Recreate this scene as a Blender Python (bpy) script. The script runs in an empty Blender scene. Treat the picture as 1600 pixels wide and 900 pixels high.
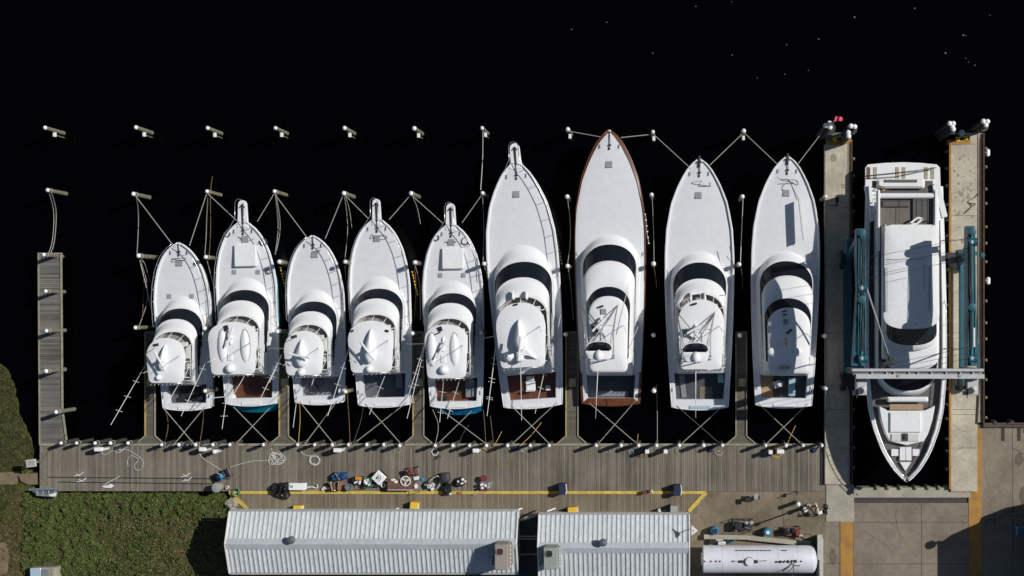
import bpy, bmesh, math, random
from math import sin, cos, pi, radians, sqrt, atan2
from mathutils import Vector, Matrix
random.seed(7)
S = bpy.context.scene
COL = S.collection
# ------------------------------------------------------------------ camera, sky, sun, exposure
H = 100.0            # drone height in metres
SC = 0.05            # metres per photograph pixel at water level
NX, NY = 1050, 490   # the point straight below the drone
def P(px, py, z=0.0):
    k = SC * (1 - z / H)
    return ((px - NX) * k, (NY - py) * k, z)
cam = bpy.data.cameras.new('camera'); co = bpy.data.objects.new('camera', cam); COL.objects.link(co)
co.location = (0, 0, H); co.rotation_euler = (0, 0, 0)
cam.sensor_width = 36; cam.lens = 36 * H / (1600 * SC)
cam.shift_x = (800 - NX) / 1600; cam.shift_y = (NY - 450) / 1600
cam.clip_start = 1; cam.clip_end = 5000
S.camera = co
SUN_EL = radians(43); SUN_AZ = atan2(0.94, 0.34)     # from +Y towards +X
W = bpy.data.worlds.new('World'); S.world = W; W.use_nodes = True
nt = W.node_tree
sky = nt.nodes.new('ShaderNodeTexSky'); sky.sky_type = 'NISHITA'; sky.sun_disc = False
sky.ozone_density = 3.5; sky.air_density = 1.3; sky.sun_elevation = SUN_EL; sky.sun_rotation = SUN_AZ
nt.links.new(sky.outputs[0], nt.nodes['Background'].inputs[0])
nt.nodes['Background'].inputs[1].default_value = 0.05
sl = bpy.data.lights.new('sun', 'SUN'); so = bpy.data.objects.new('sun', sl); COL.objects.link(so)
sl.energy = 5.0; sl.angle = radians(0.5); sl.color = (1.0, 0.965, 0.905)
sd = Vector((sin(SUN_AZ) * cos(SUN_EL), cos(SUN_AZ) * cos(SUN_EL), sin(SUN_EL)))
so.rotation_euler = sd.to_track_quat('Z', 'Y').to_euler(); so.location = sd * 150
S.view_settings.view_transform = 'Standard'; S.view_settings.look = 'None'
S.view_settings.exposure = -0.40; S.view_settings.gamma = 1.0; S.view_settings.use_curve_mapping = False
S.render.resolution_x = 1024; S.render.resolution_y = 576

# ------------------------------------------------------------------ materials
MATS = {}
def mat(name, col, rough=0.6, metal=0.0, var=0.0, scale=3.0, bump=0.0, bscale=20.0, col2=None, world=False, spec=0.5, coat=0.0, detail=5, stretch=None):
    if name in MATS: return MATS[name]
    m = bpy.data.materials.new(name); m.use_nodes = True; n = m.node_tree; b = n.nodes['Principled BSDF']
    b.inputs['Base Color'].default_value = (*col, 1); b.inputs['Roughness'].default_value = rough
    b.inputs['Metallic'].default_value = metal; b.inputs['Specular IOR Level'].default_value = spec
    b.inputs['Coat Weight'].default_value = coat
    src = None
    if var > 0 or bump > 0:
        if world:
            g = n.nodes.new('ShaderNodeNewGeometry'); src = g.outputs['Position']
        else:
            t = n.nodes.new('ShaderNodeTexCoord'); src = t.outputs['Object']
        if stretch:
            mp = n.nodes.new('ShaderNodeMapping'); mp.inputs['Scale'].default_value = stretch
            n.links.new(src, mp.inputs[0]); src = mp.outputs[0]
    if var > 0:
        t = n.nodes.new('ShaderNodeTexNoise'); t.inputs['Scale'].default_value = scale; t.inputs['Detail'].default_value = detail
        t.inputs['Roughness'].default_value = 0.65
        n.links.new(src, t.inputs['Vector'])
        r = n.nodes.new('ShaderNodeValToRGB'); r.color_ramp.elements[0].position = 0.3; r.color_ramp.elements[1].position = 0.7
        lo = col2 if col2 else tuple(c * (1 - var) for c in col)
        r.color_ramp.elements[0].color = (*lo, 1)
        r.color_ramp.elements[1].color = (*(tuple(min(1, c * (1 + var * 0.4)) for c in col) if not col2 else col), 1)
        n.links.new(t.outputs['Fac'], r.inputs[0]); n.links.new(r.outputs[0], b.inputs['Base Color'])
        if world:      # finer grime on top of the broad blotches
            t3 = n.nodes.new('ShaderNodeTexNoise'); t3.inputs['Scale'].default_value = scale * 7; t3.inputs['Detail'].default_value = 6; t3.inputs['Roughness'].default_value = .8; n.links.new(src, t3.inputs['Vector'])
            r3 = n.nodes.new('ShaderNodeValToRGB'); r3.color_ramp.elements[0].position = .34; r3.color_ramp.elements[0].color = (.84, .82, .79, 1); r3.color_ramp.elements[1].position = .56; r3.color_ramp.elements[1].color = (1.1, 1.09, 1.06, 1); n.links.new(t3.outputs['Fac'], r3.inputs[0])
            m3 = n.nodes.new('ShaderNodeMix'); m3.data_type = 'RGBA'; m3.blend_type = 'MULTIPLY'; m3.inputs[0].default_value = 1; n.links.new(r.outputs[0], m3.inputs[6]); n.links.new(r3.outputs[0], m3.inputs[7]); n.links.new(m3.outputs[2], b.inputs['Base Color'])
    if bump > 0:
        t2 = n.nodes.new('ShaderNodeTexNoise'); t2.inputs['Scale'].default_value = bscale; t2.inputs['Detail'].default_value = 4
        n.links.new(src, t2.inputs['Vector'])
        bp = n.nodes.new('ShaderNodeBump'); bp.inputs['Strength'].default_value = bump; bp.inputs['Distance'].default_value = 0.05
        n.links.new(t2.outputs['Fac'], bp.inputs['Height']); n.links.new(bp.outputs[0], b.inputs['Normal'])
    MATS[name] = m
    return m

def plank_mat(name, col, axis, pitch, var=0.35):
    """weathered planks: every plank its own tint, grain along it, blotchy wear"""
    if name in MATS: return MATS[name]
    m = bpy.data.materials.new(name); m.use_nodes = True; n = m.node_tree; b = n.nodes['Principled BSDF']; L = n.links.new
    g = n.nodes.new('ShaderNodeNewGeometry'); sp = n.nodes.new('ShaderNodeSeparateXYZ'); L(g.outputs['Position'], sp.inputs[0])
    d = n.nodes.new('ShaderNodeMath'); d.operation = 'DIVIDE'; d.inputs[1].default_value = pitch; L(sp.outputs[axis], d.inputs[0])
    f = n.nodes.new('ShaderNodeMath'); f.operation = 'FLOOR'; L(d.outputs[0], f.inputs[0])
    wn = n.nodes.new('ShaderNodeTexWhiteNoise'); wn.noise_dimensions = '1D'; L(f.outputs[0], wn.inputs['W'])
    mp = n.nodes.new('ShaderNodeMapping'); mp.inputs['Scale'].default_value = (14, 0.7, 1) if axis == 0 else (0.7, 14, 1); L(g.outputs['Position'], mp.inputs[0])
    gr = n.nodes.new('ShaderNodeTexNoise'); gr.inputs['Scale'].default_value = 1.0; gr.inputs['Detail'].default_value = 5; L(mp.outputs[0], gr.inputs[0])
    bl = n.nodes.new('ShaderNodeTexNoise'); bl.inputs['Scale'].default_value = 0.35; bl.inputs['Detail'].default_value = 6; L(g.outputs['Position'], bl.inputs[0])
    a1 = n.nodes.new('ShaderNodeMath'); a1.operation = 'MULTIPLY_ADD'; a1.inputs[1].default_value = 0.34; a1.inputs[2].default_value = 0.0; L(wn.outputs['Value'], a1.inputs[0])
    a2 = n.nodes.new('ShaderNodeMath'); a2.operation = 'MULTIPLY_ADD'; a2.inputs[1].default_value = 0.5; L(gr.outputs['Fac'], a2.inputs[0]); L(a1.outputs[0], a2.inputs[2])
    a3 = n.nodes.new('ShaderNodeMath'); a3.operation = 'MULTIPLY_ADD'; a3.inputs[1].default_value = 0.6; L(bl.outputs['Fac'], a3.inputs[0]); L(a2.outputs[0], a3.inputs[2])
    r = n.nodes.new('ShaderNodeValToRGB'); r.color_ramp.elements[0].position = 0.35; r.color_ramp.elements[1].position = 1.05
    r.color_ramp.elements[0].color = (*(c * (1 - var) for c in col), 1); r.color_ramp.elements[1].color = (*(c * (1 + var) for c in col), 1)
    L(a3.outputs[0], r.inputs[0]); L(r.outputs[0], b.inputs['Base Color']); b.inputs['Roughness'].default_value = 0.85
    b.inputs['Specular IOR Level'].default_value = 0.2
    MATS[name] = m
    return m

GEL = mat('gelcoat', (0.78, 0.79, 0.805), 0.42, var=0.05, scale=1.2, spec=0.4)
GEL2 = mat('gelcoat_deck', (0.71, 0.73, 0.76), 0.6, var=0.06, scale=2.0, bump=0.1, bscale=60, spec=0.35)
CANVAS = mat('white_canvas', (0.78, 0.79, 0.80), 0.8, var=0.05, scale=3, bump=0.5, bscale=2.5)
MASK = mat('dark_windshield', (0.008, 0.011, 0.018), 0.2, spec=0.18)
SOFTG = mat('smoked_glass', (0.02, 0.025, 0.03), 0.1)
GRAYH = mat('hatch_grey', (0.27, 0.29, 0.32), 0.4)
STEEL = mat('stainless', (0.62, 0.62, 0.62), 0.28, metal=0.85)
ALU = mat('white_tube', (0.72, 0.72, 0.72), 0.4)
DKMETAL = mat('dark_metal', (0.035, 0.035, 0.038), 0.5)
TEAK = mat('teak', (0.125, 0.042, 0.02), 0.5, var=0.35, scale=2.0, stretch=(12, 1, 1))
VARN = mat('varnished_teak', (0.15, 0.05, 0.022), 0.3, var=0.3, scale=3)
SOLEG = mat('grey_sole', (0.20, 0.215, 0.24), 0.7, var=0.12, scale=2)
SOLED = mat('dark_sole', (0.055, 0.062, 0.075), 0.7, var=0.3, scale=2)
UPH = mat('vinyl', (0.62, 0.62, 0.60), 0.6, var=0.05)
BRIDGEF = mat('bridge_floor', (0.30, 0.29, 0.27), 0.7, var=0.25, scale=4)
TURQ = mat('turquoise_hull', (0.02, 0.42, 0.58), 0.3, var=0.1)
ICE = mat('pale_blue_hull', (0.38, 0.52, 0.60), 0.3)
BLK = mat('black_plastic', (0.018, 0.019, 0.022), 0.6, var=0.3, scale=6)
BLACKBAG = mat('black_bag', (0.02, 0.021, 0.024), 0.35, var=0.4, scale=5, bump=0.9, bscale=5)
BLUE = mat('blue_tarp', (0.02, 0.09, 0.26), 0.6, var=0.4, scale=4, bump=0.9, bscale=4)
NAVY = mat('navy', (0.012, 0.022, 0.07), 0.6, var=0.3)
SKYB = mat('sky_blue', (0.03, 0.22, 0.40), 0.5, var=0.2)
RED = mat('faded_red', (0.24, 0.03, 0.03), 0.6, var=0.3)
PINK = mat('pink_flag', (0.75, 0.09, 0.16), 0.7, var=0.2)
ORNG = mat('orange', (0.50, 0.13, 0.02), 0.6, var=0.2)
YEL = mat('yellow_paint', (0.60, 0.45, 0.09), 0.7, var=0.35, scale=2.2, world=True)
YELD = mat('yellow_worn', (0.45, 0.235, 0.04), 0.8, var=0.32, col2=(0.27, 0.15, 0.05), scale=1.1, world=True, bump=0.2)
YELP = mat('yellow_plastic', (0.72, 0.42, 0.02), 0.5, var=0.15)
GRN = mat('green_plastic', (0.03, 0.22, 0.10), 0.5, var=0.2)
WHT = mat('white_plastic', (0.78, 0.78, 0.77), 0.5, var=0.08, scale=5)
GREY = mat('grey_paint', (0.36, 0.36, 0.35), 0.6, var=0.2, scale=3)
TAN = mat('tan_board', (0.40, 0.28, 0.17), 0.7, var=0.2, scale=3)
RBROWN = mat('red_brown_wood', (0.17, 0.085, 0.06), 0.7, var=0.4, scale=6)
RUST = mat('rusty_timber', (0.10, 0.05, 0.022), 0.8, var=0.5, scale=2, world=True)
PILE = mat('piling_timber', (0.22, 0.205, 0.145), 0.85, var=0.35, scale=2.5, stretch=(6, 6, 0.8))
PILED = mat('dark_piling_timber', (0.06, 0.055, 0.05), 0.85, var=0.4, scale=2.5, stretch=(6, 6, 0.8))
CAP = mat('white_cap', (0.86, 0.86, 0.86), 0.4)
ROPE = mat('pale_rope', (0.36, 0.34, 0.29), 0.85, var=0.25, scale=8)
ROPEW = mat('white_rope', (0.62, 0.61, 0.58), 0.85, var=0.2, scale=8)
ROPEB = mat('brown_rope', (0.20, 0.12, 0.065), 0.85, var=0.3, scale=8)
ROPEY = mat('yellow_rope', (0.55, 0.36, 0.07), 0.8, var=0.25, scale=8)
ROPED = mat('dark_rope', (0.07, 0.07, 0.075), 0.85, var=0.3, scale=8)
CONC = mat('pier_concrete', (0.475, 0.44, 0.355), 0.85, var=0.3, scale=0.55, world=True, bump=0.2, detail=9)
CONC2 = mat('slab_concrete', (0.37, 0.35, 0.29), 0.85, var=0.25, scale=0.8, world=True, detail=9)
PAVE = mat('yard_pavement', (0.235, 0.200, 0.156), 0.9, var=0.3, scale=0.35, world=True, detail=10)
PAVE2 = mat('sandy_pavement', (0.205, 0.168, 0.119), 0.9, var=0.4, scale=0.45, world=True, detail=10)
PAVED = mat('service_yard_asphalt', (0.045, 0.05, 0.055), 0.9, var=0.35, scale=0.6, world=True)
TEAL = mat('teal_paint', (0.010, 0.10, 0.14), 0.5, var=0.3, scale=1.2)
LIFTW = mat('lift_grey_white', (0.50, 0.51, 0.52), 0.5, var=0.15, scale=2)
RUBBER = mat('rubber', (0.02, 0.02, 0.021), 0.8)
DECKG = mat('grey_deck_covering', (0.115, 0.108, 0.102), 0.8, var=0.15, scale=1.5)
ROOFM = mat('metal_roofing', (0.56, 0.60, 0.635), 0.5, var=0.10, scale=0.7, world=True, detail=8, stretch=(1.0, 0.35, 1))
ROOFR = mat('ridge_metal', (0.44, 0.49, 0.54), 0.5, var=0.12, scale=0.9, world=True)
WALLM = mat('shed_wall', (0.45, 0.45, 0.43), 0.7, var=0.1)
PLANKV = plank_mat('dock_planks_v', (0.172, 0.152, 0.124), 0, 0.15, 0.56)
PLANKH = plank_mat('dock_planks_h', (0.158, 0.152, 0.138), 1, 0.15, 0.56)
PLANKHB = plank_mat('finger_planks', (0.125, 0.112, 0.09), 1, 0.15, 0.35)
TRIM = mat('edge_timber', (0.30, 0.285, 0.22), 0.85, var=0.3, scale=2, world=True)
TRIMY = mat('edge_timber_yellow', (0.42, 0.33, 0.12), 0.85, var=0.3, scale=2, world=True)
SAND = mat('sand', (0.20, 0.155, 0.10), 0.95, var=0.35, scale=1.2, world=True)

# ------------------------------------------------------------------ helpers
class MB:
    def __init__(s): s.v = []; s.f = []
    def add(s, vs, fs):
        o = len(s.v); s.v += [tuple(v) for v in vs]; s.f += [tuple(i + o for i in f) for f in fs]; return s
    def box(s, c, d, rz=0.0, bev=0.0, tilt=None):
        x, y, z = d[0] / 2, d[1] / 2, d[2] / 2
        if bev > 0:
            bev = min(bev, x * .9, y * .9, z * .9)
            rings = []
            for (zz, i) in ((-z, bev), (-z + bev, 0), (z - bev, 0), (z, bev)):
                a, b = x - i, y - i; q = bev * 0.7
                rings.append([(-a + q, -b, zz), (a - q, -b, zz), (a, -b + q, zz), (a, b - q, zz), (a - q, b, zz), (-a + q, b, zz), (-a, b - q, zz), (-a, -b + q, zz)])
            vs = [p for r in rings for p in r]; fs = []
            for k in range(3):
                for j in range(8):
                    fs.append((k * 8 + j, k * 8 + (j + 1) % 8, k * 8 + 8 + (j + 1) % 8, k * 8 + 8 + j))
            fs.append(tuple(range(7, -1, -1))); fs.append(tuple(range(24, 32)))
        else:
            vs = [(-x, -y, -z), (x, -y, -z), (x, y, -z), (-x, y, -z), (-x, -y, z), (x, -y, z), (x, y, z), (-x, y, z)]
            fs = [(3, 2, 1, 0), (4, 5, 6, 7), (0, 1, 5, 4), (1, 2, 6, 5), (2, 3, 7, 6), (3, 0, 4, 7)]
        M = Matrix.Translation(c) @ Matrix.Rotation(rz, 4, 'Z')
        if tilt: M = M @ tilt
        return s.add([M @ Vector(v) for v in vs], fs)
    def beam(s, a, b, w, h):
        """rectangular beam from a to b"""
        a = Vector(a); b = Vector(b); d = (b - a); L = d.length; d.normalize()
        up = Vector((0, 0, 1)) if abs(d.z) < 0.95 else Vector((0, 1, 0))
        r = d.cross(up).normalized(); u = r.cross(d)
        vs = []
        for p in (a, b):
            for (i, j) in ((-1, -1), (1, -1), (1, 1), (-1, 1)):
                vs.append(p + r * i * w / 2 + u * j * h / 2)
        return s.add(vs, [(3, 2, 1, 0), (4, 5, 6, 7), (0, 1, 5, 4), (1, 2, 6, 5), (2, 3, 7, 6), (3, 0, 4, 7)])
    def tube(s, pts, r, n=6, r2=None):
        pts = [Vector(p) for p in pts]; rings = []
        for i, p in enumerate(pts):
            d = (pts[min(i + 1, len(pts) - 1)] - pts[max(i - 1, 0)])
            if d.length < 1e-6: d = Vector((0, 0, 1))
            d.normalize(); up = Vector((0, 0, 1)) if abs(d.z) < 0.9 else Vector((1, 0, 0))
            a = d.cross(up).normalized(); b = a.cross(d)
            rr = r if r2 is None else r + (r2 - r) * i / (len(pts) - 1)
            rings.append([p + (a * cos(2 * pi * k / n) + b * sin(2 * pi * k / n)) * rr for k in range(n)])
        vs = [p for q in rings for p in q]; fs = []
        for i in range(len(rings) - 1):
            for k in range(n):
                fs.append((i * n + k, i * n + (k + 1) % n, (i + 1) * n + (k + 1) % n, (i + 1) * n + k))
        fs.append(tuple(range(n - 1, -1, -1))); fs.append(tuple(range((len(rings) - 1) * n, len(rings) * n)))
        return s.add(vs, fs)
    def lathe(s, c, prof, n=16, sx=1, sy=1, axis='z', rz=0):
        vs = []; fs = []
        for (r, z) in prof:
            for k in range(n):
                a = 2 * pi * k / n; v = Vector((r * cos(a) * sx, r * sin(a) * sy, z))
                if axis == 'x': v = Vector((v.z, v.x, v.y))
                if axis == 'y': v = Vector((v.x, v.z, v.y))
                if rz: v = Matrix.Rotation(rz, 3, 'Z') @ v
                vs.append(v + Vector(c))
        m = len(prof)
        for i in range(m - 1):
            for k in range(n):
                fs.append((i * n + k, i * n + (k + 1) % n, (i + 1) * n + (k + 1) % n, (i + 1) * n + k))
        fs.append(tuple(range(n - 1, -1, -1))); fs.append(tuple(range((m - 1) * n, m * n)))
        return s.add(vs, fs)
    def loft(s, rings, cap=True, cap0=False, keep=None):
        n = len(rings[0]); vs = [p for r in rings for p in r]; fs = []
        for i in range(len(rings) - 1):
            for k in range(n):
                f = (i * n + k, i * n + (k + 1) % n, (i + 1) * n + (k + 1) % n, (i + 1) * n + k)
                if keep:
                    cy = sum(vs[j][1] for j in f) / 4
                    if not keep(cy, (i + .5) / (len(rings) - 1)): continue
                fs.append(f)
        if cap: fs.append(tuple(range((len(rings) - 1) * n, len(rings) * n)))
        if cap0: fs.append(tuple(range(n - 1, -1, -1)))
        return s.add(vs, fs)
    def prism(s, poly, z0, z1):
        n = len(poly)
        a = sum(poly[i][0] * poly[(i + 1) % n][1] - poly[(i + 1) % n][0] * poly[i][1] for i in range(n))
        if a < 0: poly = poly[::-1]
        return s.loft([[(x, y, z0) for x, y in poly], [(x, y, z1) for x, y in poly]], True, True)
    def grid(s, rows):
        m = len(rows[0]); vs = [p for r in rows for p in r]; fs = []
        for i in range(len(rows) - 1):
            for k in range(m - 1):
                fs.append((i * m + k, i * m + k + 1, (i + 1) * m + k + 1, (i + 1) * m + k))
        return s.add(vs, fs)
    def build(s, name, material, parent=None, smooth=False, loc=None, shift=None, fix=True):
        used = sorted({i for f in s.f for i in f})
        if len(used) < len(s.v):
            mp_ = {a: k for k, a in enumerate(used)}; s.v = [s.v[a] for a in used]; s.f = [tuple(mp_[i] for i in f) for f in s.f]
        me = bpy.data.meshes.new(name)
        off = Vector(shift) if shift else Vector((0, 0, 0))
        me.from_pydata([tuple(Vector(v) - off) for v in s.v], [], s.f); me.validate()
        if fix:
            bm = bmesh.new(); bm.from_mesh(me); bmesh.ops.recalc_face_normals(bm, faces=bm.faces); bm.to_mesh(me); bm.free()
        me.materials.append(material)
        if smooth: me.shade_smooth() if smooth is True else me.shade_smooth()
        o = bpy.data.objects.new(name, me); COL.objects.link(o)
        if smooth == 'auto':
            try: me.set_sharp_from_angle(angle=radians(35))
            except Exception: pass
        if parent: o.parent = parent
        if loc: o.location = loc
        return o

def tag(o, label, cat=None, group=None, kind=None):
    if label: o['label'] = label
    if cat: o['category'] = cat
    if group: o['group'] = group
    if kind: o['kind'] = kind
    return o
def empty(name, loc, label, cat, group=None, rz=0.0):
    o = bpy.data.objects.new(name, None); COL.objects.link(o); o.location = loc; o.rotation_euler = (0, 0, rz)
    o.empty_display_size = 0.3
    return tag(o, label, cat, group)
KIDS = {}
def copy_tree(o, label, loc, rz=None, group=None):
    kids = [c for c in list(bpy.data.objects) if c.parent == o] if o.name not in KIDS else KIDS[o.name]
    KIDS[o.name] = kids
    c = o.copy(); COL.objects.link(c); c.location = loc
    if rz is not None: c.rotation_euler = (0, 0, rz)
    c['label'] = label
    if group: c['group'] = group
    for k in kids:
        d = k.copy(); COL.objects.link(d); d.parent = c
        if k.name not in KIDS: KIDS[k.name] = [q for q in list(bpy.data.objects) if q.parent == k]
        for q in KIDS[k.name]:
            e = q.copy(); COL.objects.link(e); e.parent = d
    return c
def single(mb, name, material, label, cat, group=None, kind=None, smooth=False, base=None):
    """one-mesh thing with its origin at its base"""
    if base is None:
        xs = [v[0] for v in mb.v]; ys = [v[1] for v in mb.v]; zs = [v[2] for v in mb.v]
        base = ((min(xs) + max(xs)) / 2, (min(ys) + max(ys)) / 2, min(zs))
    o = mb.build(name, material, smooth=smooth, shift=base, loc=base)
    return tag(o, label, cat, group, kind)
def struct(mb, name, material, smooth=False, fix=True):
    return tag(mb.build(name, material, smooth=smooth, fix=fix), None, kind='structure')
ORD = ['zeroth', 'first', 'second', 'third', 'fourth', 'fifth', 'sixth', 'seventh', 'eighth', 'ninth', 'tenth', 'eleventh', 'twelfth', 'thirteenth', 'fourteenth', 'fifteenth', 'sixteenth', 'seventeenth', 'eighteenth', 'nineteenth', 'twentieth']
def ordn(i):
    if i <= 20: return ORD[i]
    t = {2: 'twenty', 3: 'thirty', 4: 'forty'}[i // 10]
    return {30: 'thirtieth', 40: 'fortieth'}.get(i, t + ' ' + ORD[i % 10])
def cr(pts, n=6):
    """Catmull-Rom through points"""
    pts = [Vector(p) for p in pts]; out = []
    q = [pts[0] * 2 - pts[1]] + pts + [pts[-1] * 2 - pts[-2]]
    for i in range(1, len(q) - 2):
        for k in range(n):
            t = k / n; a, b, c, d = q[i - 1], q[i], q[i + 1], q[i + 2]
            out.append(0.5 * ((2 * b) + (c - a) * t + (2 * a - 5 * b + 4 * c - d) * t * t + (3 * b - a - 3 * c + d) * t ** 3))
    out.append(pts[-1]); return out
def ppoly(pts, z): return [P(x, y, z)[:2] for x, y in pts]

# ------------------------------------------------------------------ water
wm = bpy.data.materials.new('water'); wm.use_nodes = True; n = wm.node_tree; b = n.nodes['Principled BSDF']
b.inputs['Base Color'].default_value = (0.0007, 0.0008, 0.0011, 1); b.inputs['Roughness'].default_value = 0.12; b.inputs['Specular IOR Level'].default_value = 0.1; b.inputs['IOR'].default_value = 1.33
g = n.nodes.new('ShaderNodeNewGeometry'); t = n.nodes.new('ShaderNodeTexNoise'); t.inputs['Scale'].default_value = 1.2; t.inputs['Detail'].default_value = 4
n.links.new(g.outputs['Position'], t.inputs[0]); bp = n.nodes.new('ShaderNodeBump'); bp.inputs['Strength'].default_value = 0.12; bp.inputs['Distance'].default_value = 0.1
n.links.new(t.outputs['Fac'], bp.inputs['Height']); n.links.new(bp.outputs[0], b.inputs['Normal'])
struct(MB().add([(-1500, -1500, 0), (1500, -1500, 0), (1500, 1500, 0), (-1500, 1500, 0)], [(0, 1, 2, 3)]), 'water', wm)

# ------------------------------------------------------------------ land: grass bank to the lower left
EDGE = [(540, -60), (573, 0), (600, 16), (644, 24), (673, 36), (702, 49), (716, 49), (728, 40), (740, 30)]
def edge_x(y):
    if y <= EDGE[0][0]: return EDGE[0][1] - (EDGE[0][0] - y) * 2
    for (a, xa), (b_, xb) in zip(EDGE, EDGE[1:]):
        if y <= b_: return xa + (xb - xa) * (y - a) / (b_ - a)
    return EDGE[-1][1]
from mathutils import noise as mnoise
def land_d(px, py):
    d1 = min(edge_x(py) - px, (py - 540) * 1.5) if py < 742 else -50
    d2 = min(py - 736, 62 - px)
    d3 = min(py - 760, 1285 - px)
    return max(d1, d2, d3)
def land_h(px, py):
    d = land_d(px, py); v = Vector((px * .05, py * .05, 0))
    wob = mnoise.noise(v * 0.9) * 3 + mnoise.noise(v * 3) * 1.5
    h = max(-1.2, min(0.72, (d + wob) * 0.03))
    if h > 0: h += 0.12 * mnoise.noise(v * 1.2) + 0.05 * mnoise.noise(v * 5)
    return h
rows = []
for j in range(0, 180):
    py = 480 + j * 2.6 if j < 165 else 909 + (j - 164) ** 2.6 * 12
    row = []
    for i in range(0, 190):
        px = 372 - i * 2.4 if i < 172 else -40 - (i - 171) ** 2.3 * 12
        h = land_h(px, py) if j < 165 and i < 172 else (0.6 if land_d(px, py) > 0 else -1.2)
        q = P(px, py, 0.7); row.append((q[0], q[1], h))
    rows.append(row)
gm = bpy.data.materials.new('grass_ground'); gm.use_nodes = True; n = gm.node_tree; b = n.nodes['Principled BSDF']; L = n.links.new
g = n.nodes.new('ShaderNodeNewGeometry')
t1 = n.nodes.new('ShaderNodeTexNoise'); t1.inputs['Scale'].default_value = 0.28; t1.inputs['Detail'].default_value = 3; L(g.outputs['Position'], t1.inputs[0])
t2 = n.nodes.new('ShaderNodeTexNoise'); t2.inputs['Scale'].default_value = 3.5; t2.inputs['Detail'].default_value = 8; t2.inputs['Roughness'].default_value = .75; L(g.outputs['Position'], t2.inputs[0])
r1 = n.nodes.new('ShaderNodeValToRGB'); e = r1.color_ramp.elements; e[0].position = .4; e[0].color = (0.045, 0.058, 0.016, 1); e[1].position = .62; e[1].color = (0.095, 0.075, 0.036, 1); L(t1.outputs['Fac'], r1.inputs[0])
r2 = n.nodes.new('ShaderNodeValToRGB'); e = r2.color_ramp.elements; e[0].position = .3; e[0].color = (0.45, 0.45, 0.4, 1); e[1].position = .75; e[1].color = (1.7, 1.7, 1.5, 1); L(t2.outputs['Fac'], r2.inputs[0])
mx = n.nodes.new('ShaderNodeMix'); mx.data_type = 'RGBA'; mx.blend_type = 'MULTIPLY'; mx.inputs[0].default_value = 1; L(r1.outputs[0], mx.inputs[6]); L(r2.outputs[0], mx.inputs[7])
L(mx.outputs[2], b.inputs['Base Color']); b.inputs['Roughness'].default_value = .95; b.inputs['Specular IOR Level'].default_value = .1
bp = n.nodes.new('ShaderNodeBump'); bp.inputs['Strength'].default_value = .8; bp.inputs['Distance'].default_value = .12; L(t2.outputs['Fac'], bp.inputs['Height']); L(bp.outputs[0], b.inputs['Normal'])
struct(MB().grid(rows), 'ground', gm, smooth=True)
# leafy weeds and grass tufts
def leaf_mat(name, c1, c2):
    m = bpy.data.materials.new(name); m.use_nodes = True; n = m.node_tree; b = n.nodes['Principled BSDF']; L = n.links.new
    g = n.nodes.new('ShaderNodeNewGeometry'); r = n.nodes.new('ShaderNodeValToRGB')
    r.color_ramp.elements[0].color = (*c1, 1); r.color_ramp.elements[1].color = (*c2, 1)
    L(g.outputs['Random Per Island'], r.inputs[0]); L(r.outputs[0], b.inputs['Base Color']); b.inputs['Roughness'].default_value = .7; b.inputs['Specular IOR Level'].default_value = .2
    return m
def leaves(name, count, region, size, hmax, material, label, cat, dens):
    mb = MB(); rnd = random.Random(hash(name) % 1000 if False else len(name) * 31 + count)
    k = 0; tries = 0
    while k < count and tries < count * 12:
        tries += 1
        px = rnd.uniform(region[0], region[2]); py = rnd.uniform(region[1], region[3])
        if land_d(px, py) < 2: continue
        if 60 < px < 372 and 700 < py < 766: continue
        v = Vector((px * .05, py * .05, 3.3))
        if rnd.random() > dens(px, py, mnoise.noise(v * .7), mnoise.noise(v * 2.2)): continue
        q = P(px, py, 0.7); clump = 0.5 + 0.5 * mnoise.noise(v * 2.2)
        z = land_h(px, py) + rnd.random() ** 1.5 * hmax * clump + 0.02
        a = rnd.uniform(0, 2 * pi); l = size * rnd.uniform(.5, 1.3); w = l * rnd.uniform(.25, .5)
        dx, dy = cos(a), sin(a); dz = rnd.uniform(-.5, .6)
        c = Vector((q[0], q[1], z)); d = Vector((dx, dy, dz)).normalized(); s_ = Vector((-dy, dx, rnd.uniform(-.4, .4))).normalized()
        mb.add([c - d * l / 2, c + s_ * w / 2, c + d * l / 2 + Vector((0, 0, -.02)), c - s_ * w / 2], [(0, 1, 2, 3)]); k += 1
    return tag(mb.build(name, material, fix=False), label, cat, kind='stuff')
leaves('weeds', 34000, (38, 758, 372, 915), 0.22, 0.5, leaf_mat('weed_leaf', (0.03, 0.05, 0.010), (0.14, 0.175, 0.05)), 'leafy green weeds covering the bank below the long dock', 'weeds',
       lambda x, y, a, b_: max(0.02, min(1, (1.0 if x < 165 + 40 * a else (0.85 if y < 795 + 25 * b_ else 0.09)) * (0.62 + 1.5 * b_ + .4 * a))) * (0 if (y > 806 and x > 315) else 1))
leaves('dry_grass', 16000, (-10, 575, 372, 915), 0.22, 0.18, leaf_mat('grass_blade', (0.04, 0.042, 0.014), (0.17, 0.145, 0.065)), 'short dry grass on the river bank', 'grass',
       lambda x, y, a, b_: max(0.05, min(1, 0.55 + a)))
leaves('marsh_grass', 9000, (-10, 575, 55, 738), 0.26, 0.22, leaf_mat('marsh_blade', (0.022, 0.032, 0.01), (0.085, 0.085, 0.03)), 'dark marsh grass on the spit beside the short pier', 'grass',
       lambda x, y, a, b_: max(0.1, min(1, 0.6 + a + b_)))
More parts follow.
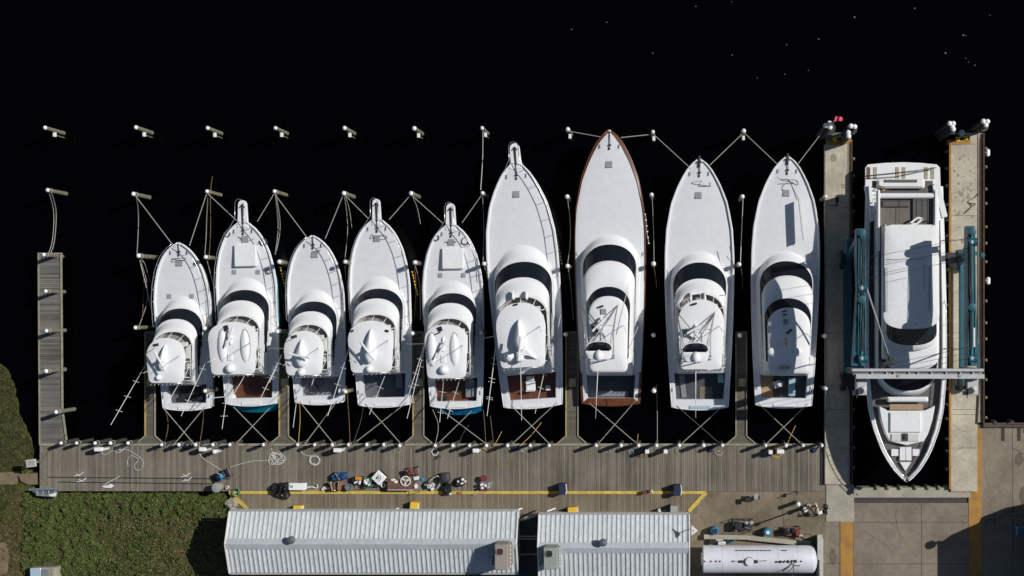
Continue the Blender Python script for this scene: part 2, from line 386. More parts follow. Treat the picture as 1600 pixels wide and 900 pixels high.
# sandy ledge
for i, (pts, lab) in enumerate([([(-20, 739), (24, 737), (27, 741), (26, 757), (-20, 757)], 'sandy_path'), ([(28, 741), (58, 739), (59, 757), (44, 757), (33, 752)], 'sandy_path')]):
    struct(MB().prism(ppoly(pts, .8), .2, .84 + i * .006), lab, SAND)
struct(MB().prism(ppoly([(-20, 850), (8, 848), (13, 870), (10, 896), (-20, 905)], .85), .2, .80), 'sandy_path', SAND)

# ------------------------------------------------------------------ paved yard
YZ = 1.0
def slab(name, pts, z, m, t=1.8):
    return struct(MB().prism(ppoly(pts, z), z - t, z), name, m)
slab('pavement', [(383, 800), (383, 3000), (842, 3000), (842, 800)], 0.94, PAVED)
slab('pavement', [(842, 800), (842, 3000), (1078, 3000), (1078, 800)], 0.94, PAVED)
slab('pavement', [(1078, 768), (1078, 3000), (1290, 3000), (1290, 768)], YZ - .004, PAVE2)
slab('pavement', [(1290, 813), (1290, 3000), (1334, 3000), (1334, 813)], YZ - .02, PAVE)
slab('pavement', [(1334, 786), (1334, 3000), (1516, 3000), (1516, 786)], YZ, PAVE)
slab('pavement', [(1516, 664), (1516, 3000), (4000, 3000), (4000, 664)], YZ + .004, PAVE)
slab('seawall_cap', [(1334, 762), (1334, 777.5), (1516, 777.5), (1516, 762)], YZ + .06, CONC2)
slab('steel_channel', [(1334, 777.5), (1334, 786), (1516, 786), (1516, 777.5)], YZ - .08, mat('dark_channel', (0.05, 0.045, 0.045), .7, var=.3, world=True))
slab('concrete_slab', [(1291, 757), (1291, 815), (1335, 815), (1334, 757)], YZ + .05, CONC2)
struct(MB().prism(ppoly([(1513.5, 670), (1534, 670), (1534, 3000), (1513.5, 3000)], YZ), YZ - .1, YZ + .03), 'yellow_strip', YELD)
struct(MB().prism(ppoly([(1313, 815), (1333, 815), (1333, 3000), (1313, 3000)], YZ), YZ - .1, YZ + .03), 'yellow_strip', YELD)
# expansion joints, worn slots
JNT = mat('joint', (0.07, 0.06, 0.05), .9)
mb = MB()
for a, b_ in [((1534, 806), (1600, 806)), ((1582, 668), (1582, 900)), ((1336, 816), (1512, 816)), ((1440, 787), (1440, 900)), ((1336, 881), (1512, 881)), ((1290, 880), (1312, 880)), ((1500, 806), (1514, 806)), ((1582, 700), (1700, 765)), ((1220, 769), (1228, 850))]:
    mb.beam(P(*a, YZ + .008), P(*b_, YZ + .008), .035, .006)
struct(mb, 'pavement_joint', JNT)
mb = MB()
for x in (1567, 1592): mb.box(P(x, 679, YZ + .010), (.28, 1.0, .008))
mb.box(P(1600, 674, YZ + .010), (.1, .3, .008))
struct(mb, 'drain_slot', mat('slot', (.06, .045, .035), .9, var=.3))
# stains on concrete
def blob(cx, cy, rx, ry, z, seed):
    r_ = random.Random(seed); pts = []
    for k in range(22):
        a = 2 * pi * k / 22; q = 1 + r_.uniform(-.18, .18)
        pts.append(P(cx + rx * cos(a) * q, cy + ry * sin(a) * q, z)[:2])
    return pts
st = MB()
for i, (x, y, rx, ry) in enumerate([(1592, 718, 7, 10), (1598, 775, 6, 14), (1302, 870, 5, 12)]):
    st.prism(blob(x, y, rx, ry, YZ, i), YZ - .01, YZ + .007 + i * .0005)
struct(st, 'pavement_stain', mat('stain', (0.135, 0.115, 0.09), .9, var=.2, scale=2, world=True))

# ------------------------------------------------------------------ timber docks
DZ = 1.0
def plank_dock(name, px0, px1, py0, py1, along, label, m, trims=(), z=DZ, poly=None, cat='dock', tm=TRIM):
    """along 'y': planks run up the picture; 'x': across"""
    x0, y1 = P(px0, py0, z)[:2]; x1, y0 = P(px1, py1, z)[:2]
    base = ((x0 + x1) / 2, (y0 + y1) / 2, 0)
    e = empty(name, base, label, cat)
    mb = MB(); pitch = .15; rnd = random.Random(int(px0 * 7 + py0))
    if along == 'y':
        k = math.floor(x0 / pitch)
        while k * pitch < x1:
            a = max(x0, k * pitch + .006); b_ = min(x1, (k + 1) * pitch - .006); h = rnd.uniform(-.006, .006)
            if b_ > a: mb.box(((a + b_) / 2, (y0 + y1) / 2, z - .025 + h), (b_ - a, y1 - y0 + rnd.uniform(-.03, .03), .05))
            k += 1
    else:
        k = math.floor(y0 / pitch)
        while k * pitch < y1:
            a = max(y0, k * pitch + .006); b_ = min(y1, (k + 1) * pitch - .006); h = rnd.uniform(-.006, .006)
            if b_ > a: mb.box(((x0 + x1) / 2, (a + b_) / 2, z - .025 + h), (x1 - x0 + rnd.uniform(-.03, .03), b_ - a, .05))
            k += 1
    mb.build('deck_boards', m, e, shift=base)
    fr = MB()   # joists under the deck
    if along == 'y':
        nb = max(2, int((y1 - y0) / .9))
        for i in range(nb + 1): fr.box(((x0 + x1) / 2, y0 + .08 + (y1 - y0 - .16) * i / nb, z - .18), (x1 - x0 - .05, .1, .24))
    else:
        for i in range(3): fr.box((x0 + .08 + (x1 - x0 - .16) * i / 2, (y0 + y1) / 2, z - .18), (.1, y1 - y0 - .05, .24))
    fr.build('joists', PILED, e, shift=base)
    return e, base
dk, dbase = plank_dock('long_dock', 62, 1290, 695, 767.5, 'y', 'long weathered grey timber dock behind the row of boats', PLANKV)
wk, wbase = plank_dock('boardwalk', 360, 1092, 767.5, 803, 'y', 'narrow timber boardwalk between the yellow line and the metal sheds', plank_mat('walk_planks', (0.185, 0.157, 0.115), 0, .15, .42))
# front edge beam of long dock, rear cables
mb = MB(); mb.beam(P(62, 694.6, DZ + .04), P(1290, 694.6, DZ + .04), .16, .14); mb.build('edge_beam', TRIM, dk, shift=dbase)
mb = MB(); mb.beam(P(75, 745.5, DZ + .05), P(360, 748, DZ + .05), .05, .08); mb.beam(P(92, 753, DZ + .05), P(352, 756, DZ + .05), .05, .08)
mb.build('pipe_run', DKMETAL, dk, shift=dbase)
# yellow painted curb on the boardwalk
mb = MB()
mb.beam(P(358, 769.5, DZ + .03), P(1103, 769.5, DZ + .03), .22, .10)
mb.beam(P(360, 769.5, DZ + .032), P(388, 797, DZ + .032), .26, .10)
mb.beam(P(1103, 769.5, DZ + .032), P(1076, 799, DZ + .032), .30, .10)
single(mb, 'yellow_curb', YEL, 'yellow painted timber curb running along the boardwalk', 'curb')
# finger piers
FING = [(227, 242, 'first'), (436.5, 450.5, 'second'), (645.5, 662, 'third'), (884.5, 903, 'fourth'), (1150, 1166.5, 'fifth')]
for i, (a, b_, o_) in enumerate(FING):
    e, base = plank_dock('finger_pier', a, b_, 520, 681, 'x', '%s narrow timber finger pier from the left, running between two boats' % o_, PLANKHB, z=DZ - .01)
    mb = MB(); w = (b_ - a); mb2 = MB()
    mb.beam(P(a, 520, DZ + .04), P(a, 681, DZ + .04), .09, .12)
    mb2.beam(P(b_, 520, DZ + .04), P(b_, 681, DZ + .04), .09, .12); mb2.beam(P(a, 519, DZ + .03), P(b_, 519, DZ + .03), .09, .12)
    mb2.beam(P(a, 681, DZ + .04), P(a - 15, 694, DZ + .04), .09, .12); mb2.beam(P(b_, 681, DZ + .04), P(b_ + 15, 694, DZ + .04), .09, .12)
    mb.build('yellow_edge', TRIMY if i not in (4,) else TRIM, e, shift=base); mb2.build('edge_timber', TRIM, e, shift=base)
    mb = MB(); mb.prism(ppoly([(a, 681), (b_, 681), (b_ + 15, 694.6), (a - 15, 694.6)], DZ), DZ - .06, DZ - .008); mb.build('flared_end', PLANKHB, e, shift=base)
    # yellow step box
    bx = MB(); bx.box(P((a + b_) / 2 + 1, 597.5, DZ + .15), (.55, .62, .3), bev=.04)
    lid = MB(); lid.box(P((a + b_) / 2 + 1, 597.5, DZ + .32), (.42, .48, .04), bev=.015)
    st_ = empty('dock_step', P((a + b_) / 2 + 1, 597.5, DZ), 'yellow dock step standing on the %s finger pier from the left' % o_, 'dock step', 'yellow steps on the finger piers')
    bx.build('step_box', YELP, st_, shift=P((a + b_) / 2 + 1, 597.5, DZ)); lid.build('tread', GREY, st_, shift=P((a + b_) / 2 + 1, 597.5, DZ))
# left pier
sp, sbase = plank_dock('short_pier', 60, 95.5, 396, 694, 'x', 'short grey timber pier with crosswise boards at the far left', PLANKH, z=DZ - .005, cat='pier')
mb = MB(); mb.beam(P(95.5, 396, DZ + .03), P(97.5, 640, DZ + .03), .12, .12); mb.beam(P(97.5, 640, DZ + .03), P(104.5, 692, DZ + .03), .12, .12)
mb.beam(P(60, 396, DZ + .03), P(62, 694, DZ + .03), .08, .1); mb.build('edge_timber', TRIM, sp, shift=sbase)
mb = MB(); mb.prism(ppoly([(95.4, 600), (97.5, 640), (104, 694), (95.4, 694)], DZ - .02), DZ - .1, DZ - .02); mb.build('side_wedge', PLANKH, sp, shift=sbase)
mb = MB(); mb.beam(P(59.5, 396, DZ + .02), P(97, 396, DZ + .02), .1, .14); mb.build('end_timber', TRIM, sp, shift=sbase)
mb = MB(); mb.box(P(68.5, 732, DZ + .03), (.62, 2.5, .05)); mb.beam(P(75, 708, DZ + .04), P(75, 757, DZ + .04), .06, .08)
single(mb, 'gangway_board', mat('pale_board', (.20, .18, .14), .8, var=.3), 'pale board laid on the lower left corner of the long dock', 'board')

# ------------------------------------------------------------------ concrete piers of the lift slip
def cpier(name, x0, x1, y0, y1, label):
    z = 1.25; base = (P((x0 + x1) / 2, 0, z)[0], P(0, (y0 + y1) / 2, z)[1], 0)
    e = empty(name, base, label, 'pier')
    mb = MB(); mb.prism(ppoly([(x0, y0), (x1, y0), (x1, y1), (x0, y1)], z), .35, z); mb.build('pier_deck', CONC, e, shift=base)
    return e, base
pl, plb = cpier('concrete_pier', 1289.5, 1328, 225, 757, 'left concrete pier of the boat lift slip, mostly in shade')
pr, prb = cpier('concrete_pier', 1486, 1527, 225, 768, 'right concrete pier of the boat lift slip, sunlit with tyre marks')
MB().prism(ppoly([(1490, 207.5), (1527, 207.5), (1527, 225), (1515.5, 225), (1515.5, 213)], 1.25), .35, 1.25).build('pier_head', CONC, pr, shift=prb)
MB().prism(ppoly([(1528.5, 208), (1537, 208), (1537, 660), (1528.5, 660)], 1.1), .4, 1.1).build('walkway', CONC2, pr, shift=prb)
MB().prism(ppoly([(1527, 208), (1528.6, 208), (1528.6, 660), (1527, 660)], .7), .3, .72).build('gap_channel', DKMETAL, pr, shift=prb)
mb = MB(); mb.beam(P(1531, 216, 1.32), P(1530, 600, 1.32), .09, .10); mb.beam(P(1530, 600, 1.32), P(1527, 662, 1.32), .09, .10); mb.beam(P(1537, 208, 1.2), P(1537, 660, 1.2), .10, .2); mb.build('pipe_run', RUST, pr, shift=prb)
mb = MB(); mb.beam(P(1484.5, 222, 1.3), P(1484.5, 764, 1.3), .15, .22); mb.build('yellow_rail', YELD, pr, shift=prb)
mb = MB(); mb.beam(P(1330, 222, 1.22), P(1330.5, 590, 1.22), .14, .3); mb.beam(P(1330.5, 590, 1.2), P(1331, 757, 1.2), .12, .3); mb.build('fender_timber', RUST, pl, shift=plb)
mb = MB(); mb.beam(P(1291, 224, 1.15), P(1331, 221, 1.15), .35, .3); mb.build('rusty_beam', YELD, pl, shift=plb)
mb = MB(); mb.beam(P(1480, 223, 1.15), P(1516, 222, 1.15), .35, .3); mb.build('rusty_beam', YELD, pr, shift=prb)
mb = MB(); mb.prism(ppoly([(1290, 207), (1330, 207), (1330, 220), (1290, 220)], .9), .5, .9); mb.build('pier_head', mat('grey_head', (.13, .135, .14), .8, var=.3), pl, shift=plb)
for (x0, x1, e, bs) in ((1290, 1330, pl, plb), (1482, 1514, pr, prb)):
    mb = MB(); mb.beam(P(x0 + 12, 217, 1.2), P(x0 + 24, 212, 1.2), .16, .12); mb.box(P(x0 + 14, 218, 1.25), (.3, .35, .3)); mb.box(P(x0 + 27, 218, 1.2), (.3, .5, .2)); mb.build('yellow_bracket', YELP, e, shift=bs)
mb = MB(); mb.beam(P(1289.5, 226, 1.32), P(1289.5, 757, 1.32), .07, .05); mb.beam(P(1326, 226, 1.28), P(1326, 757, 1.28), .05, .04); mb.build('edge_strip', CONC2, pl, shift=plb)
for (px_, ys_, e_, b_) in ((1333, range(250, 740, 28), pl, plb), (1539.5, range(232, 660, 30), pr, prb), (1480.5, range(240, 760, 26), pr, prb)):
    for y in ys_: MB().lathe(P(px_, y + random.uniform(-4, 4), .9), [(.12, -.5), (.13, .2), (.06, .3)], 8).build('fender_post', PILE, e_, shift=b_)
mb = MB()
for y in (325, 415, 520, 640, 700): mb.beam(P(1290, y, 1.254), P(1326, y, 1.254), .03, .008)
mb.build('joints', JNT, pl, shift=plb)
mb = MB()
for y in (337, 520, 640, 648, 700): mb.beam(P(1488, y, 1.254), P(1526, y, 1.254), .03, .008)
mb.build('joints', JNT, pr, shift=prb)
mb = MB(); mb.prism(blob(1302, 247, 5.5, 6, 1.25, 11), 1.2, 1.2535); mb.build('stain', mat('stain2', (.27, .27, .21), .9, var=.2), pl, shift=plb)
mb = MB()
for i in range(26): mb.prism(blob(random.uniform(1490, 1524), random.uniform(300, 440), random.uniform(1, 4), random.uniform(1, 5), 1.25, 40 + i), 1.2, 1.2535 + i * .0002)
for i in range(14): mb.prism(blob(random.uniform(1490, 1524), random.uniform(230, 300), random.uniform(1, 2), random.uniform(1, 3), 1.25, 80 + i), 1.2, 1.2535 + i * .0002)
mb.build('stain', mat('stain3', (.29, .26, .21), .9, var=.2), pr, shift=prb)
# slip head posts
for i, x in enumerate((1367, 1384, 1403, 1427, 1446, 1463, 1477)):
    mb = MB(); mb.lathe(P(x, 760, .2), [(.16, -1.0), (.17, .85), (.13, 1.0), (.02, 1.04)], 10)
    single(mb, 'fender_post', PILE, 'short round fender post at the head of the lift slip, %s from the left' % ordn(i + 1), 'post', 'fender posts at the slip head', smooth=True)
for i, x in enumerate((1550, 1577)):
    mb = MB(); mb.lathe(P(x, 659.5, .4), [(.2, -1.0), (.21, .7), (.16, .85), (.02, .9)], 10)
    single(mb, 'fender_post', PILED, '%s dark fender post against the seawall at the right edge' % ('left' if i == 0 else 'right'), 'post', 'fender posts on the right seawall', smooth=True)
mb = MB(); mb.beam(P(1536, 664, 1.1), P(1760, 664, 1.1), .35, .28); mb.beam(P(1575, 661.5, 1.28), P(1760, 661.5, 1.28), .1, .1)
single(mb, 'seawall_beam', mat('brown_cap', (.085, .06, .055), .8, var=.3, scale=2), 'dark brown timber cap on the seawall at the right edge', 'seawall')

mb = MB(); rc = random.Random(5)
def crack(x, y, ang, n_, z, step=3.2):
    pts = []
    for i in range(n_):
        pts.append(P(x, y, z)); x += step * cos(ang) + rc.uniform(-1.8, 1.8); y += step * sin(ang) + rc.uniform(-1.8, 1.8)
    return pts
for (x, y, a, n_, z) in [(1488, 662, .5, 8, 1.256), (1489, 705, -.2, 8, 1.256), (1492, 610, 1.2, 6, 1.256), (1292, 700, .3, 7, 1.256), (1345, 830, .3, 16, 1.01), (1540, 740, 1.3, 10, 1.01), (1120, 800, .4, 9, 1.0), (1262, 800, 1.8, 9, 1.0), (1180, 770, 1.4, 6, 1.0), (1400, 795, 1.4, 12, 1.01)]:
    mb.tube(crack(x, y, a, n_, z), .008, 4)
struct(mb, 'pavement_crack', JNT)

# ------------------------------------------------------------------ boats
T_SMALL = [(0, .03), (.008, .10), (.02, .225), (.05, .43), (.085, .59), (.12, .70), (.17, .82), (.256, .94), (.35, 1.0), (.45, 1.0), (.6, .985), (.8, .94), (1, .87)]
T_BIG = [(0, .03), (.008, .11), (.02, .215), (.05, .395), (.085, .535), (.116, .645), (.18, .82), (.28, .955), (.38, 1.0), (.5, 1.0), (.65, .97), (.8, .92), (1, .83)]
def interp(t, u):
    for (a, x), (b_, y) in zip(t, t[1:]):
        if u <= b_: return x + (y - x) * (u - a) / (b_ - a)
    return t[-1][1]
def outline(y0, a, w, y1, w2=None, rc=.25, ex=2.0):
    """closed loop: bow apex -> starboard side -> stern -> port side"""
    w2 = w if w2 is None else w2; R = []
    for i in range(15):
        th = pi / 2 * i / 14; R.append((w * sin(th) ** (2 / ex), y0 - a * (1 - max(0, cos(th)) ** (2 / ex))))
    ya = y0 - a
    for i in range(1, 7):
        t = i / 6; R.append((w + (w2 - w) * t, ya + (y1 + rc - ya) * t))
    for i in range(1, 5):
        th = pi / 2 * i / 4; R.append((w2 - rc + rc * cos(th), y1 + rc - rc * sin(th)))
    R.append((0, y1))
    return R + [(-x, y) for x, y in R[-2:0:-1]]
def ring(o, z): return [(x, y, z(x, y) if callable(z) else z) for x, y in o]
def lerp_rings(o1, z1, o2, z2, n=6, ease='s'):
    out = []
    for i in range(n + 1):
        t = i / n; k = t
        tz = {'s': t * t * (3 - 2 * t), 'l': t, 'o': sin(t * pi / 2), 'i': 1 - cos(t * pi / 2)}[ease]
        out.append([(a[0] + (b_[0] - a[0]) * k, a[1] + (b_[1] - a[1]) * k, (z1(*a) if callable(z1) else z1) * (1 - tz) + (z2(*b_) if callable(z2) else z2) * tz) for a, b_ in zip(o1, o2)])
    return out
def dome_rings(o, z, h, n=7, p=3.0):
    cx = 0; cy = (max(q[1] for q in o) + min(q[1] for q in o)) / 2; out = []
    for i in range(n + 1):
        s = 1 - (i / n) ** 1.3 * .96; out.append([(x * s, cy + (y - cy) * s, z + h * (1 - s ** p)) for x, y in o])
    return out

def sportfish(b):
    """b: dict of photograph rows (px) and sizes; everything else in metres"""
    big = b.get('big', False); zd = 2.15 if big else 1.8; zb = 3.1 if big else 2.5; zs = 1.65 if big else 1.35
    yb, ys = b['bow'], b['stern']; midpy = (yb + ys) / 2
    kx = SC * (1 - zd / H)
    ox = (b['cx'] - NX) * kx; oy = (NY - midpy) * kx
    th = b.get('rot', 0.0)
    root = empty(b.get('name', 'sportfishing_boat'), (ox, oy, 0), b['label'], 'boat', b.get('group', 'sportfishing boats moored stern to the long dock'), rz=th)
    def Y(py, z): return (NY - py) * SC * (1 - z / H) - oy
    Wd = b['w'] * kx          # half beam
    T = T_BIG if big else T_SMALL
    y_b = Y(yb, zb); y_s = Y(ys, zs); LEN = y_b - y_s
    def sheer(u): return zs + (zb - zs) * (1 - u) ** 1.6
    def hw(u): return Wd * interp(T, max(0, min(1, u)))
    def U(y): return (y_b - y) / LEN
    def deckz(x, y): 
        u = U(y); return sheer(u) + .07 * (1 - (x / max(.05, hw(u))) ** 2)
    bulge = .22
    hullm = b.get('hull', GEL)
    # hull shell
    N = 44; rows = []
    for i in range(N + 1):
        u = (i / N) ** 1.25; w = hw(u); z = sheer(u); y = y_b - u * LEN; row = []
        for (kw, kz, kr) in ((1.0, 1.0, 0), (.985, .86, .05), (.93, .5, .35), (.84 if u < .5 else .90, .12, .75), (.72, -.12, 1.1)):
            fl = 1 - (1 - kw) * (1.6 if u < .3 else 1.0)
            yy = y - kr * (1 - u) ** 6 * 1.6
            if i == N and b.get('rake'): yy = y - kr * b['rake']
            row.append((w * fl, yy, z * kz if kz > 0 else kz))
        rows.append(row)
    full = [[(-x, y, z) for x, y, z in reversed(r)] + r for r in rows]
    mb = MB(); m = len(full[0]); h2 = m // 2
    mb.grid([r[:h2] for r in full]); mb.grid([r[h2:] for r in full])
    # transom, bulging aft
    def stern_y(x, yy): return yy - bulge * (1 - (x / max(.1, hw(1))) ** 2)
    tr = []
    for k in range(5):
        xw, yy, zz = rows[-1][k]
        tr.append([(xw * s, stern_y(xw * s, yy) if abs(s) < 1 else yy, zz) for s in [q / 6 for q in range(-6, 7)]])
    mb.grid(tr)
    # stem cap
    mb.grid([[full[0][h2 - 1 - k], full[0][h2 + k]] for k in range(h2)])
    mb.build('hull', hullm, root, smooth=True)
    # deck
    yc0, yc1 = Y(b['cock'][0], zs), Y(b['cock'][1], zs)
    uc = U(yc0); rows = []
    for i in range(34):
        u = uc * (i / 33) ** 1.2; w = hw(u); y = y_b - u * LEN
        rows.append([(w * s, y, deckz(w * s, y) + (0 if abs(s) < .99 else -.015)) for s in (-1, -.92, -.8, -.6, -.4, -.2, 0, .2, .4, .6, .8, .92, 1)])
    mb = MB().grid(rows)
    cwA = b.get('cw', .80); cin = [hw(uc) * cwA, hw(U(yc1)) * cwA * .98]; zsole = zs - .75
    for s in (-1, 1):
        rr = []
        for i in range(7):
            t = i / 6; y = yc0 + (y_s - yc0) * t; u = U(y); wi = cin[0] + (cin[1] - cin[0]) * min(1, (yc0 - y) / (yc0 - yc1)); w = hw(u)
            rr.append([(s * wi, y, zsole), (s * wi, y, sheer(u) + .03), (s * (wi * .5 + w * .5), y, sheer(u) + .05), (s * w, y, sheer(u))])
        mb.grid(rr)
    mb.grid([[(x, yc1 if abs(x) < cin[1] * 1.001 else yc1, zsole) for x in (-cin[1], 0, cin[1])], [(x, yc1, zs + .035) for x in (-cin[1], 0, cin[1])],
             [(x, yc1, zs + .035) for x in (-cin[1], 0, cin[1])]])
    aft = []
    for k in range(4):
        t = k / 3; aft.append([(cin[1] * q / 6 * (1 - t) + hw(1) * .999 * q / 6 * t, yc1 * (1 - t) + stern_y(hw(1) * q / 6, y_s) * t, zs + .04 - .02 * t) for q in range(-6, 7)])
    mb.grid(aft)
    mb.grid([[(x, yc0, deckz(x, yc0)) for x in (-cin[0], 0, cin[0])], [(x, yc0, zsole) for x in (-cin[0], 0, cin[0])]])
    dm = b.get('deckmat', GEL2)
    mb.build('deck', dm, root, smooth='auto')
    mb = MB().grid([[(-cin[0], yc0, zsole + .01), (cin[0], yc0, zsole + .01)], [(-cin[1], yc1, zsole + .01), (cin[1], yc1, zsole + .01)]])
    mb.build('cockpit_sole', b['sole'], root)
    # transom door / step pad on the covering board
    mb = MB(); mb.box((0, y_s - .02, zs + .07), (hw(1) * .75, .26, .05), bev=.02); mb.build('transom_pad', b.get('padm', GEL), root)
    # rub rail
    def sheer_pts(u0, u1, s, dz=0, ins=0, n=26): return [(s * (hw(u0 + (u1 - u0) * (i / n) ** 1.2) - ins), y_b - (u0 + (u1 - u0) * (i / n) ** 1.2) * LEN, sheer(u0 + (u1 - u0) * (i / n) ** 1.2) + dz) for i in range(n + 1)]
    mb = MB()
    for s in (-1, 1): mb.tube(sheer_pts(0, 1, s, .0), .045, 6)
    mb.tube([(hw(1) * q / 6, stern_y(hw(1) * q / 6, y_s), zs) for q in range(-6, 7)], .045, 6)
    mb.build('rub_rail', b.get('rubm', GEL), root, smooth=True)
    if b.get('toerail', True):
        mb = MB()
        for s in (-1, 1):
            rr = []
            for i in range(30):
                u = .004 + .62 * (i / 29) ** 1.2; w = hw(u); hh = .16 * min(1, (.64 - u) * 6); y = y_b - u * LEN
                rr.append([(s * w, y, sheer(u)), (s * (w + .01), y, sheer(u) + hh), (s * max(0, w - .09), y - (.1 if i == 0 else 0), sheer(u) + hh), (s * max(0, w - .13), y - (.1 if i == 0 else 0), sheer(u) - .02)])
            mb.grid(rr)
        mb.build('bulwark', b.get('toem', GEL), root)
    if b.get('cover'):
        mb = MB()
        for s in (-1, 1):
            rr = []
            for i in range(24):
                u = .55 * (i / 23) ** 1.3; w = hw(u); wd = .26 * max(0, 1 - u / .34) + .02; y = y_b - u * LEN
                rr.append([(s * max(0, w - wd), y - (.35 if i == 0 else 0), deckz(0, y) - .03 * 0 + .012), (s * w, y, sheer(u) + .03)])
            mb.grid(rr)
            rr = []
            for i in range(8):
                y = yc0 + .2 + (y_s - yc0 - .2) * i / 7; u = U(y); w = hw(u); rr.append([(s * (w - .16), y, sheer(u) + .07), (s * w, y, sheer(u) + .05)])
            mb.grid(rr)
        mb.grid([[(x, y, z + .03) for x, y, z in r] for r in aft])
        mb.build('covering_board', VARN, root, smooth=True)
    # ---------------- superstructure
    yW, yR = b['ws']; zt = zd + (.95 if big else .72); zr = zt + (1.05 if big else .80)
    wW = Wd * b.get('kw', .80); wR = Wd * b.get('kr', .73)
    apT = Y(b.get('trunk', yW - (26 if big else 20)), zd + .3); apW = Y(yW, zt); apR = Y(yR, zr)
    yH0 = yc0 + .02
    o0 = outline(apT, apT - Y(yW + 38, zd), Wd * (.87), yH0, hw(uc) * .80, .15)
    aW = 1.55 if big else 1.30
    o1 = outline(apW, aW * 1.15, wW, yH0, hw(uc) * .77, .2, 2.15)
    mb = MB().loft(lerp_rings(o0, lambda x, y: deckz(x, y) + .0, o1, lambda x, y: zt - .16 * max(0, (apW - y) / 4), 9, 's'), cap=False); mb.build('cabin_trunk', GEL, root, smooth=True)
    o1b = [(x * .985, y - .02) for x, y in o1]
    o2 = outline(apR, aW * 1.1, wR, yH0 + .1, hw(uc) * .72, .2, 2.15)
    ylA = apR - (1.9 if big else 1.5); ylB = apR - (6.0 if big else 4.2)
    def glass(y, t):
        k_ = max(0, min(1, (ylA - y) / (ylA - ylB)))
        return y > ylB and k_ * .42 <= t <= 1 - k_ * .42 + .0001
    rr = lerp_rings(o1b, lambda x, y: zt - .02 - .16 * max(0, (apW - y) / 4), o2, zr, 10, 'l')
    mb = MB().loft(rr, cap=False, keep=glass); mb.build('windshield', MASK, root, smooth=True)
    mb = MB().loft(rr, cap=False, keep=lambda y, t: not glass(y, t)); mb.build('house_side', GEL, root, smooth=True)
    # flybridge brow and coaming
    ht = b['ht']; zc = zr + (.75 if big else .68); zf = zr + .12
    htw = b['htw'] * SC * (1 - (zr + 1.7) / H)
    o2o = [(x * 1.03, y + .03) for x, y in o2]
    if b.get('enclosed'):
        e0, e1 = b['enclosed']; zw0 = zr + .55; zw1 = zr + 1.25
        yend = Y(ht[1], zw1)
        p0 = outline(Y(e0, zw0), aW * 1.0, htw * 1.10, yend, htw * 1.0, .3, 2.2); p1 = outline(Y(e1, zw1), aW * .95, htw * .98, yend, htw * .92, .35, 2.2)
        mb = MB().loft([ring(o2o, zr - .03)] + lerp_rings(o2o, zr + .02, p0, zw0, 8, 'o'), cap=True); mb.build('bridge_deck', GEL, root, smooth=True)
        rr = lerp_rings(p0, zw0, p1, zw1, 3, 'l'); yl2 = Y(e0, zw0) - (5.2 if b.get('tower') else 4.6)
        MB().loft(rr, cap=False, keep=lambda y, t: y > yl2).build('bridge_windshield', MASK, root, smooth=True)
        MB().loft(rr, cap=False, keep=lambda y, t: y <= yl2).build('bridge_side', GEL, root, smooth=True)
        p2 = [(x * 1.03, y + .02) for x, y in p1]
        mb = MB().loft([ring(p2, zw1 - .02)] + dome_rings(p2, zw1 + .04, .20, 7, 2.5)); mb.build('hardtop', GEL, root, smooth=True)
        zh = zw1 + .2
    else:
        fy0 = Y(ht[0] - 11, zc); fy1 = Y(ht[1] - 3, zc)
        wC = min(htw * b.get('kc', 1.08), wR * .99)
        p0 = outline(fy0, aW * 1.0, wC, max(fy1, yH0 + .1), wC * .95, .25, 2.2)
        cyy = (fy0 + fy1) / 2; pi_ = [(x * .94, cyy + (y - cyy) * .96) for x, y in p0]
        pf = [(x * .92, cyy + (y - cyy) * .94) for x, y in p0]
        rr = [ring(o2o, zr - .04)] + lerp_rings(o2o, zr + .02, p0, zc, 9, 's') + [ring(pi_, zc), ring(pf, zf)]
        MB().loft(rr, cap=False).build('flybridge_coaming', GEL, root, smooth='auto')
        MB().loft([ring(pf, zf + .01)], cap=True).build('flybridge_floor', BRIDGEF, root)
        # seats, helm console
        yy0, yy1 = fy0 - 1.0, fy1 + .5
        mb = MB(); mb.box((wC * .68, (yy0 + yy1) / 2 + .5, zf + .25), (.5, (yy0 - yy1) * .45, .45), bev=.06); mb.box((wC * .3, yy0 - .1, zf + .25), (wC * .8, .5, .45), bev=.06); mb.build('bench_seat', UPH, root)
        mb = MB(); mb.box((0, (yy0 + yy1) / 2 - .4, zf + .45), (1.1, .6, .9), bev=.08); mb.build('helm_console', GEL, root)
        mb = MB(); mb.box((wC * .62, yy1 + .55, zf + .3), (.5, .5, .5), bev=.08); mb.box((wC * .2, yy1 + .5, zf + .3), (.5, .5, .5), bev=.08); mb.build('helm_chair', UPH, root)
        # hardtop on tube frame
        zh = zr + (2.1 if big else 1.95)
        q0 = outline(Y(ht[0], zh), b.get('hta', 1.9 if big else 1.5), htw, Y(ht[1], zh), htw * b.get('htaft', .90), .35, 2.25)
        q1 = [(x * .96, y * 1.0) for x, y in q0]
        mb = MB().loft([ring(q1, zh - .10)] + [ring(q0, zh - .03)] + dome_rings(q0, zh + .03, .14, 7, 3.5), cap=True, cap0=True)
        mb.build('hardtop', GEL, root, smooth='auto')
        mb = MB(); yA, yB = Y(ht[0] + 14, zh), Y(ht[1] - 8, zh)
        for s in (-1, 1):
            for (ya, yb_) in ((yA, yA + .15), (yB, yB - .1), ((yA + yB) / 2, (yA + yB) / 2)):
                mb.tube([(s * wC * .97, yb_, zc - .1), (s * htw * .86, ya, zh - .08)], .035, 6)
            mb.tube([(s * wC * .97, yA + .15, zc + .5), (s * wC * .97, yB - .1, zc + .5)], .03, 6)
        for s in (-1, 1): mb.tube([(s * wC * .97, (yA + yB) / 2, zc), (s * htw * .86, yB, zh - .1)], .025, 6)
        mb.build('hardtop_frame', ALU, root, smooth=True)
        mb = MB()
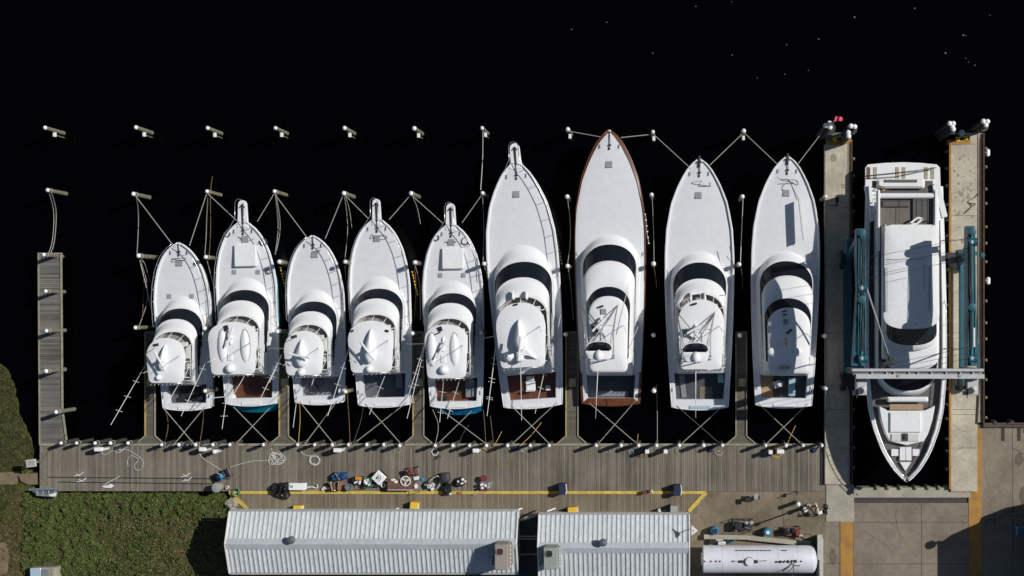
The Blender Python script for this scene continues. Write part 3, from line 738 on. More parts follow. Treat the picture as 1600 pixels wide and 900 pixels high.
        for q in (-.5, .0, .5): mb.tube([(wC * q * 1.1, fy0 - .12 - abs(q) * .45, zc + .02), (wC * q * .95, fy0 - .75 - abs(q) * .3, zh - .1)], .035, 5)
        mb.build('enclosure_bars', ALU, root, smooth=True)
        # rocket launcher rod holders along the aft edge
        mb = MB()
        for q in range(9): x = htw * .8 * (q / 4 - 1); mb.tube([(x, Y(ht[1], zh) - .02, zh - .25), (x + .02, Y(ht[1], zh) - .16, zh + .12)], .035, 5)
        mb.tube([(-htw * .85, Y(ht[1], zh) - .05, zh - .12), (htw * .85, Y(ht[1], zh) - .05, zh - .12)], .03, 6); mb.build('rod_holders', STEEL, root, smooth=True)
        # enclosure clutter on the starboard side: coiled covers, ladder rails
        mb = MB(); r_ = random.Random(int(b['cx'])); ax = wC * .98
        for q in range(7): y = yB + r_.uniform(-.1, 1.4); mb.tube([(ax + r_.uniform(-.25, .1), y, zc + .1), (ax + r_.uniform(-.1, .25), y - r_.uniform(-.4, .5), zc + r_.uniform(.3, .8))], .025, 5)
        mb.tube([(ax - .1, yB - .1, zc + .5), (ax - .2, yB - .9, zs + .2)], .03, 6); mb.tube([(ax - .45, yB - .1, zc + .5), (ax - .5, yB - .9, zs + .2)], .03, 6)
        for q in range(5): t = q / 5 + .1; mb.tube([(ax - .1 - .1 * t, yB - .1 - .8 * t, (zc + .5) * (1 - t) + (zs + .2) * t), (ax - .45 - .05 * t, yB - .1 - .8 * t, (zc + .5) * (1 - t) + (zs + .2) * t)], .02, 5)
        mb.build('bridge_ladder', STEEL, root, smooth=True)
    b['zh'] = zh; htc = (Y(ht[0], zh) + Y(ht[1], zh)) / 2; htl = Y(ht[0], zh) - Y(ht[1], zh)
    kh = SC * (1 - zh / H)
    def loc(px, py, z):      # photograph pixel -> boat local, at height z
        wx, wy, _ = P(px, py, z); v = Matrix.Rotation(-th, 2) @ Vector((wx - ox, wy - oy)); return (v.x, v.y, z)
    b['loc'] = loc
    # deck hatches
    for (hx, hy) in b.get('hatches', []):
        l = loc(hx, hy, zd + .3); z = deckz(l[0], l[1])
        mb = MB(); mb.box((l[0], l[1], z + .02), (.52 if big or hy < yb + 60 else .34, .5 if big or hy < yb + 60 else .34, .06), bev=.02); hh = mb.build('deck_hatch', GRAYH, root)
        s_ = .2 if big or hy < yb + 60 else .13
        fr = MB()
        for a in (-1, 1): fr.box((l[0] + a * s_ * .5, l[1], z + .055), (.02, s_ * 2, .02)); fr.box((l[0], l[1] + a * s_ * .5, z + .0555), (s_ * 2, .02, .02))
        fr.build('hatch_bars', mat('hatch_bar', (.42, .44, .46), .5), hh)
    if b.get('deckbox'):
        x0, y0, x1, y1 = b['deckbox']; l0 = loc(x0, y0, zd + .5); l1 = loc(x1, y1, zd + .5)
        cx_, cy_ = (l0[0] + l1[0]) / 2, (l0[1] + l1[1]) / 2; z = deckz(cx_, cy_)
        MB().box((cx_, cy_, z + .13), (abs(l1[0] - l0[0]), abs(l1[1] - l0[1]), .36), bev=.05).build('dinghy_chock', CANVAS, root)
    # bow gear
    z = sheer(.05); ly = y_b - .055 * LEN
    mb = MB(); mb.lathe((.05, ly, z + .05), [(.09, 0), (.09, .10), (.05, .12), (.07, .18), (.02, .2)], 10); mb.box((-.02, ly - .25, z + .06), (.14, .22, .1), bev=.03)
    mb.tube([(.05, ly, z + .16), (0, y_b - .1, zb + .1)], .03, 5); mb.build('windlass', DKMETAL, root)
    for s in (-1, 1):
        for (uu, kk) in ((.06, .62), (.45, .94), (.93, .93)):
            w = hw(uu) * kk; yy = y_b - uu * LEN; z = sheer(uu) + .06
            mb = MB(); mb.tube([(s * w, yy - .16, z + .07), (s * w, yy + .16, z + .07)], .025, 6); mb.tube([(s * w, yy - .06, z - .03), (s * w, yy - .06, z + .07)], .025, 5); mb.tube([(s * w, yy + .06, z - .03), (s * w, yy + .06, z + .07)], .025, 5)
            mb.build('cleat', DKMETAL if uu < .1 else STEEL, root)
    mb = MB(); r_ = random.Random(int(b['cx'] * 3))
    pts = [(r_.uniform(-1, 1) * hw(.09) * .55 + (.1), y_b - (.085 + .03 * r_.random()) * LEN) for _ in range(7)]
    if not big or b.get('boline'): mb.tube(cr([(x, y, sheer(.1) + .1) for x, y in pts], 5), .016, 5); mb.build('bow_line_tail', ROPED, root)
    if b.get('pulpit'):
        pl_ = (yb - b['pulpit']) * kx; pw = b.get('pw', .30)
        o = outline(y_b + pl_, pw, pw, y_b - .55, pw * 1.25, .05)
        pp = MB().loft([ring(o, zb - .12), ring(o, zb + .02)] + [ring([(x * .9, y) for x, y in o], zb + .05)], True, True).build('bow_pulpit', GEL, root)
        mb = MB(); mb.box((.04, y_b + pl_ * .30, zb + .10), (.12, pl_ * 1.0, .10), bev=.03); mb.tube([(.04, y_b - .3, zb + .1), (.04, y_b + pl_ * .8, zb + .15)], .05, 6)
        mb.tube([(-.18, y_b + pl_ * .62, zb + .12), (.04, y_b + pl_ * .8, zb + .14), (.22, y_b + pl_ * .62, zb + .12)], .035, 5); mb.build('anchor', DKMETAL, pp)
    if b.get('anchor'):
        mb = MB(); mb.box((0, y_b - .28, zb + .1), (.16, .75, .1), bev=.03); mb.tube([(-.16, y_b - .35, zb + .12), (0, y_b + .1, zb + .12), (.16, y_b - .35, zb + .12)], .045, 5)
        mb.lathe((0, y_b + .14, zb - .05), [(.09, 0), (.09, .15), (.02, .18)], 8); mb.build('anchor', DKMETAL, root)
    # bow rail
    if b.get('rail'):
        mb = MB(); hR = .78; u1 = b['rail']; L_ = []; R_ = []
        for s in (-1, 1):
            pts = [(s * (hw(.012 + (u1 - .012) * i / 20) - .07), y_b - (.012 + (u1 - .012) * i / 20) * LEN, sheer(.012 + (u1 - .012) * i / 20) + hR) for i in range(21)]
            if b.get('pulpit'): pts = [(s * b.get('pw', .30) * .95, y_b + pl_ * .8, zb + hR), (s * b.get('pw', .3) * .98, y_b + .1, zb + hR)] + pts[1:]
            pts.append((pts[-1][0], pts[-1][1] - .35, pts[-1][2] - hR + .05))
            mb.tube(pts, .026, 6)
            for q in range(2, len(pts) - 1, 3): mb.tube([pts[q], (pts[q][0] + s * .03, pts[q][1], pts[q][2] - hR)], .02, 5)
        if b.get('pulpit'): w_ = b.get('pw', .3) * .95; mb.tube([(w_, y_b + pl_ * .8, zb + hR), (w_ * .6, y_b + pl_ * .97, zb + hR), (0, y_b + pl_ * 1.02, zb + hR), (-w_ * .6, y_b + pl_ * .97, zb + hR), (-w_, y_b + pl_ * .8, zb + hR)], .026, 6)
        mb.build('bow_rail', STEEL, root, smooth=True)
    # outriggers and centre rigger given by photograph end points
    for (x0, y0, z0, x1, y1, z1) in b.get('poles', []):
        a = Vector(loc(x0, y0, z0)); c = Vector(loc(x1, y1, z1)); mb = MB(); mb.tube([a, c], .034, 6, .018)
        d = (c - a).normalized(); sd_ = d.cross(Vector((.25, 0, 1))).normalized()
        pr_ = mb.build('outrigger', ALU, root, smooth=True)
        sp_ = MB()
        if z1 - z0 > 3.5:
            for t in (.3, .55, .78): m_ = a.lerp(c, t); sp_.tube([m_ - sd_ * .26, m_ + sd_ * .22], .014, 5)
            sp_.build('spreader', ALU, pr_)
    # whip antennas added to cast thin shadow lines over the hardtop
    for (fx, fy, L_, dx, dy) in ((.82, .62, 2.6, .3, -.5), (-.80, .30, 1.5, 0, -.2)):
        ax_, ay_ = fx * htw * .95, Y(ht[1], zh) * (1 - fy) + Y(ht[0], zh) * fy
        MB().tube([(ax_, ay_, zh + .05), (ax_ + dx, ay_ + dy, zh + L_)], .03, 5, .014).build('added_antenna', ALU, root)
    return root, b
def ellipsoid(c, r, n=14, m=7, rz=0, z0=0):
    prof = [(cos(pi / 2 * i / m), sin(pi / 2 * i / m)) for i in range(m + 1)]
    mb = MB(); M = Matrix.Rotation(rz, 3, 'Z'); vs = []; fs = []
    for (pr_, pz) in prof:
        for k in range(n):
            a = 2 * pi * k / n; v = M @ Vector((r[0] * pr_ * cos(a), r[1] * pr_ * sin(a), r[2] * pz)); vs.append(v + Vector(c))
    for i in range(m):
        for k in range(n): fs.append((i * n + k, i * n + (k + 1) % n, (i + 1) * n + (k + 1) % n, (i + 1) * n + k))
    return mb.add(vs, fs)
def teardrop(c, w, l, h, rz=0, sharp=1.5):
    """radar pod: pointed to the bow, round aft"""
    mb = MB(); n = 20; rings = []; M = Matrix.Rotation(rz, 3, 'Z')
    for i in range(9):
        t = i / 8; s = cos(t * pi / 2) ** .65; z = h * sin(t * pi / 2); r = []
        for k in range(n):
            a = 2 * pi * k / n; x = sin(a); y = cos(a)
            yy = y * (l * .62 if y > 0 else l * .38); xx = x * w / 2 * (1 - max(0, y) ** sharp * .55)
            v = M @ Vector((xx * s, yy * s + (-l * .10) * t, z)); r.append(tuple(v + Vector(c)))
        rings.append(r)
    return mb.loft(rings)
def radar_bar(root, loc, px, py, z, ang, L=1.6, ped=.5):
    x, y, _ = loc(px, py, z)
    m = MB(); m.lathe((x, y, z - ped), [(.16, 0), (.14, ped * .8), (.1, ped)], 10); p_ = m.build('radar_pedestal', GEL, root, smooth='auto')
    m = MB(); m.box((x, y, z + .08), (L, .16, .12), rz=ang, bev=.04); m.build('radar_scanner', GEL, p_)
def topbits(root, loc, z, bits):
    for (px, py, w, l, h, m, ang, nm) in bits:
        x, y, _ = loc(px, py, z); MB().box((x, y, z + h / 2), (w, l, h), rz=ang, bev=min(.03, h * .3)).build(nm, m, root)
def whip(root, loc, px, py, z, L, dx=0, dy=0):
    x, y, _ = loc(px, py, z); MB().tube([(x, y, z), (x + dx, y + dy, z + L)], .02, 5, .008).build('added_antenna', ALU, root)
def coil(root, loc, px, py, z, r, m=ROPED, turns=2, name='hose', seed=1):
    r_ = random.Random(seed); x, y, _ = loc(px, py, z); pts = []
    for i in range(turns * 10 + 1):
        a = 2 * pi * i / 10; q = r * (1 + r_.uniform(-.15, .15)); pts.append((x + q * cos(a), y + q * sin(a) * .9, z + .02 + i * .003))
    MB().tube(cr(pts, 2), .03, 5).build(name, m, root)
R = []
def add(**b): R.append(sportfish(b)); return R[-1]
# 1
r1, b1 = add(label='smallest white sportfishing boat, first from the left, with dark covered cockpit', cx=286.5, w=43.5, bow=379, stern=637, rot=radians(1), ws=(482, 499), ht=(528, 598), htw=30.5, cock=(601, 630),
    hull=GEL, sole=mat('charcoal_sole', (.09, .10, .12), .7, var=.3, scale=2), hatches=[(282, 411), (264, 463), (299, 463)], rail=.5, rubm=GEL, poles=[(330, 547, 3.4, 283, 650, 10), (281, 597, 4.4, 264, 626, 6.8), (228, 569, 3.6, 173, 664, 10.4)], trunk=462)
l = b1['loc']; zt = b1['zh'] + .1
teardrop(l(256, 563, zt), .62, 1.95, .55, radians(-8)).build('radar_pod', GEL, r1, smooth=True); radar_bar(r1, l, 250, 564, zt + .95, radians(-62), 1.7, .5)
ellipsoid(l(248, 590, zt), (.22, .22, .3)).build('satellite_dome', GEL, r1, smooth=True)
topbits(r1, l, zt - .02, [(244, 539, .42, .2, .08, DKMETAL, .2, 'spotlight'), (239, 546, .9, .04, .05, DKMETAL, .5, 'light_bar'), (267, 584, .12, .05, .05, DKMETAL, 0, 'vent'), (267, 562, .12, .05, .05, DKMETAL, 0, 'vent')])
topbits(r1, l, 0.65, [(297, 612, 1.6, .7, .12, BLK, .1, 'cockpit_cover'), (263, 606, .5, .5, .35, SOLEG, .1, 'bait_box'), (300, 622, 1.9, .35, .3, BLK, .05, 'folded_cover')])
# 2
r2, b2 = add(label='white sportfishing boat with turquoise stern and teak cockpit, second from the left', cx=387, w=47, bow=344, stern=630, rot=radians(1.2), ws=(453, 470), ht=(503, 585), htw=38, cock=(586, 622),
    hull=TURQ, sole=TEAK, hatches=[(385, 374), (366, 425), (403, 425)], deckbox=(367, 383, 402, 416), pulpit=313, pw=.34, rail=.55, rake=.62, poles=[(440, 554, 3.4, 407, 623, 9), (385, 583, 4.4, 363, 619, 6.8), (359, 584, 3.6, 347, 670, 9.5)], trunk=433, hta=1.2)
l = b2['loc']; zt = b2['zh'] + .1
for x in (348, 383): ellipsoid(l(x, 541, zt), (.36, 1.25, .26), rz=radians(1)).build('hardtop_pod', GEL, r2, smooth=True)
for x in (348, 383): MB().lathe(l(x, 541, zt - .02), [(.42, 0), (.42, .05), (.36, .06)], 20, 1, 3.1).build('pod_rim', GREY, r2, smooth='auto')
ellipsoid(l(360, 576, zt), (.36, .36, .45)).build('satellite_dome', GEL, r2, smooth=True); ellipsoid(l(361, 534, zt), (.16, .3, .2)).build('searchlight', GEL, r2, smooth=True)
radar_bar(r2, l, 359, 527, zt + .5, radians(70), 1.5, .4)
topbits(r2, l, zt - .02, [(354, 512, .3, .35, .15, BLK, .3, 'air_horn'), (350, 518, .5, .1, .08, BLK, .4, 'air_horn'), (360, 558, .35, .5, .15, GEL, 0, 'hardtop_locker')])
coil(r2, l, 412, 378, 2.35, .28, ROPED, 2, 'rope_loop', seed=31); coil(r2, l, 355, 366, 2.45, .22, ROPED, 2, 'rope_loop', seed=33); coil(r2, l, 421, 424, 2.15, .2, ROPED, 2, 'rope_loop', seed=34)
coil(r2, l, 399, 603, .68, .42, NAVY, 2, seed=4)
topbits(r2, l, .62, [(366, 620, .32, .32, .3, WHT, .3, 'bait_bucket'), (372, 596, .5, .6, .02, TEAK, 0, 'lazarette_hatch')])
# 3
r3, b3 = add(label='white sportfishing boat with pale grey cockpit and loose hose, third from the left', cx=494.5, w=44, bow=368, stern=628, rot=radians(.9), ws=(471, 487), ht=(517, 586), htw=31, cock=(589, 618), hull=GEL, sole=SOLEG, hatches=[(493, 398)], rail=.5, cw=.78,
    poles=[(545, 545, 3.4, 512, 650, 10), (491, 588, 4.4, 487, 602, 6), (440, 555, 3.6, 421, 598, 8), (464, 620, 1.4, 458, 668, 4)], trunk=452)
l = b3['loc']; zt = b3['zh'] + .1
teardrop(l(472, 557, zt), .95, 2.1, .6, 0).build('radar_pod', GEL, r3, smooth=True); radar_bar(r3, l, 468, 556, zt + .95, radians(-12), 1.7, .5)
ellipsoid(l(471, 582, zt), (.3, .3, .35)).build('satellite_dome', GEL, r3, smooth=True)
topbits(r3, l, zt - .02, [(460, 526, .42, .2, .1, DKMETAL, .2, 'spotlight'), (452, 532, .8, .04, .05, DKMETAL, .4, 'light_bar'), (454, 549, .14, .05, .05, DKMETAL, 0, 'vent'), (483, 572, .14, .05, .05, DKMETAL, 0, 'vent'), (451, 570, .3, .06, .05, DKMETAL, -.7, 'vent')])
coil(r3, l, 489, 608, .8, .45, ROPED, 3, seed=8); coil(r3, l, 500, 597, .8, .3, ROPED, 1, seed=9)
# 4
r4, b4 = add(label='white sportfishing boat with bow pulpit and dark grey carpeted cockpit, fourth from the left', cx=595, w=47, bow=340, stern=632, rot=radians(1.3), ws=(451, 467), ht=(501, 582), htw=35.5, cock=(584, 621), hull=GEL, sole=mat('blue_grey_carpet', (.10, .11, .13), .9, var=.15), hatches=[(590, 373)], pulpit=311, rail=.55,
    poles=[(664, 540, 3.4, 636, 654, 10), (601, 588, 4.4, 577, 648, 8.0), (560, 588, 2, 566, 590, 3)], trunk=431, boline=1)
l = b4['loc']; zt = b4['zh'] + .1
teardrop(l(579, 547, zt), .9, 2.6, .65, radians(-3)).build('radar_pod', GEL, r4, smooth=True); radar_bar(r4, l, 574, 548, zt + 1.1, radians(-55), 1.7, .6)
ellipsoid(l(577, 577, zt), (.28, .28, .35)).build('satellite_dome', GEL, r4, smooth=True)
topbits(r4, l, zt - .02, [(551, 517, .18, .14, .12, BLK, .6, 'spotlight'), (605, 517, .26, .16, .14, BLK, -.3, 'spotlight'), (592, 525, .16, .06, .05, DKMETAL, .2, 'vent'), (559, 526, .16, .06, .05, DKMETAL, .2, 'vent'), (590, 545, .12, .05, .05, DKMETAL, 0, 'vent'), (556, 566, .3, .06, .05, DKMETAL, -.7, 'vent')])
topbits(r4, l, .62, [(625, 597, .5, .9, .35, SOLEG, 0, 'bait_box')])
# 5
r5, b5 = add(label='white sportfishing boat with bright blue stern and oval hardtop pods, fifth from left', cx=709, w=46.5, bow=348, stern=634, rot=radians(.9), ws=(458, 474), ht=(507, 591), htw=33.5, cock=(591, 627), hull=mat('bright_blue_hull', (.015, .34, .70), .3), sole=TEAK, hatches=[(706, 379), (688, 430), (724, 430)],
    deckbox=(691, 388, 725, 420), pulpit=318, pw=.34, rail=.55, rake=.62, poles=[(664, 536, 3.4, 636, 625, 9), (717, 597, 4.4, 699, 654, 8.4), (693, 593, 4.4, 687, 660, 8.5), (777, 524, 3.4, 761, 650, 9.5)], trunk=438, hta=1.2)
l = b5['loc']; zt = b5['zh'] + .1
for x in (675, 710): ellipsoid(l(x, 546, zt), (.36, 1.25, .26), rz=radians(1)).build('hardtop_pod', GEL, r5, smooth=True)
for x in (675, 710): MB().lathe(l(x, 546, zt - .02), [(.42, 0), (.42, .05), (.36, .06)], 20, 1, 3.1).build('pod_rim', GREY, r5, smooth='auto')
ellipsoid(l(693, 578, zt), (.36, .36, .45)).build('satellite_dome', GEL, r5, smooth=True); ellipsoid(l(693, 532, zt), (.16, .35, .2)).build('searchlight', GEL, r5, smooth=True)
radar_bar(r5, l, 690, 546, zt + .5, radians(60), 1.5, .4)
topbits(r5, l, zt - .02, [(688, 514, .3, .35, .15, BLK, .3, 'air_horn'), (684, 521, .5, .1, .08, BLK, .4, 'air_horn'), (693, 561, .35, .6, .15, GEL, 0, 'hardtop_locker')])
topbits(r5, l, .62, [(736, 607, .75, 1.3, .4, SOLEG, 0, 'bait_box'), (742, 612, .35, .7, .5, SOLEG, 0, 'tackle_locker')]); coil(r5, l, 711, 603, .68, .4, ROPED, 2, seed=12)
coil(r5, l, 727, 377, 2.35, .28, ROPED, 2, 'rope_loop', seed=35); coil(r5, l, 682, 372, 2.4, .2, ROPED, 2, 'rope_loop', seed=36)
for x in (684, 691, 698): MB().lathe(l(x, 622, .62), [(.14, 0), (.14, .25)], 12).build('bucket', DKMETAL, r5)
# 6
r6, b6 = add(label='large white sportfishing boat with bow pulpit and teak cockpit, sixth from the left', big=True, cx=819.5, w=55.5, bow=252, stern=634, rot=radians(3.6), ws=(409, 434), ht=(473, 574), htw=38.5, cock=(584, 624), hull=GEL, sole=TEAK, hatches=[(807.5, 304.5)], pulpit=224, pw=.38, rail=.46, trunk=382,
    poles=[(813, 545, 6.4, 815, 657, 9.5), (855, 560, 4, 836, 646, 9), (877, 486, 3.6, 872, 512, 6), (775, 536, 3.6, 761, 650, 9.5)], hta=1.9, kr=.72)
l = b6['loc']; zt = b6['zh'] + .1
teardrop(l(814, 530, zt), .95, 2.4, .9, radians(3), 1.2).build('radar_pod', GEL, r6, smooth=True)
MB().loft([[tuple(Vector(l(x, y, zt + z))) for x, y in p_] for z, p_ in ((0, [(804, 547), (828, 545), (840, 562), (828, 556), (806, 560)]), (.5, [(808, 549), (824, 548), (832, 558), (824, 555), (808, 556)]))]).build('radar_arch', GEL, r6)
ellipsoid(l(796, 557, zt), (.42, .42, .5)).build('satellite_dome', GEL, r6, smooth=True); ellipsoid(l(813, 560, zt + .4), (.3, .3, .5)).build('searchlight', GEL, r6, smooth=True)
radar_bar(r6, l, 812, 545, zt + 1.5, radians(80), 1.8, .8)
topbits(r6, l, zt - .02, [(806, 476, .3, .14, .12, BLK, .2, 'spotlight')])
z = b6['zh'] - 1.25
for x in (802, 823): teardrop(l(x, 463, z), .25, .75, .45, 0).build('air_scoop', GEL, r6, smooth=True)
x, y, _ = l(829, 603, 1.1); MB().box((x, y, 1.1), (.75, .7, .14), bev=.06).box((x, y - .35, 1.4), (.7, .12, .6), bev=.04).lathe((x, y, .85), [(.1, 0), (.08, .3)], 10).box((x, y + .55, .95), (.6, .35, .06), bev=.02).build('fighting_chair', GEL, r6)
topbits(r6, l, .9, [(857, 606, .35, .35, .5, WHT, 0, 'bait_bucket'), (852, 575, 1.1, .5, .5, GEL, 0, 'mezzanine_seat')])
# 7
def tower(root, b, cxp, front, rear, plat, z0, zp, pw, ycw):
    l = b['loc']; mb = MB(); k = SC
    F = [Vector(l(cxp + s * front[0], front[1], z0)) for s in (-1, 1)]; Rr = [Vector(l(cxp + s * rear[0], rear[1], z0 - .6)) for s in (-1, 1)]
    zq = zp - .7
    G = [Vector(l(cxp + s * pw * .8, plat[0] + 8, zq)) for s in (-1, 1)]; Q = [Vector(l(cxp + s * pw * .8, plat[1] - 6, zq)) for s in (-1, 1)]
    for s in (0, 1):
        mb.tube([F[s], G[s]], .045, 6); mb.tube([Rr[s], Q[s]], .045, 6); mb.tube([F[s], Q[s]], .03, 6); mb.tube([F[s].lerp(G[s], .45), Rr[s].lerp(Q[s], .45)], .03, 6)
        mb.tube([Rr[s], G[s]], .03, 6)
    mb.tube([F[0], G[1]], .035, 6); mb.tube([F[1], G[0]], .035, 6); mb.tube([F[0], F[0] + Vector((0, 0, -.1))], .05, 6)
    mb.tube([Rr[0].lerp(Q[0], .5), Rr[1].lerp(Q[1], .5)], .03, 6); mb.tube([F[0].lerp(G[0], .5), F[1].lerp(G[1], .5)], .03, 6)
    for q in range(6):
        t = .1 + q * .15; a = Rr[0].lerp(Q[0], t); mb.tube([a, a + Vector((.4, 0, 0))], .02, 5)
    tw = mb.build('tuna_tower', mat('tower_pipe', (.36, .36, .37), .35, metal=.3), root, smooth=True)
    # buggy: platform, coaming, dark windscreen, belly rail
    yF, yA = l(cxp, plat[0], zp)[1], l(cxp, plat[1], zp)[1]; xc = l(cxp, plat[0], zp)[0]; w = pw * SC * (1 - zp / H)
    def off(o): return [(x + xc, y) for x, y in o]
    o = off(outline(yF, .5, w, yA, w * .9, .2, 2.4)); o2_ = off(outline(yF - .45, .4, w * .88, yA, w * .8, .2, 2.4))
    MB().loft([ring(o, zp - .7), ring(o, zp - .6)] + lerp_rings(o, zp - .6, o, zp - .05, 2, 'l') + [ring([((x - xc) * .92 + xc, y) for x, y in o], zp - .05)], True, True).build('tower_platform', GEL, tw, smooth='auto')
    o3 = off(outline(yF - .05, .5, w * .92, yF - .62, w * .92, .05, 2.4)); o4 = off(outline(yF - .28, .4, w * .78, yF - .60, w * .8, .05, 2.4))
    MB().loft(lerp_rings(o3, zp - .04, o4, zp + .35, 2, 'l')).build('tower_windscreen', MASK, tw)
    o5 = off(outline(yF - .62, .15, w * 1.0, yA + .05, w * .85, .2, 2.6))
    MB().loft([ring(o5, zp + .25)] + [ring([((x - xc) * 1.0 + xc, y) for x, y in o5], zp + .32), ring([((x - xc) * .85 + xc, yA + (y - yA) * .85) for x, y in o5], zp + .38)], True, True).build('tower_top', GEL, tw, smooth='auto')
    ellipsoid((xc, (yF + yA) / 2 - .35, zp + .37), (.3, .42, .3)).build('satellite_dome', GEL, tw, smooth=True)
    m = MB()
    for s in (-1, 1):
        for yy in (yF - .6, yA + .2): m.tube([(xc + s * w * .8, yy, zp - .1), (xc + s * w * .8, yy, zp + .3)], .025, 5)
    m.build('tower_posts', ALU, tw)
r7, b7 = add(label='largest white sportfishing boat, with varnished brown bow edging and a tuna tower', big=True, cx=953.5, w=55, bow=203, stern=630, rot=radians(.1), ws=(382, 408), ht=(463, 582), htw=31, enclosed=(448, 463), tower=True, cock=(586, 622), hull=GEL, sole=SOLED, hatches=[(952, 258)], cover=True, toerail=False,
    kw=.75, kr=.70, trunk=366, poles=[(934, 580, 8.6, 930.5, 654, 8.6), (975, 563, 5.2, 997, 510, 6), (963, 522, 6.5, 983, 441, 9)], rubm=VARN, padm=VARN)
l = b7['loc']; zt = b7['zh']
tower(r7, b7, 936, (29, 477), (26, 560), (533, 562), zt - .05, 8.9, 21, 0)
topbits(r7, l, zt + .0, [(939.5, 479, .35, .15, .15, BLK, .3, 'spotlight'), (943, 487, .42, .42, .06, GRAYH, 0, 'deck_hatch'), (929, 511, .4, .6, .3, BLK, .4, 'searchlight'), (937, 505, .35, .9, .35, GEL, -.6, 'radar_mount'), (931, 521, .4, .3, .2, DKMETAL, 0, 'air_horn')])
teardrop(l(938, 512, zt), .5, 1.1, .4, 0).build('radar_pod', GEL, r7, smooth=True); radar_bar(r7, l, 938, 505, zt + 1.3, radians(45), 1.7, .7)
topbits(r7, l, zt - 1.0, [(966, 568, 1.0, .7, .35, GEL, 0, 'mezzanine_seat')])
topbits(r7, l, .92, [(955, 615, 2.6, .4, .03, SOLEG, 0, 'folded_cover'), (925, 602, .8, 1.6, .05, SOLEG, .2, 'folded_cover')])
# 8
r8, b8 = add(label='large white sportfishing boat with tuna tower and navy cockpit, eighth from the left', big=True, cx=1093, w=53.5, bow=248, stern=636, rot=radians(.25), ws=(410, 436), ht=(468, 577), htw=36, cock=(583, 624), hull=GEL, sole=SOLED, hatches=[(1091, 306)], anchor=True, boline=1, kw=.77, kr=.72, trunk=392, hta=1.9, cw=.84,
    poles=[(1087, 580, 8.4, 1087, 653, 8.4), (1124, 462, 6.0, 1134, 461 + 0, 7.2)], padm=ICE)
l = b8['loc']; zt = b8['zh']
tower(r8, b8, 1087, (30, 487), (27, 562), (535, 566), zt + .05, 8.9, 21, 0)
for x in (1079, 1101): teardrop(l(x, 466, zt - 1.25), .25, .75, .45, 0).build('air_scoop', GEL, r8, smooth=True)
topbits(r8, l, zt + .12, [(1085, 475, .38, .15, .15, BLK, .25, 'spotlight'), (1071, 520, .25, .6, .2, SOLEG, 0, 'life_raft'), (1083, 528, .3, .2, .2, BLK, 0, 'air_horn'), (1085, 518, .35, .9, .35, GEL, -.6, 'radar_mount')])
teardrop(l(1086, 520, zt + .1), .5, 1.1, .4, 0).build('radar_pod', GEL, r8, smooth=True); radar_bar(r8, l, 1087, 513, zt + 1.3, radians(30), 1.5, .7)
topbits(r8, l, .92, [(1126, 591, .45, .65, .5, ICE, 0, 'bait_box'), (1103, 615, 1.0, 1.1, .04, mat('mat_brown', (.16, .14, .11), .8), 0, 'floor_mat'), (1067, 603, .4, 1.8, .1, SOLEG, .1, 'folded_cover')])
coil(r8, l, 1074, 277, 2.85, .28, ROPED, 1, 'rope_loop', seed=3)
MB().tube([l(1140, 385, 3.3), l(1146, 415, 3.1), l(1135, 400, 3.2)], .03, 5).build('deck_hose', ROPED, r8)
# 9
r9, b9 = add(label='large white sportfishing boat with half tan cockpit, moored beside the lift slip pier', big=True, cx=1227, w=53, bow=244, stern=633, rot=radians(-.5), ws=(408, 431), ht=(481, 584), htw=33.5, enclosed=(466, 481), cock=(586, 622), hull=GEL, sole=SOLED, hatches=[(1227.5, 302.5)], anchor=True, boline=1, kw=.77, kr=.72, trunk=392, cw=.80)
l = b9['loc']; zt = b9['zh']
topbits(r9, l, zt, [(1233, 518, .5, .14, .16, BLK, .7, 'spotlight'), (1217, 537, .4, .14, .12, WHT, -.9, 'radar_mount'), (1228, 503, .34, .4, .05, GRAYH, 0, 'deck_hatch'), (1226, 492, .3, .1, .1, BLK, .2, 'air_horn'), (1226, 486, .35, .1, .1, BLK, .2, 'air_horn'), (1228, 534, .14, .6, .06, YELP, .1, 'cable_run'), (1226, 574, .8, .25, .2, GREY, 0, 'hardtop_locker')])
for x in (1206, 1247): ellipsoid(l(x, 550, zt), (.33, .33, .2), 16).build('satellite_dome', GEL, r9, smooth=True)
topbits(r9, l, .92, [(1195.5, 602, 1.25, 1.9, .06, TAN, 0, 'plywood_cover'), (1214, 600, .55, .5, .45, WHT, .3, 'bait_bucket'), (1236.5, 604, .5, 1.4, .42, ICE, 0, 'bait_box')])
ms = MB(); ms.beam(l(1248, 312, 3.4), l(1255.5, 376, 3.3), .06, .6); ms.beam(l(1252, 312, 3.4), l(1259.5, 376, 3.3), .05, .05); ms.build('stowed_pole_shadow_board', ALU, r9)  # thin pole plus an upright board shaped to cast a broad shadow
MB().tube(cr([l(1213, 275, 2.95), l(1219, 280, 2.95), l(1228, 276, 2.95), l(1234, 284, 2.95), l(1240, 296, 2.9), l(1248, 312, 2.9)], 6), .02, 5).build('deck_hose', ROPED, r9)
MB().tube(cr([l(1223, 298, 2.9), l(1222, 293, 2.9), l(1226, 288, 2.95), l(1231, 286, 2.95)], 6), .02, 5).build('deck_hose', ROPED, r9)

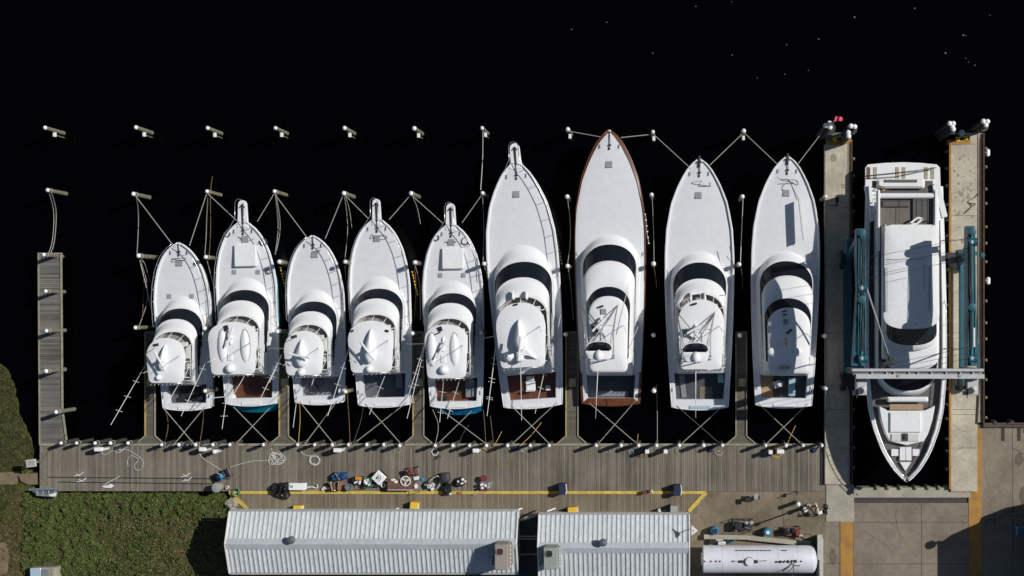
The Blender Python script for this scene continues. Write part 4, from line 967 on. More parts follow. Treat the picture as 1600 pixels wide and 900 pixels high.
# ------------------------------------------------------------------ motor yacht in the lift slip (bow towards the yard)
YX = 350.6 * SC; YY = (NY - 505) * SC
yt = empty('motor_yacht', (YX, YY, 0), 'long white motor yacht with dark windows, bow pointing down, hanging between the teal lift legs', 'yacht')
def yl(px, py, z): x, y, _ = P(px, py, z); return (x - YX, y - YY, z)
def Yy(py, z): return yl(0, py, z)[1]
ZD = 4.1
yb_, ys_ = Yy(753, 4.5), Yy(292, 3.3)
T_Y = [(0, .02), (.01, .12), (.039, .32), (.074, .49), (.108, .62), (.176, .80), (.243, .91), (.354, .985), (.45, 1.0), (.6, 1.0), (.8, .97), (1, .93)]
WY = 64.2 * SC * (1 - ZD / H)
def yhw(u): return WY * interp(T_Y, max(0, min(1, u)))
def ysh(u): return 3.6 + .9 * (1 - u) ** 1.5
LY = ys_ - yb_
rows = []
for i in range(49):
    u = (i / 48) ** 1.2; y = yb_ + u * LY; w = yhw(u); z = ysh(u); row = []
    for (kw, z_, kr) in ((1.0, z, 0), (.985, z * .8, .1), (.94, z * .5, .5), (.84, 1.1, 1.1), (.55, .45, 1.8)):
        row.append((w * (1 - (1 - kw) * (1.5 if u < .35 else 1)), y + kr * (1 - u) ** 7 * 1.6, z_))
    rows.append(row)
full = [[(-x, y, z) for x, y, z in reversed(r)] + r for r in rows]
mb = MB(); mb.grid([r[:5] for r in full]); mb.grid([r[5:] for r in full]); mb.grid([[r[0], r[9]] for r in full]); mb.grid([[full[-1][4 - k], full[-1][5 + k]] for k in range(5)]); mb.grid([[full[0][4 - k], full[0][5 + k]] for k in range(5)])
mb.build('hull', GEL, yt, smooth=True)
# bulwark with broad white cap
mb = MB()
for s in (-1, 1):
    rr = []
    for i in range(49):
        u = .003 + .997 * (i / 48) ** 1.2; y = yb_ + u * LY; w = yhw(u); z = ysh(u); wi = max(0, w - .30)
        rr.append([(s * w, y, z), (s * w, y, z + .10), (s * wi, y + (.4 if i == 0 else 0) * 1, z + .12), (s * wi, y + (.4 if i == 0 else 0), z - .42)])
    mb.grid(rr)
mb.build('bulwark', GEL, yt, smooth='auto')
rows = []
for i in range(49):
    u = (i / 48) ** 1.2; w = max(0, yhw(u) - .28); y = yb_ + u * LY + (.4 if i == 0 else 0); rows.append([(w * s, y, ysh(u) - .36) for s in (-1, -.5, 0, .5, 1)])
MB().grid(rows).build('side_deck', DECKG, yt)
mb = MB()
for s in (-1, 1): mb.tube([(s * (yhw(.003 + .6 * i / 30) - .15), yb_ + (.01 + .6 * i / 30) * LY, ysh(.6 * i / 30) + (.55 if i < 30 else .1)) for i in range(31)], .028, 6)
for s in (-1, 1):
    for i in range(2, 30, 4): u = .003 + .6 * i / 30; mb.tube([(s * (yhw(u) - .15), yb_ + (.01 + .6 * i / 30) * LY, ysh(u) + .55), (s * (yhw(u) - .15), yb_ + (.01 + .6 * i / 30) * LY, ysh(u) + .1)], .02, 5)
mb.build('bow_rail', STEEL, yt, smooth=True)
def fo(y0, a, w, y1, w2=None, rc=.25, ex=2.0):   # outline facing down the picture
    return [(x, -y) for x, y in outline(-y0, a, w, -y1, w2, rc, ex)]
k = SC * (1 - 4.4 / H)
# foredeck seating: moulding, sunpad, tan table, seat
o = fo(Yy(697, 4.6), .9, 46 * k, Yy(634, 4.6), 46 * k, .3, 1.7)
o_ = [(-30, 641), (-45, 634), (-41, 656), (-34, 678), (-27, 690), (0, 696), (27, 690), (34, 678), (41, 656), (45, 634), (30, 641)]
pz = [(x * k, Yy(y, 4.4)) for x, y in o_]
MB().loft([[(x, y, 4.0) for x, y in pz], [(x * .985, y, 4.35) for x, y in pz], [(x * .95, y - (y - Yy(665, 4.4)) * .03, 4.42) for x, y in pz]]).build('foredeck_seat_surround', GEL, yt, smooth='auto')
MB().box(yl(1414.5, 660, 4.48), (50 * k, 32 * k, .2), bev=.08).box((-.0, Yy(661, 4.7), 4.585), (.02, 31 * k, .01)).build('sunpad', CANVAS, yt)
MB().box(yl(1414, 684, 4.46), (44 * k, 12 * k, .12), bev=.05).build('foredeck_seat', UPH, yt)
MB().box(yl(1414, 683, 4.56), (.45, .55, .06), bev=.02).lathe(yl(1414, 683, 4.58), [(.12, 0), (.1, .08), (.01, .1)], 10).build('windlass', DKMETAL, yt)
MB().box(yl(1416, 636, 4.6), (52 * k, 9 * k, .06), bev=.02).build('foredeck_table', TAN, yt)
MB().box(yl(1418, 624, 4.5), (64 * k, 8 * k, .35), bev=.1).build('forward_bench', GEL, yt)
for (x, y, w, h) in ((1398, 707, 11, 11), (1410, 709, 9, 21), (1419.5, 709, 9, 21), (1431, 707, 11, 11)):
    MB().box(yl(x, y, 4.24), (w * k, h * k, .10), bev=.02).build('deck_hatch', GEL, yt)
MB().prism([yl(x, y, 4.3)[:2] for x, y in ((1406, 722), (1424, 722), (1415, 736))], 4.12, 4.30).build('anchor_hatch', GEL, yt)
# main deck house: dark raked windscreen to upper deck
z0, z1 = 4.6, 5.9; kw = SC * .95
a0 = fo(Yy(622, z0), 2.3, 49 * kw, Yy(340, z0), 49 * kw, .2, 2.2); a1 = fo(Yy(611, 4.9), 2.2, 47 * kw, Yy(342, 4.9), 47 * kw, .2, 2.2)
MB().loft(lerp_rings(a0, 3.7, a1, 4.95, 4, 'o')).build('coach_roof', GEL, yt, smooth=True)
a2 = fo(Yy(611, 4.95), 2.0, 46 * kw, Yy(342, 5), 46 * kw, .2, 2.2); a3 = fo(Yy(588, 5.9), 1.9, 43.5 * kw, Yy(342, 5.9), 43.5 * kw, .2, 2.2)
MB().loft(lerp_rings(a2, 4.93, a3, 5.85, 3, 'l'), cap=False).build('main_windshield', MASK, yt, smooth=True)
a4 = fo(Yy(579, 6.0), 1.3, 44.5 * kw, Yy(306, 6.0), 44.5 * kw, .3, 2.6); a5 = fo(Yy(571, 6.3), 1.2, 42 * kw, Yy(306, 6.3), 43 * kw, .3, 2.6)
zsz = Yy(352, 6.0)
# upper deck: solid forward part, open grey aft deck with bulwarks
mb = MB().loft([ring(a4, 5.78), ring(a4, 5.9)] + lerp_rings(a4, 5.9, a5, 6.08, 3, 'o'), True, True); mb.build('upper_deck', GEL, yt, smooth='auto')
c_ = fo(Yy(548, 6.5), 1.2, 39.5 * kw, Yy(430, 6.5), 40 * kw, .3, 2.4)
MB().loft(lerp_rings([(x * 1.04, y - .35 if y < -3 else y) for x, y in c_], 6.05, c_, 6.35, 3, 's')).build('bridge_coaming', GEL, yt, smooth=True)
a6 = fo(Yy(540, 6.35), 1.1, 39 * kw, Yy(400, 6.4), 39 * kw, .3, 2.4); a7 = [(x - .2, y) for x, y in fo(Yy(514, 7.5), 1.0, 37.5 * kw, Yy(400, 7.5), 38 * kw, .3, 2.4)]
MB().loft(lerp_rings(a6, 6.34, a7, 7.48, 3, 'l'), cap=False).build('bridge_windshield', SOFTG, yt, smooth=True)
mb = MB()
for t in (-.6, -.22, .22, .6):
    mb.beam((t * 38 * kw, Yy(539 - abs(t) * 8, 6.4), 6.42), (t * 37 * kw - .2, Yy(512 - abs(t) * 8, 7.5), 7.5), .06, .05)
mb.build('window_frame', GREY, yt)
cxr = -.02
a8 = [(x - .22, y) for x, y in fo(Yy(514, 7.5), 1.15, 43.5 * SC * .93, Yy(351, 7.5), 41.5 * SC * .93, .55, 2.8)]
MB().loft([ring([(x * .97 - .005, y) for x, y in a8], 7.45)] + dome_rings(a8, 7.5, .16, 8, 4), True, True).build('hardtop', CANVAS, yt, smooth='auto')
mb = MB()
for x in (1386, 1453): mb.box(yl(x, 452, 7.67), (.06, 3.2, .05))
mb.box(yl(1444, 432, 7.665), (.04, 1.8, .03)); mb.box(yl(1415, 405, 7.665), (3.0, .03, .02)); mb.lathe(yl(1432, 506, 7.6), [(.05, 0), (.05, .1)], 8); mb.build('sunroof_track', GREY, yt)
mb = MB()
for x in (1384, 1456): mb.beam(yl(x, 356, 6.1), yl(x, 358, 7.5), .14, .5); mb.beam(yl(x, 440, 6.1), yl(x, 440, 7.5), .14, .4)
mb.build('hardtop_leg', GEL, yt)
# aft flybridge deck
MB().box(yl(1416, 330, 6.11), (83 * kw, 45 * kw, .04)).build('flybridge_sole', mat('flybridge_sole', (.15, .13, .115), .8, var=.12), yt)
mb = MB()
for s, xx in ((-1, 1372), (1, 1461)): mb.box(yl(xx, 345, 6.35), (.22, 4.5, .55), bev=.06)
mb.box(yl(1416, 306, 6.3), (92 * kw, .38, .5), bev=.1); mb.build('flybridge_bulwark', GEL, yt)
mb = MB(); mb.box(yl(1400, 318, 6.22), (2.0, .5, .2), bev=.05); mb.box(yl(1438, 328, 6.22), (1.2, 1.7, .2), bev=.05); mb.build('flybridge_sofa', mat('charcoal_cushion', (.10, .095, .09), .8), yt)
mb = MB()
for x in (1405, 1432, 1441, 1450): mb.beam(yl(x, 311, 6.34), yl(x, 350, 6.34), .03, .02)
mb.beam(yl(1376, 314, 6.34), yl(1456, 314, 6.34), .03, .02); mb.build('sofa_seam', BLK, yt)
mb = MB(); a = [yl(1421, 350, 6.75), yl(1434, 340, 6.75), yl(1442, 342, 6.75), yl(1432, 350, 6.75)]
for p_, q_ in zip(a, a[1:] + a[:1]): mb.beam(p_, q_, .14, .1)
mb.build('stair_hatch', GEL, yt)
# cockpit, wings, stairs at the stern
mb = MB()
for s, pts in ((-1, [(1351, 290), (1356, 287), (1366, 345), (1362, 350)]), (1, [(1458, 287), (1466, 290), (1476, 340), (1470, 345)])):
    mb.beam(yl(pts[0][0] + 4, pts[0][1], 3.7), yl(pts[2][0] - 1, pts[2][1], 3.9), .42, .7)
mb.build('quarter_wing', GEL, yt)
mb = MB(); mb.beam(yl(1459, 290, 5.4), yl(1468, 345, 5.9), .18, .25); mb.beam(yl(1359, 290, 4.2), yl(1361, 318, 4.4), .2, .25); mb.build('flybridge_support', GEL, yt)
MB().box(yl(1410, 296, 3.6), (96 * kw, 1.3, .1)).build('cockpit_sole', DECKG, yt)
mb = MB()
for i in range(4): mb.box(yl(1365, 296 + i * 6, 3.9 + i * .25), (.55, .24, .06))
mb.build('side_stair', WHT, yt)
mb = MB(); mb.box(yl(1407, 287, 3.9), (3.6, .7, .55), bev=.15); mb.build('transom_sofa', GEL, yt)
MB().box(yl(1407, 283, 4.18), (2.5, .22, .06), bev=.02).build('sofa_cushion', DECKG, yt)
MB().tube(cr([yl(1365, 298, 4.0), yl(1373, 291, 4.2), yl(1382, 293, 4.2), yl(1390, 299, 4.0)], 6), .03, 5).build('rope_tail', ROPEB, yt)
MB().box(yl(1381, 297, 4.0), (.3, .16, .12), rz=.4, bev=.04).build('rope_bag', TAN, yt)
# swim platform with strips
sp_ = MB().loft([ring([(x, y) for x, y in [((px - 1408) * SC * .97 + .05 - 0, Yy(py, 2.6)) for px, py in ((1349, 292), (1349, 262), (1353, 257), (1380, 254.5), (1408, 253.5), (1436, 254.5), (1461, 257), (1466, 262), (1467, 292))]], zz) for zz in (2.35, 2.6)], True, True).build('swim_platform', GEL, yt)
for (x, m_) in ((1357, RBROWN), (1367.5, TAN), (1402, TAN), (1412, TAN), (1447, TAN), (1457, TAN)): MB().box(yl(x, 270.5, 2.62), (.27, .92, .03), bev=.01).build('platform_strip', m_ if m_ == RBROWN else mat('strip_tan', (.38, .33, .24), .7, var=.2), sp_)
MB().tube([yl(1463, 262, 3.0), yl(1420, 268, 2.75), yl(1350, 275, 2.75)], .03, 5).tube([yl(1463, 262, 3.0), yl(1400, 276, 2.75), yl(1350, 279, 2.75)], .025, 5).build('stern_lines', ROPED, yt)

# ------------------------------------------------------------------ travel lift
tl = empty('boat_lift', (P(1424, 480, 1.25)[0], P(1424, 480, 1.25)[1], 1.25), 'teal and grey travelling boat hoist straddling the slip over the yacht', 'boat lift')
tb = tl.location.copy()
def TB(mb, name, m, smooth=False, par=None): return mb.build(name, m, par or tl, smooth=smooth, shift=tb)
ZT = 11.0
for side, (xt, xl_, xe) in enumerate(((1346, 1324, 1349), (1518, 1505, 1519))):
    sg = -1 if side == 0 else 1
    # top beam, tapered plates
    mb = MB(); w = .62
    pts = [(xt - 7, 357), (xt + 6, 357), (xt + 7, 420), (xt + 7.5, 500), (xt + 7, 572), (xt - 13 if side == 0 else xt - 6, 572), (xt - 9 if side == 0 else xt - 6, 500), (xt - 6, 450), (xt - 8 if side == 0 else xt - 7, 400)]
    if side == 1: pts = [(xt - 6, 353), (xt + 5, 353), (xt + 7, 450), (xt + 9, 520), (xt + 14, 572), (xt - 6, 572), (xt - 6, 400)]
    mb.prism(ppoly(pts, ZT), ZT - 1.1, ZT); TB(mb, 'top_beam', TEAL)
    mb = MB(); mb.beam(P(xt + 1, 360, ZT + .1), P(xt + 1, 570, ZT + .1), .16, .2); mb.beam(P(xt + 5, 365, ZT + .05), P(xt + 6, 566, ZT + .05), .05, .1); mb.beam(P(xt - 4, 365, ZT + .05), P(xt - 5, 566, ZT + .05), .05, .1); TB(mb, 'beam_rail', mat('teal_light', (.02, .17, .21), .5, var=.3))
    mb = MB(); mb.beam(P(xl_, 398, 2.3), P(xl_, 580, 2.3), .55, .55)
    TB(mb, 'lower_beam', TEAL if side else mat('teal_shaded', (.01, .07, .10), .5, var=.2))  # left beam lies in shade, put into the colour as a darker teal
    mb = MB(); mb.beam(P(xl_, 405, 2.3), P(xt, 366, ZT - .3), .4, .4); TB(mb, 'leg', TEAL)
    mb = MB(); mb.beam(P(xl_, 578, 2.3), P(xt + 2, 580, ZT - .3), .45, .45); TB(mb, 'leg', TEAL)
    for y in (402, 592):
        for dx in (-7, 7):
            mb = MB(); mb.lathe(P(xl_ + dx, y + 4, 1.25 + .72), [(.3, -.22), (.68, -.2), (.74, -.1), (.74, .1), (.68, .2), (.3, .22)], 20, axis='x'); whl = TB(mb, 'wheel', RUBBER, smooth='auto')
            mb = MB(); mb.lathe(P(xl_ + dx, y + 4, 1.25 + .72), [(.28, -.23), (.3, .23)], 12, axis='x'); TB(mb, 'rim', GREY, par=whl)
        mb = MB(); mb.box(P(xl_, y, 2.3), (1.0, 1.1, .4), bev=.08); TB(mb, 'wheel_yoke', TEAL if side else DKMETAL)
    # winches, hoist drums along the top beam
    for j, y in enumerate((364, 450, 468, 560) if side == 0 else (362, 378, 480, 560)):
        mb = MB(); mb.lathe(P(xt + (2 if j % 2 else 0), y, ZT + .12), [(.2, -.3), (.28, -.28), (.28, .28), (.2, .3)], 14, axis='x' if j % 2 else 'z'); mb.lathe(P(xt - 1, y + 2, ZT + .1), [(.24, 0), (.24, .1), (.12, .12)], 14); TB(mb, 'winch', TEAL, smooth='auto')
        mb = MB(); mb.lathe(P(xt + 1, y, ZT + .32), [(.13, 0), (.13, .06), (.05, .08)], 12); TB(mb, 'sheave', LIFTW)
    # hydraulic lines and cables
    mb = MB(); r_ = random.Random(side + 3)
    for q in range(4): dx = r_.uniform(-4, 5); mb.tube(cr([P(xt + dx + r_.uniform(-1, 1), y, ZT + .25) for y in range(372, 570, 22)], 2), .022, 5)
    TB(mb, 'hydraulic_hose', BLK)
    # slings
    for y in (375, 545):
        mb = MB(); xi = 1356 if side == 0 else 1476
        mb.beam(P(xt + 1, y, ZT - .4), P(xi, y, 4.2), .18, .04); mb.beam(P(xi, y, 4.2), P(xi, y, 1.8), .18, .04); mb.beam(P(xi, y, 1.8), P(1414, y, .4), .18, .04); TB(mb, 'sling', BLK)
    # small brackets near the cross beam
    mb = MB(); mb.box(P(xt + (-1 if side == 0 else 1), 604, ZT - .6), (.8, 1.2, .35), bev=.05); mb.box(P(xt - 6, 614, ZT - .5), (.7, .3, .25), bev=.05); mb.lathe(P(xt + 3, 608, ZT - .4), [(.2, 0), (.2, .2), (.08, .25)], 12); TB(mb, 'end_bracket', LIFTW)
    mb = MB(); mb.lathe(P(xt - 1, 611, ZT - .15), [(.22, 0), (.22, .1)], 12); mb.beam(P(xt - 7, 592, ZT - .3), P(xt - 7, 622, ZT - .3), .06, .1); TB(mb, 'pulley', DKMETAL)
# cross beam
mb = MB(); mb.beam(P(1331, 578, ZT + .1), P(1536, 578, ZT + .1), .18, .5); mb.beam(P(1337, 588, ZT + .1), P(1537, 588, ZT + .1), .30, .5)
for x in (1362, 1385, 1397, 1420, 1434, 1455, 1478, 1500, 1520): mb.beam(P(x, 578, ZT + .05), P(x, 587, ZT + .05), .08, .3)
TB(mb, 'cross_beam', LIFTW)
mb = MB(); mb.beam(P(1333, 583, ZT - .1), P(1534, 583, ZT - .1), .42, .3); TB(mb, 'cross_beam_web', mat('web_grey', (.22, .22, .23), .6))
mb = MB()
for x in (1404, 1500): mb.lathe(P(x, 587, ZT + .35), [(.12, 0), (.12, .06)], 10)
TB(mb, 'fittings', GREY)
# power pack
mb = MB(); mb.box(P(1330, 385, 4.0), (.95, 1.15, 1.6), bev=.08); TB(mb, 'engine_box', TEAL)
mb = MB(); mb.box(P(1331, 385, 4.84), (.45, .7, .06), bev=.02); TB(mb, 'engine_vent', mat('vent_teal', (.008, .06, .08), .5))
mb = MB(); mb.box(P(1327, 399, 3.2), (1.3, .35, .25)); mb.tube([P(1336, 384, 3.8), P(1345, 384, 7.5)], .08, 6); TB(mb, 'engine_mount', DKMETAL)
# control arm with motor end
mb = MB(); mb.tube([P(1354, 450, 10.5), P(1372, 505, 9.8)], .06, 8); mb.tube([P(1372, 505, 9.8), P(1390, 560, 8.6)], .045, 8); TB(mb, 'control_arm', GREY)
mb = MB(); mb.tube([P(1384, 542, 8.9), P(1391, 563, 8.5)], .10, 8); mb.box(P(1388, 566, 8.05), (1.0, .5, .25), rz=.1, bev=.06); mb.box(P(1380, 568, 7.95), (.6, .6, .2), rz=.4, bev=.05)
for q in range(7): mb.tube([P(1376 + q * 3, 562, 8.15), P(1374 + q * 3, 572, 8.2)], .025, 4)
TB(mb, 'arm_motor', DKMETAL)
mb = MB()
for q in range(3): mb.tube([P(1345, 405 + q * 16, ZT), P(1512, 372 + q * 16, ZT - .1)], .014, 4)
for q in range(3): mb.tube([P(1350, 592 - q * 7 + 0, ZT - .5), P(1514, 560 - q * 9, ZT - .3)], .014, 4)
TB(mb, 'wire_rope', DKMETAL)
mb = MB(); mb.beam(P(1522, 512, ZT + .12), P(1522, 542, ZT + .12), .12, .12); TB(mb, 'tube_light', WHT)
mb = MB(); mb.beam(P(1519, 396, 6.5), P(1528, 396, 6.5), .3, .3); mb.lathe(P(1534, 399, 6.5), [(.2, 0), (.2, .15), (.1, .2)], 12); TB(mb, 'side_arm', TEAL)
mb = MB(); mb.lathe(P(1490, 409, 1.9), [(.5, 0), (.55, .2), (.5, .5), (.2, .6)], 16); mb.box(P(1487, 400, 2.2), (.9, .5, .4), bev=.1); TB(mb, 'hose_reel', DKMETAL)

# ------------------------------------------------------------------ metal sheds
def shed(x0, x1, ye0, yr, ye1, label, zlow=4.2, zhigh=5.15, zg=.95, nm='metal_roof_shed'):
    # eave and ridge rows are photograph rows at their own height
    X0, X1 = P(x0, 0, zlow)[0], P(x1, 0, zlow)[0]; Ye0, Yr, Ye1 = P(0, ye0, zlow)[1], P(0, yr, zhigh)[1], P(0, ye1, zlow)[1]
    base = ((X0 + X1) / 2, Yr, zg); e = empty(nm, base, label, 'shed')
    # walls with gables, set in from the eaves
    mb = MB(); i = .35
    for X in (X0 + i, X1 - i):
        mb.add([(X - .1, Ye0 - i, zg), (X - .1, Ye1 + i, zg), (X - .1, Ye1 + i, zlow - .15), (X - .1, Yr, zhigh - .2), (X - .1, Ye0 - i, zlow - .15),
                (X + .1, Ye0 - i, zg), (X + .1, Ye1 + i, zg), (X + .1, Ye1 + i, zlow - .15), (X + .1, Yr, zhigh - .2), (X + .1, Ye0 - i, zlow - .15)],
               [(0, 1, 2, 3, 4), (9, 8, 7, 6, 5), (0, 5, 6, 1), (1, 6, 7, 2), (2, 7, 8, 3), (3, 8, 9, 4), (4, 9, 5, 0)])
    mb.box(((X0 + X1) / 2, Ye0 - i, (zg + zlow - .15) / 2), (X1 - X0 - 2 * i - .25, .2, zlow - .15 - zg)); mb.box(((X0 + X1) / 2, Ye1 + i, (zg + zlow - .15) / 2), (X1 - X0 - 2 * i - .25, .2, zlow - .15 - zg))
    mb.build('wall', WALLM, e, shift=base)
    # corrugated roof: trapezoid ribs every 0.36 m
    pitch = .345; n_ = int((X1 - X0) / pitch); prof = []
    for q in range(n_):
        x = X0 + q * (X1 - X0) / n_; w = (X1 - X0) / n_
        prof += [(x, 0), (x + w * .50, 0), (x + w * .62, .07), (x + w * .86, .07), (x + w * .94, 0)]
    prof.append((X1, 0))
    mb = MB(); mb.grid([[(x, Yr, zhigh + h) for x, h in prof], [(x, Ye0, zlow + h) for x, h in prof]]); mb.grid([[(x, Yr, zhigh + h) for x, h in prof], [(x, Ye1, zlow + h) for x, h in prof]])
    mb.grid([[(x, Ye0, zlow + h) for x, h in prof], [(x, Ye0, zlow - .04) for x, h in prof]])
    roof = mb.build('roof', ROOFM, e, shift=base)
    mb = MB(); dz = (zhigh - zlow) / abs(Ye0 - Yr) * .42; mb.grid([[(X0 - .03, Yr + .40, zhigh - dz + .115), (X1 + .03, Yr + .40, zhigh - dz + .115)], [(X0 - .03, Yr, zhigh + .13), (X1 + .03, Yr, zhigh + .13)], [(X0 - .03, Yr - .40, zhigh - dz + .115), (X1 + .03, Yr - .40, zhigh - dz + .115)]])
    mb.build('ridge_cap', ROOFR, roof, shift=(0, 0, 0) if False else base)
    mb = MB()
    for X in (X0, X1): mb.beam((X, Yr, zhigh + .05), (X, Ye0, zlow + .05), .09, .18); mb.beam((X, Yr, zhigh + .05), (X, Ye1, zlow + .05), .09, .18)
    mb.build('gable_trim', WHT, roof, shift=base)
    mb = MB(); mb.box(((X0 + X1) / 2, Ye0 + .10, zlow - .05), (X1 - X0, .14, .12)); mb.box(((X0 + X1) / 2, Ye1 - .08, zlow - .05), (X1 - X0, .12, .12)); mb.build('gutter', GREY, roof, shift=base)
    # seam rows (fasteners)
    return e, base, roof
s1, sb1, rf1 = shed(359, 809.5, 799, 850, 895, 'long pale metal roofed shed below the boardwalk, left of the dark gap')
s2, sb2, rf2 = shed(842.5, 1077, 804, 856, 910, 'shorter pale metal roofed shed with a grey green roof unit')
def roofunit(e, base, px0, px1, py0, py1, m, fanm, z=6.6, side=1):
    zl = 4.7; cx, cy, _ = P((px0 + px1) / 2, (py0 + py1) / 2, z); k = SC * (1 - z / H); w, l = (px1 - px0) * k, (py1 - py0) * k
    mb = MB(); mb.box((cx, cy, (z + zl) / 2), (w, l, z - zl), bev=.05); u = mb.build('roof_unit', m, e, shift=base)
    x, y, _ = P(px0 + (px1 - px0) * .42, py0 + (py1 - py0) * .27, z)
    mb = MB(); mb.lathe((x, y, z + .001), [(.30, 0), (.30, .06), (.25, .065)], 20); mb.build('fan_ring', GREY, u, shift=base, smooth='auto')
    mb = MB(); mb.lathe((x, y, z + .03), [(.25, 0), (.25, .045)], 20); mb.build('fan', fanm, u, shift=base)
    mb = MB()
    for q in range(4): mb.beam((x - .25, y - .19 + q * .125, z + .085), (x + .25, y - .19 + q * .125, z + .085), .015, .015)
    mb.build('fan_guard', DKMETAL, u, shift=base)
    mb = MB(); mb.box((cx - w / 2 - .2, cy - l * .25, zl + .7), (.35, l * .3, .9), bev=.03); mb.box((cx + w / 2 + .06, cy, zl + .6), (.12, l * .9, 1.2)); mb.build('duct', m, u, shift=base)
    mb = MB()
    for q in range(6): mb.box((cx + w / 2 + .13, cy + l * .4 - q * l * .16, z - .5), (.05, .12, .12))
    mb.build('louvre', WHT, u, shift=base)
roofunit(s1, sb1, 772.5, 793.5, 851, 891, mat('unit_tan', (.31, .27, .235), .7, var=.1), mat('fan_red', (.07, .02, .015), .7), 6.8)
roofunit(s2, sb2, 849, 871, 856, 890, mat('unit_green', (.29, .32, .29), .7, var=.1), BLK, 6.6)
for (x, y, e, bs) in ((458, 842, s1, sb1), (943, 846, s2, sb2)):
    mb = MB(); mb.lathe(P(x, y, 5.2), [(.16, 0), (.16, .3), (.28, .34), (.3, .5), (.18, .66), (.03, .7)], 14); mb.build('roof_vent', mat('vent_metal', (.16, .19, .21), .4, metal=.4), e, smooth='auto', shift=bs)
# side props and rails in the dark gap
mb = MB()
for y in (838, 842, 866): mb.beam(P(811, y, 2.2), P(841, y, 2.2), .06, .05)
for x in (816, 836): mb.beam(P(x, 836, 1), P(x, 836, 2.2), .06, .06); mb.beam(P(x, 868, 1), P(x, 868, 2.2), .06, .06)
single(mb, 'pipe_rack', GREY, 'grey pipe rack in the dark gap between the two metal sheds', 'rack')
mb = MB(); mb.beam(P(812, 813, 1.5), P(842, 797, 1.5), .09, .5); single(mb, 'gap_gate', mat('gate_wood', (.30, .27, .22), .8, var=.2), 'pale timber gate slanting across the gap between the sheds', 'gate')
# props leaning from the shed eaves (swung out awning arms)
for i, (x, lab) in enumerate([(610, 'long shed, above the middle of its roof'), (803, 'long shed at its right corner'), (855, 'shorter shed at its left corner')]):
    mb = MB(); mb.beam(P(x, 799, 3.4), P(x + 13, 794, 3.2), .10, .08); mb.beam(P(x + 1, 800, 3.4), P(x + 1, 800, 1.05), .05, .05)
    single(mb, 'awning_arm', WHT, 'short white awning arm on the %s' % lab, 'awning arm', 'awning arms on the shed eaves')

# ------------------------------------------------------------------ white tank and the things round it
tz = 2.25; tr_ = 1.05
tx0, ty, _ = P(1098, 873.5, tz); tx1 = P(1277, 0, tz)[0]
tk = empty('storage_tank', ((tx0 + tx1) / 2, ty, YZ), 'long white cylindrical storage tank lying in the yard right of the sheds', 'tank'); tb2 = tk.location.copy()
prof = [(tr_ * .92, 0), (tr_, .05)] + [(tr_, t) for t in (1, 3, 5, 7)] + [(tr_, tx1 - tx0 - .45)] + [(tr_ * cos(a), tx1 - tx0 - .45 + .45 * sin(a)) for a in (.3, .6, .9, 1.2, 1.5)]
MB().lathe((tx0, ty, tz), prof, 40, axis='x').build('tank_shell', mat('tank_white', (.68, .70, .76), .5, var=.10, scale=1.3), tk, smooth='auto', shift=tb2)
mb = MB()
for x in (tx0 + 1, (tx0 + tx1) / 2, tx1 - 1.2): mb.box((x, ty, (YZ + tz - .7) / 2 + .1), (.3, 1.7, tz - YZ - .5), bev=.03)
mb.build('saddle', GREY, tk, shift=tb2)
mb = MB(); zt_ = tz + tr_
def tp(px, py): x, y, _ = P(px, py, zt_); return (x, y, zt_ - .02)
for x in (1101, 1111, 1119, 1125, 1145, 1252): mb.lathe(tp(x, 877), [(.06, -.05), (.06, .08), (.02, .1)], 10)
mb.build('fitting', BLK, tk, shift=tb2)
mb = MB(); mb.lathe(tp(1171, 877), [(.28, -.1), (.28, .12), (.31, .14), (.31, .18), (.05, .2)], 20); mb.build('manhole', GEL2, tk, smooth='auto', shift=tb2)
mb = MB(); mb.lathe(tp(1171, 877), [(.32, -.1), (.32, .10)], 20); mb.box(tp(1158, 877.5), (.4, .2, .2), bev=.04); mb.box(tp(1180, 877.5), (.42, .24, .22), bev=.05); mb.tube([tp(1152, 877), tp(1146, 877)], .035, 5); mb.tube([tp(1186, 877), tp(1198, 876)], .035, 5); mb.build('valve', DKMETAL, tk, shift=tb2)
mb = MB(); a = tp(1213, 878); c = tp(1243, 877); mb.tube([a, c], .05, 6)
for q in range(6): p_ = Vector(a).lerp(Vector(c), q / 5); mb.box(tuple(p_), (.22, .14 + .06 * (q % 2), .12), rz=.3 * q, bev=.02)
mb.tube(cr([tp(1238, 879), tp(1232, 886), tp(1222, 893)], 5), .045, 6); mb.tube([tp(1228, 878), tp(1244, 884), tp(1250, 884)], .035, 5); mb.tube([tp(1240, 875), tp(1240, 896)], .03, 5); mb.build('pipework', DKMETAL, tk, shift=tb2)
mb = MB()
for i in range(9): x = 1151 + i * 6.4; mb.box((P(x, 0, 2.9)[0], ty + .78, 2.99), (.22, .04, .10), tilt=Matrix.Rotation(-.75, 4, 'X'))
mb.box((P(1225, 0, 2.9)[0], ty + .78, 2.99), (.42, .04, .10), tilt=Matrix.Rotation(-.75, 4, 'X')); mb.build('marking', BLK, tk, shift=tb2)
mb = MB(); mb.lathe((tx0 - .12, ty, tz), [(.45, 0), (.5, .06), (.5, .12)], 20, axis='x'); mb.build('end_manhole', GEL2, tk, shift=tb2)
mb = MB()
for x in (1128, 1160, 1214, 1245): mb.lathe((P(x, 0, tz)[0], ty, tz), [(tr_ + .006, 0), (tr_ + .006, .02)], 40, axis='x')
mb.build('weld_seam', mat('seam', (.5, .52, .56), .5), tk, shift=tb2)
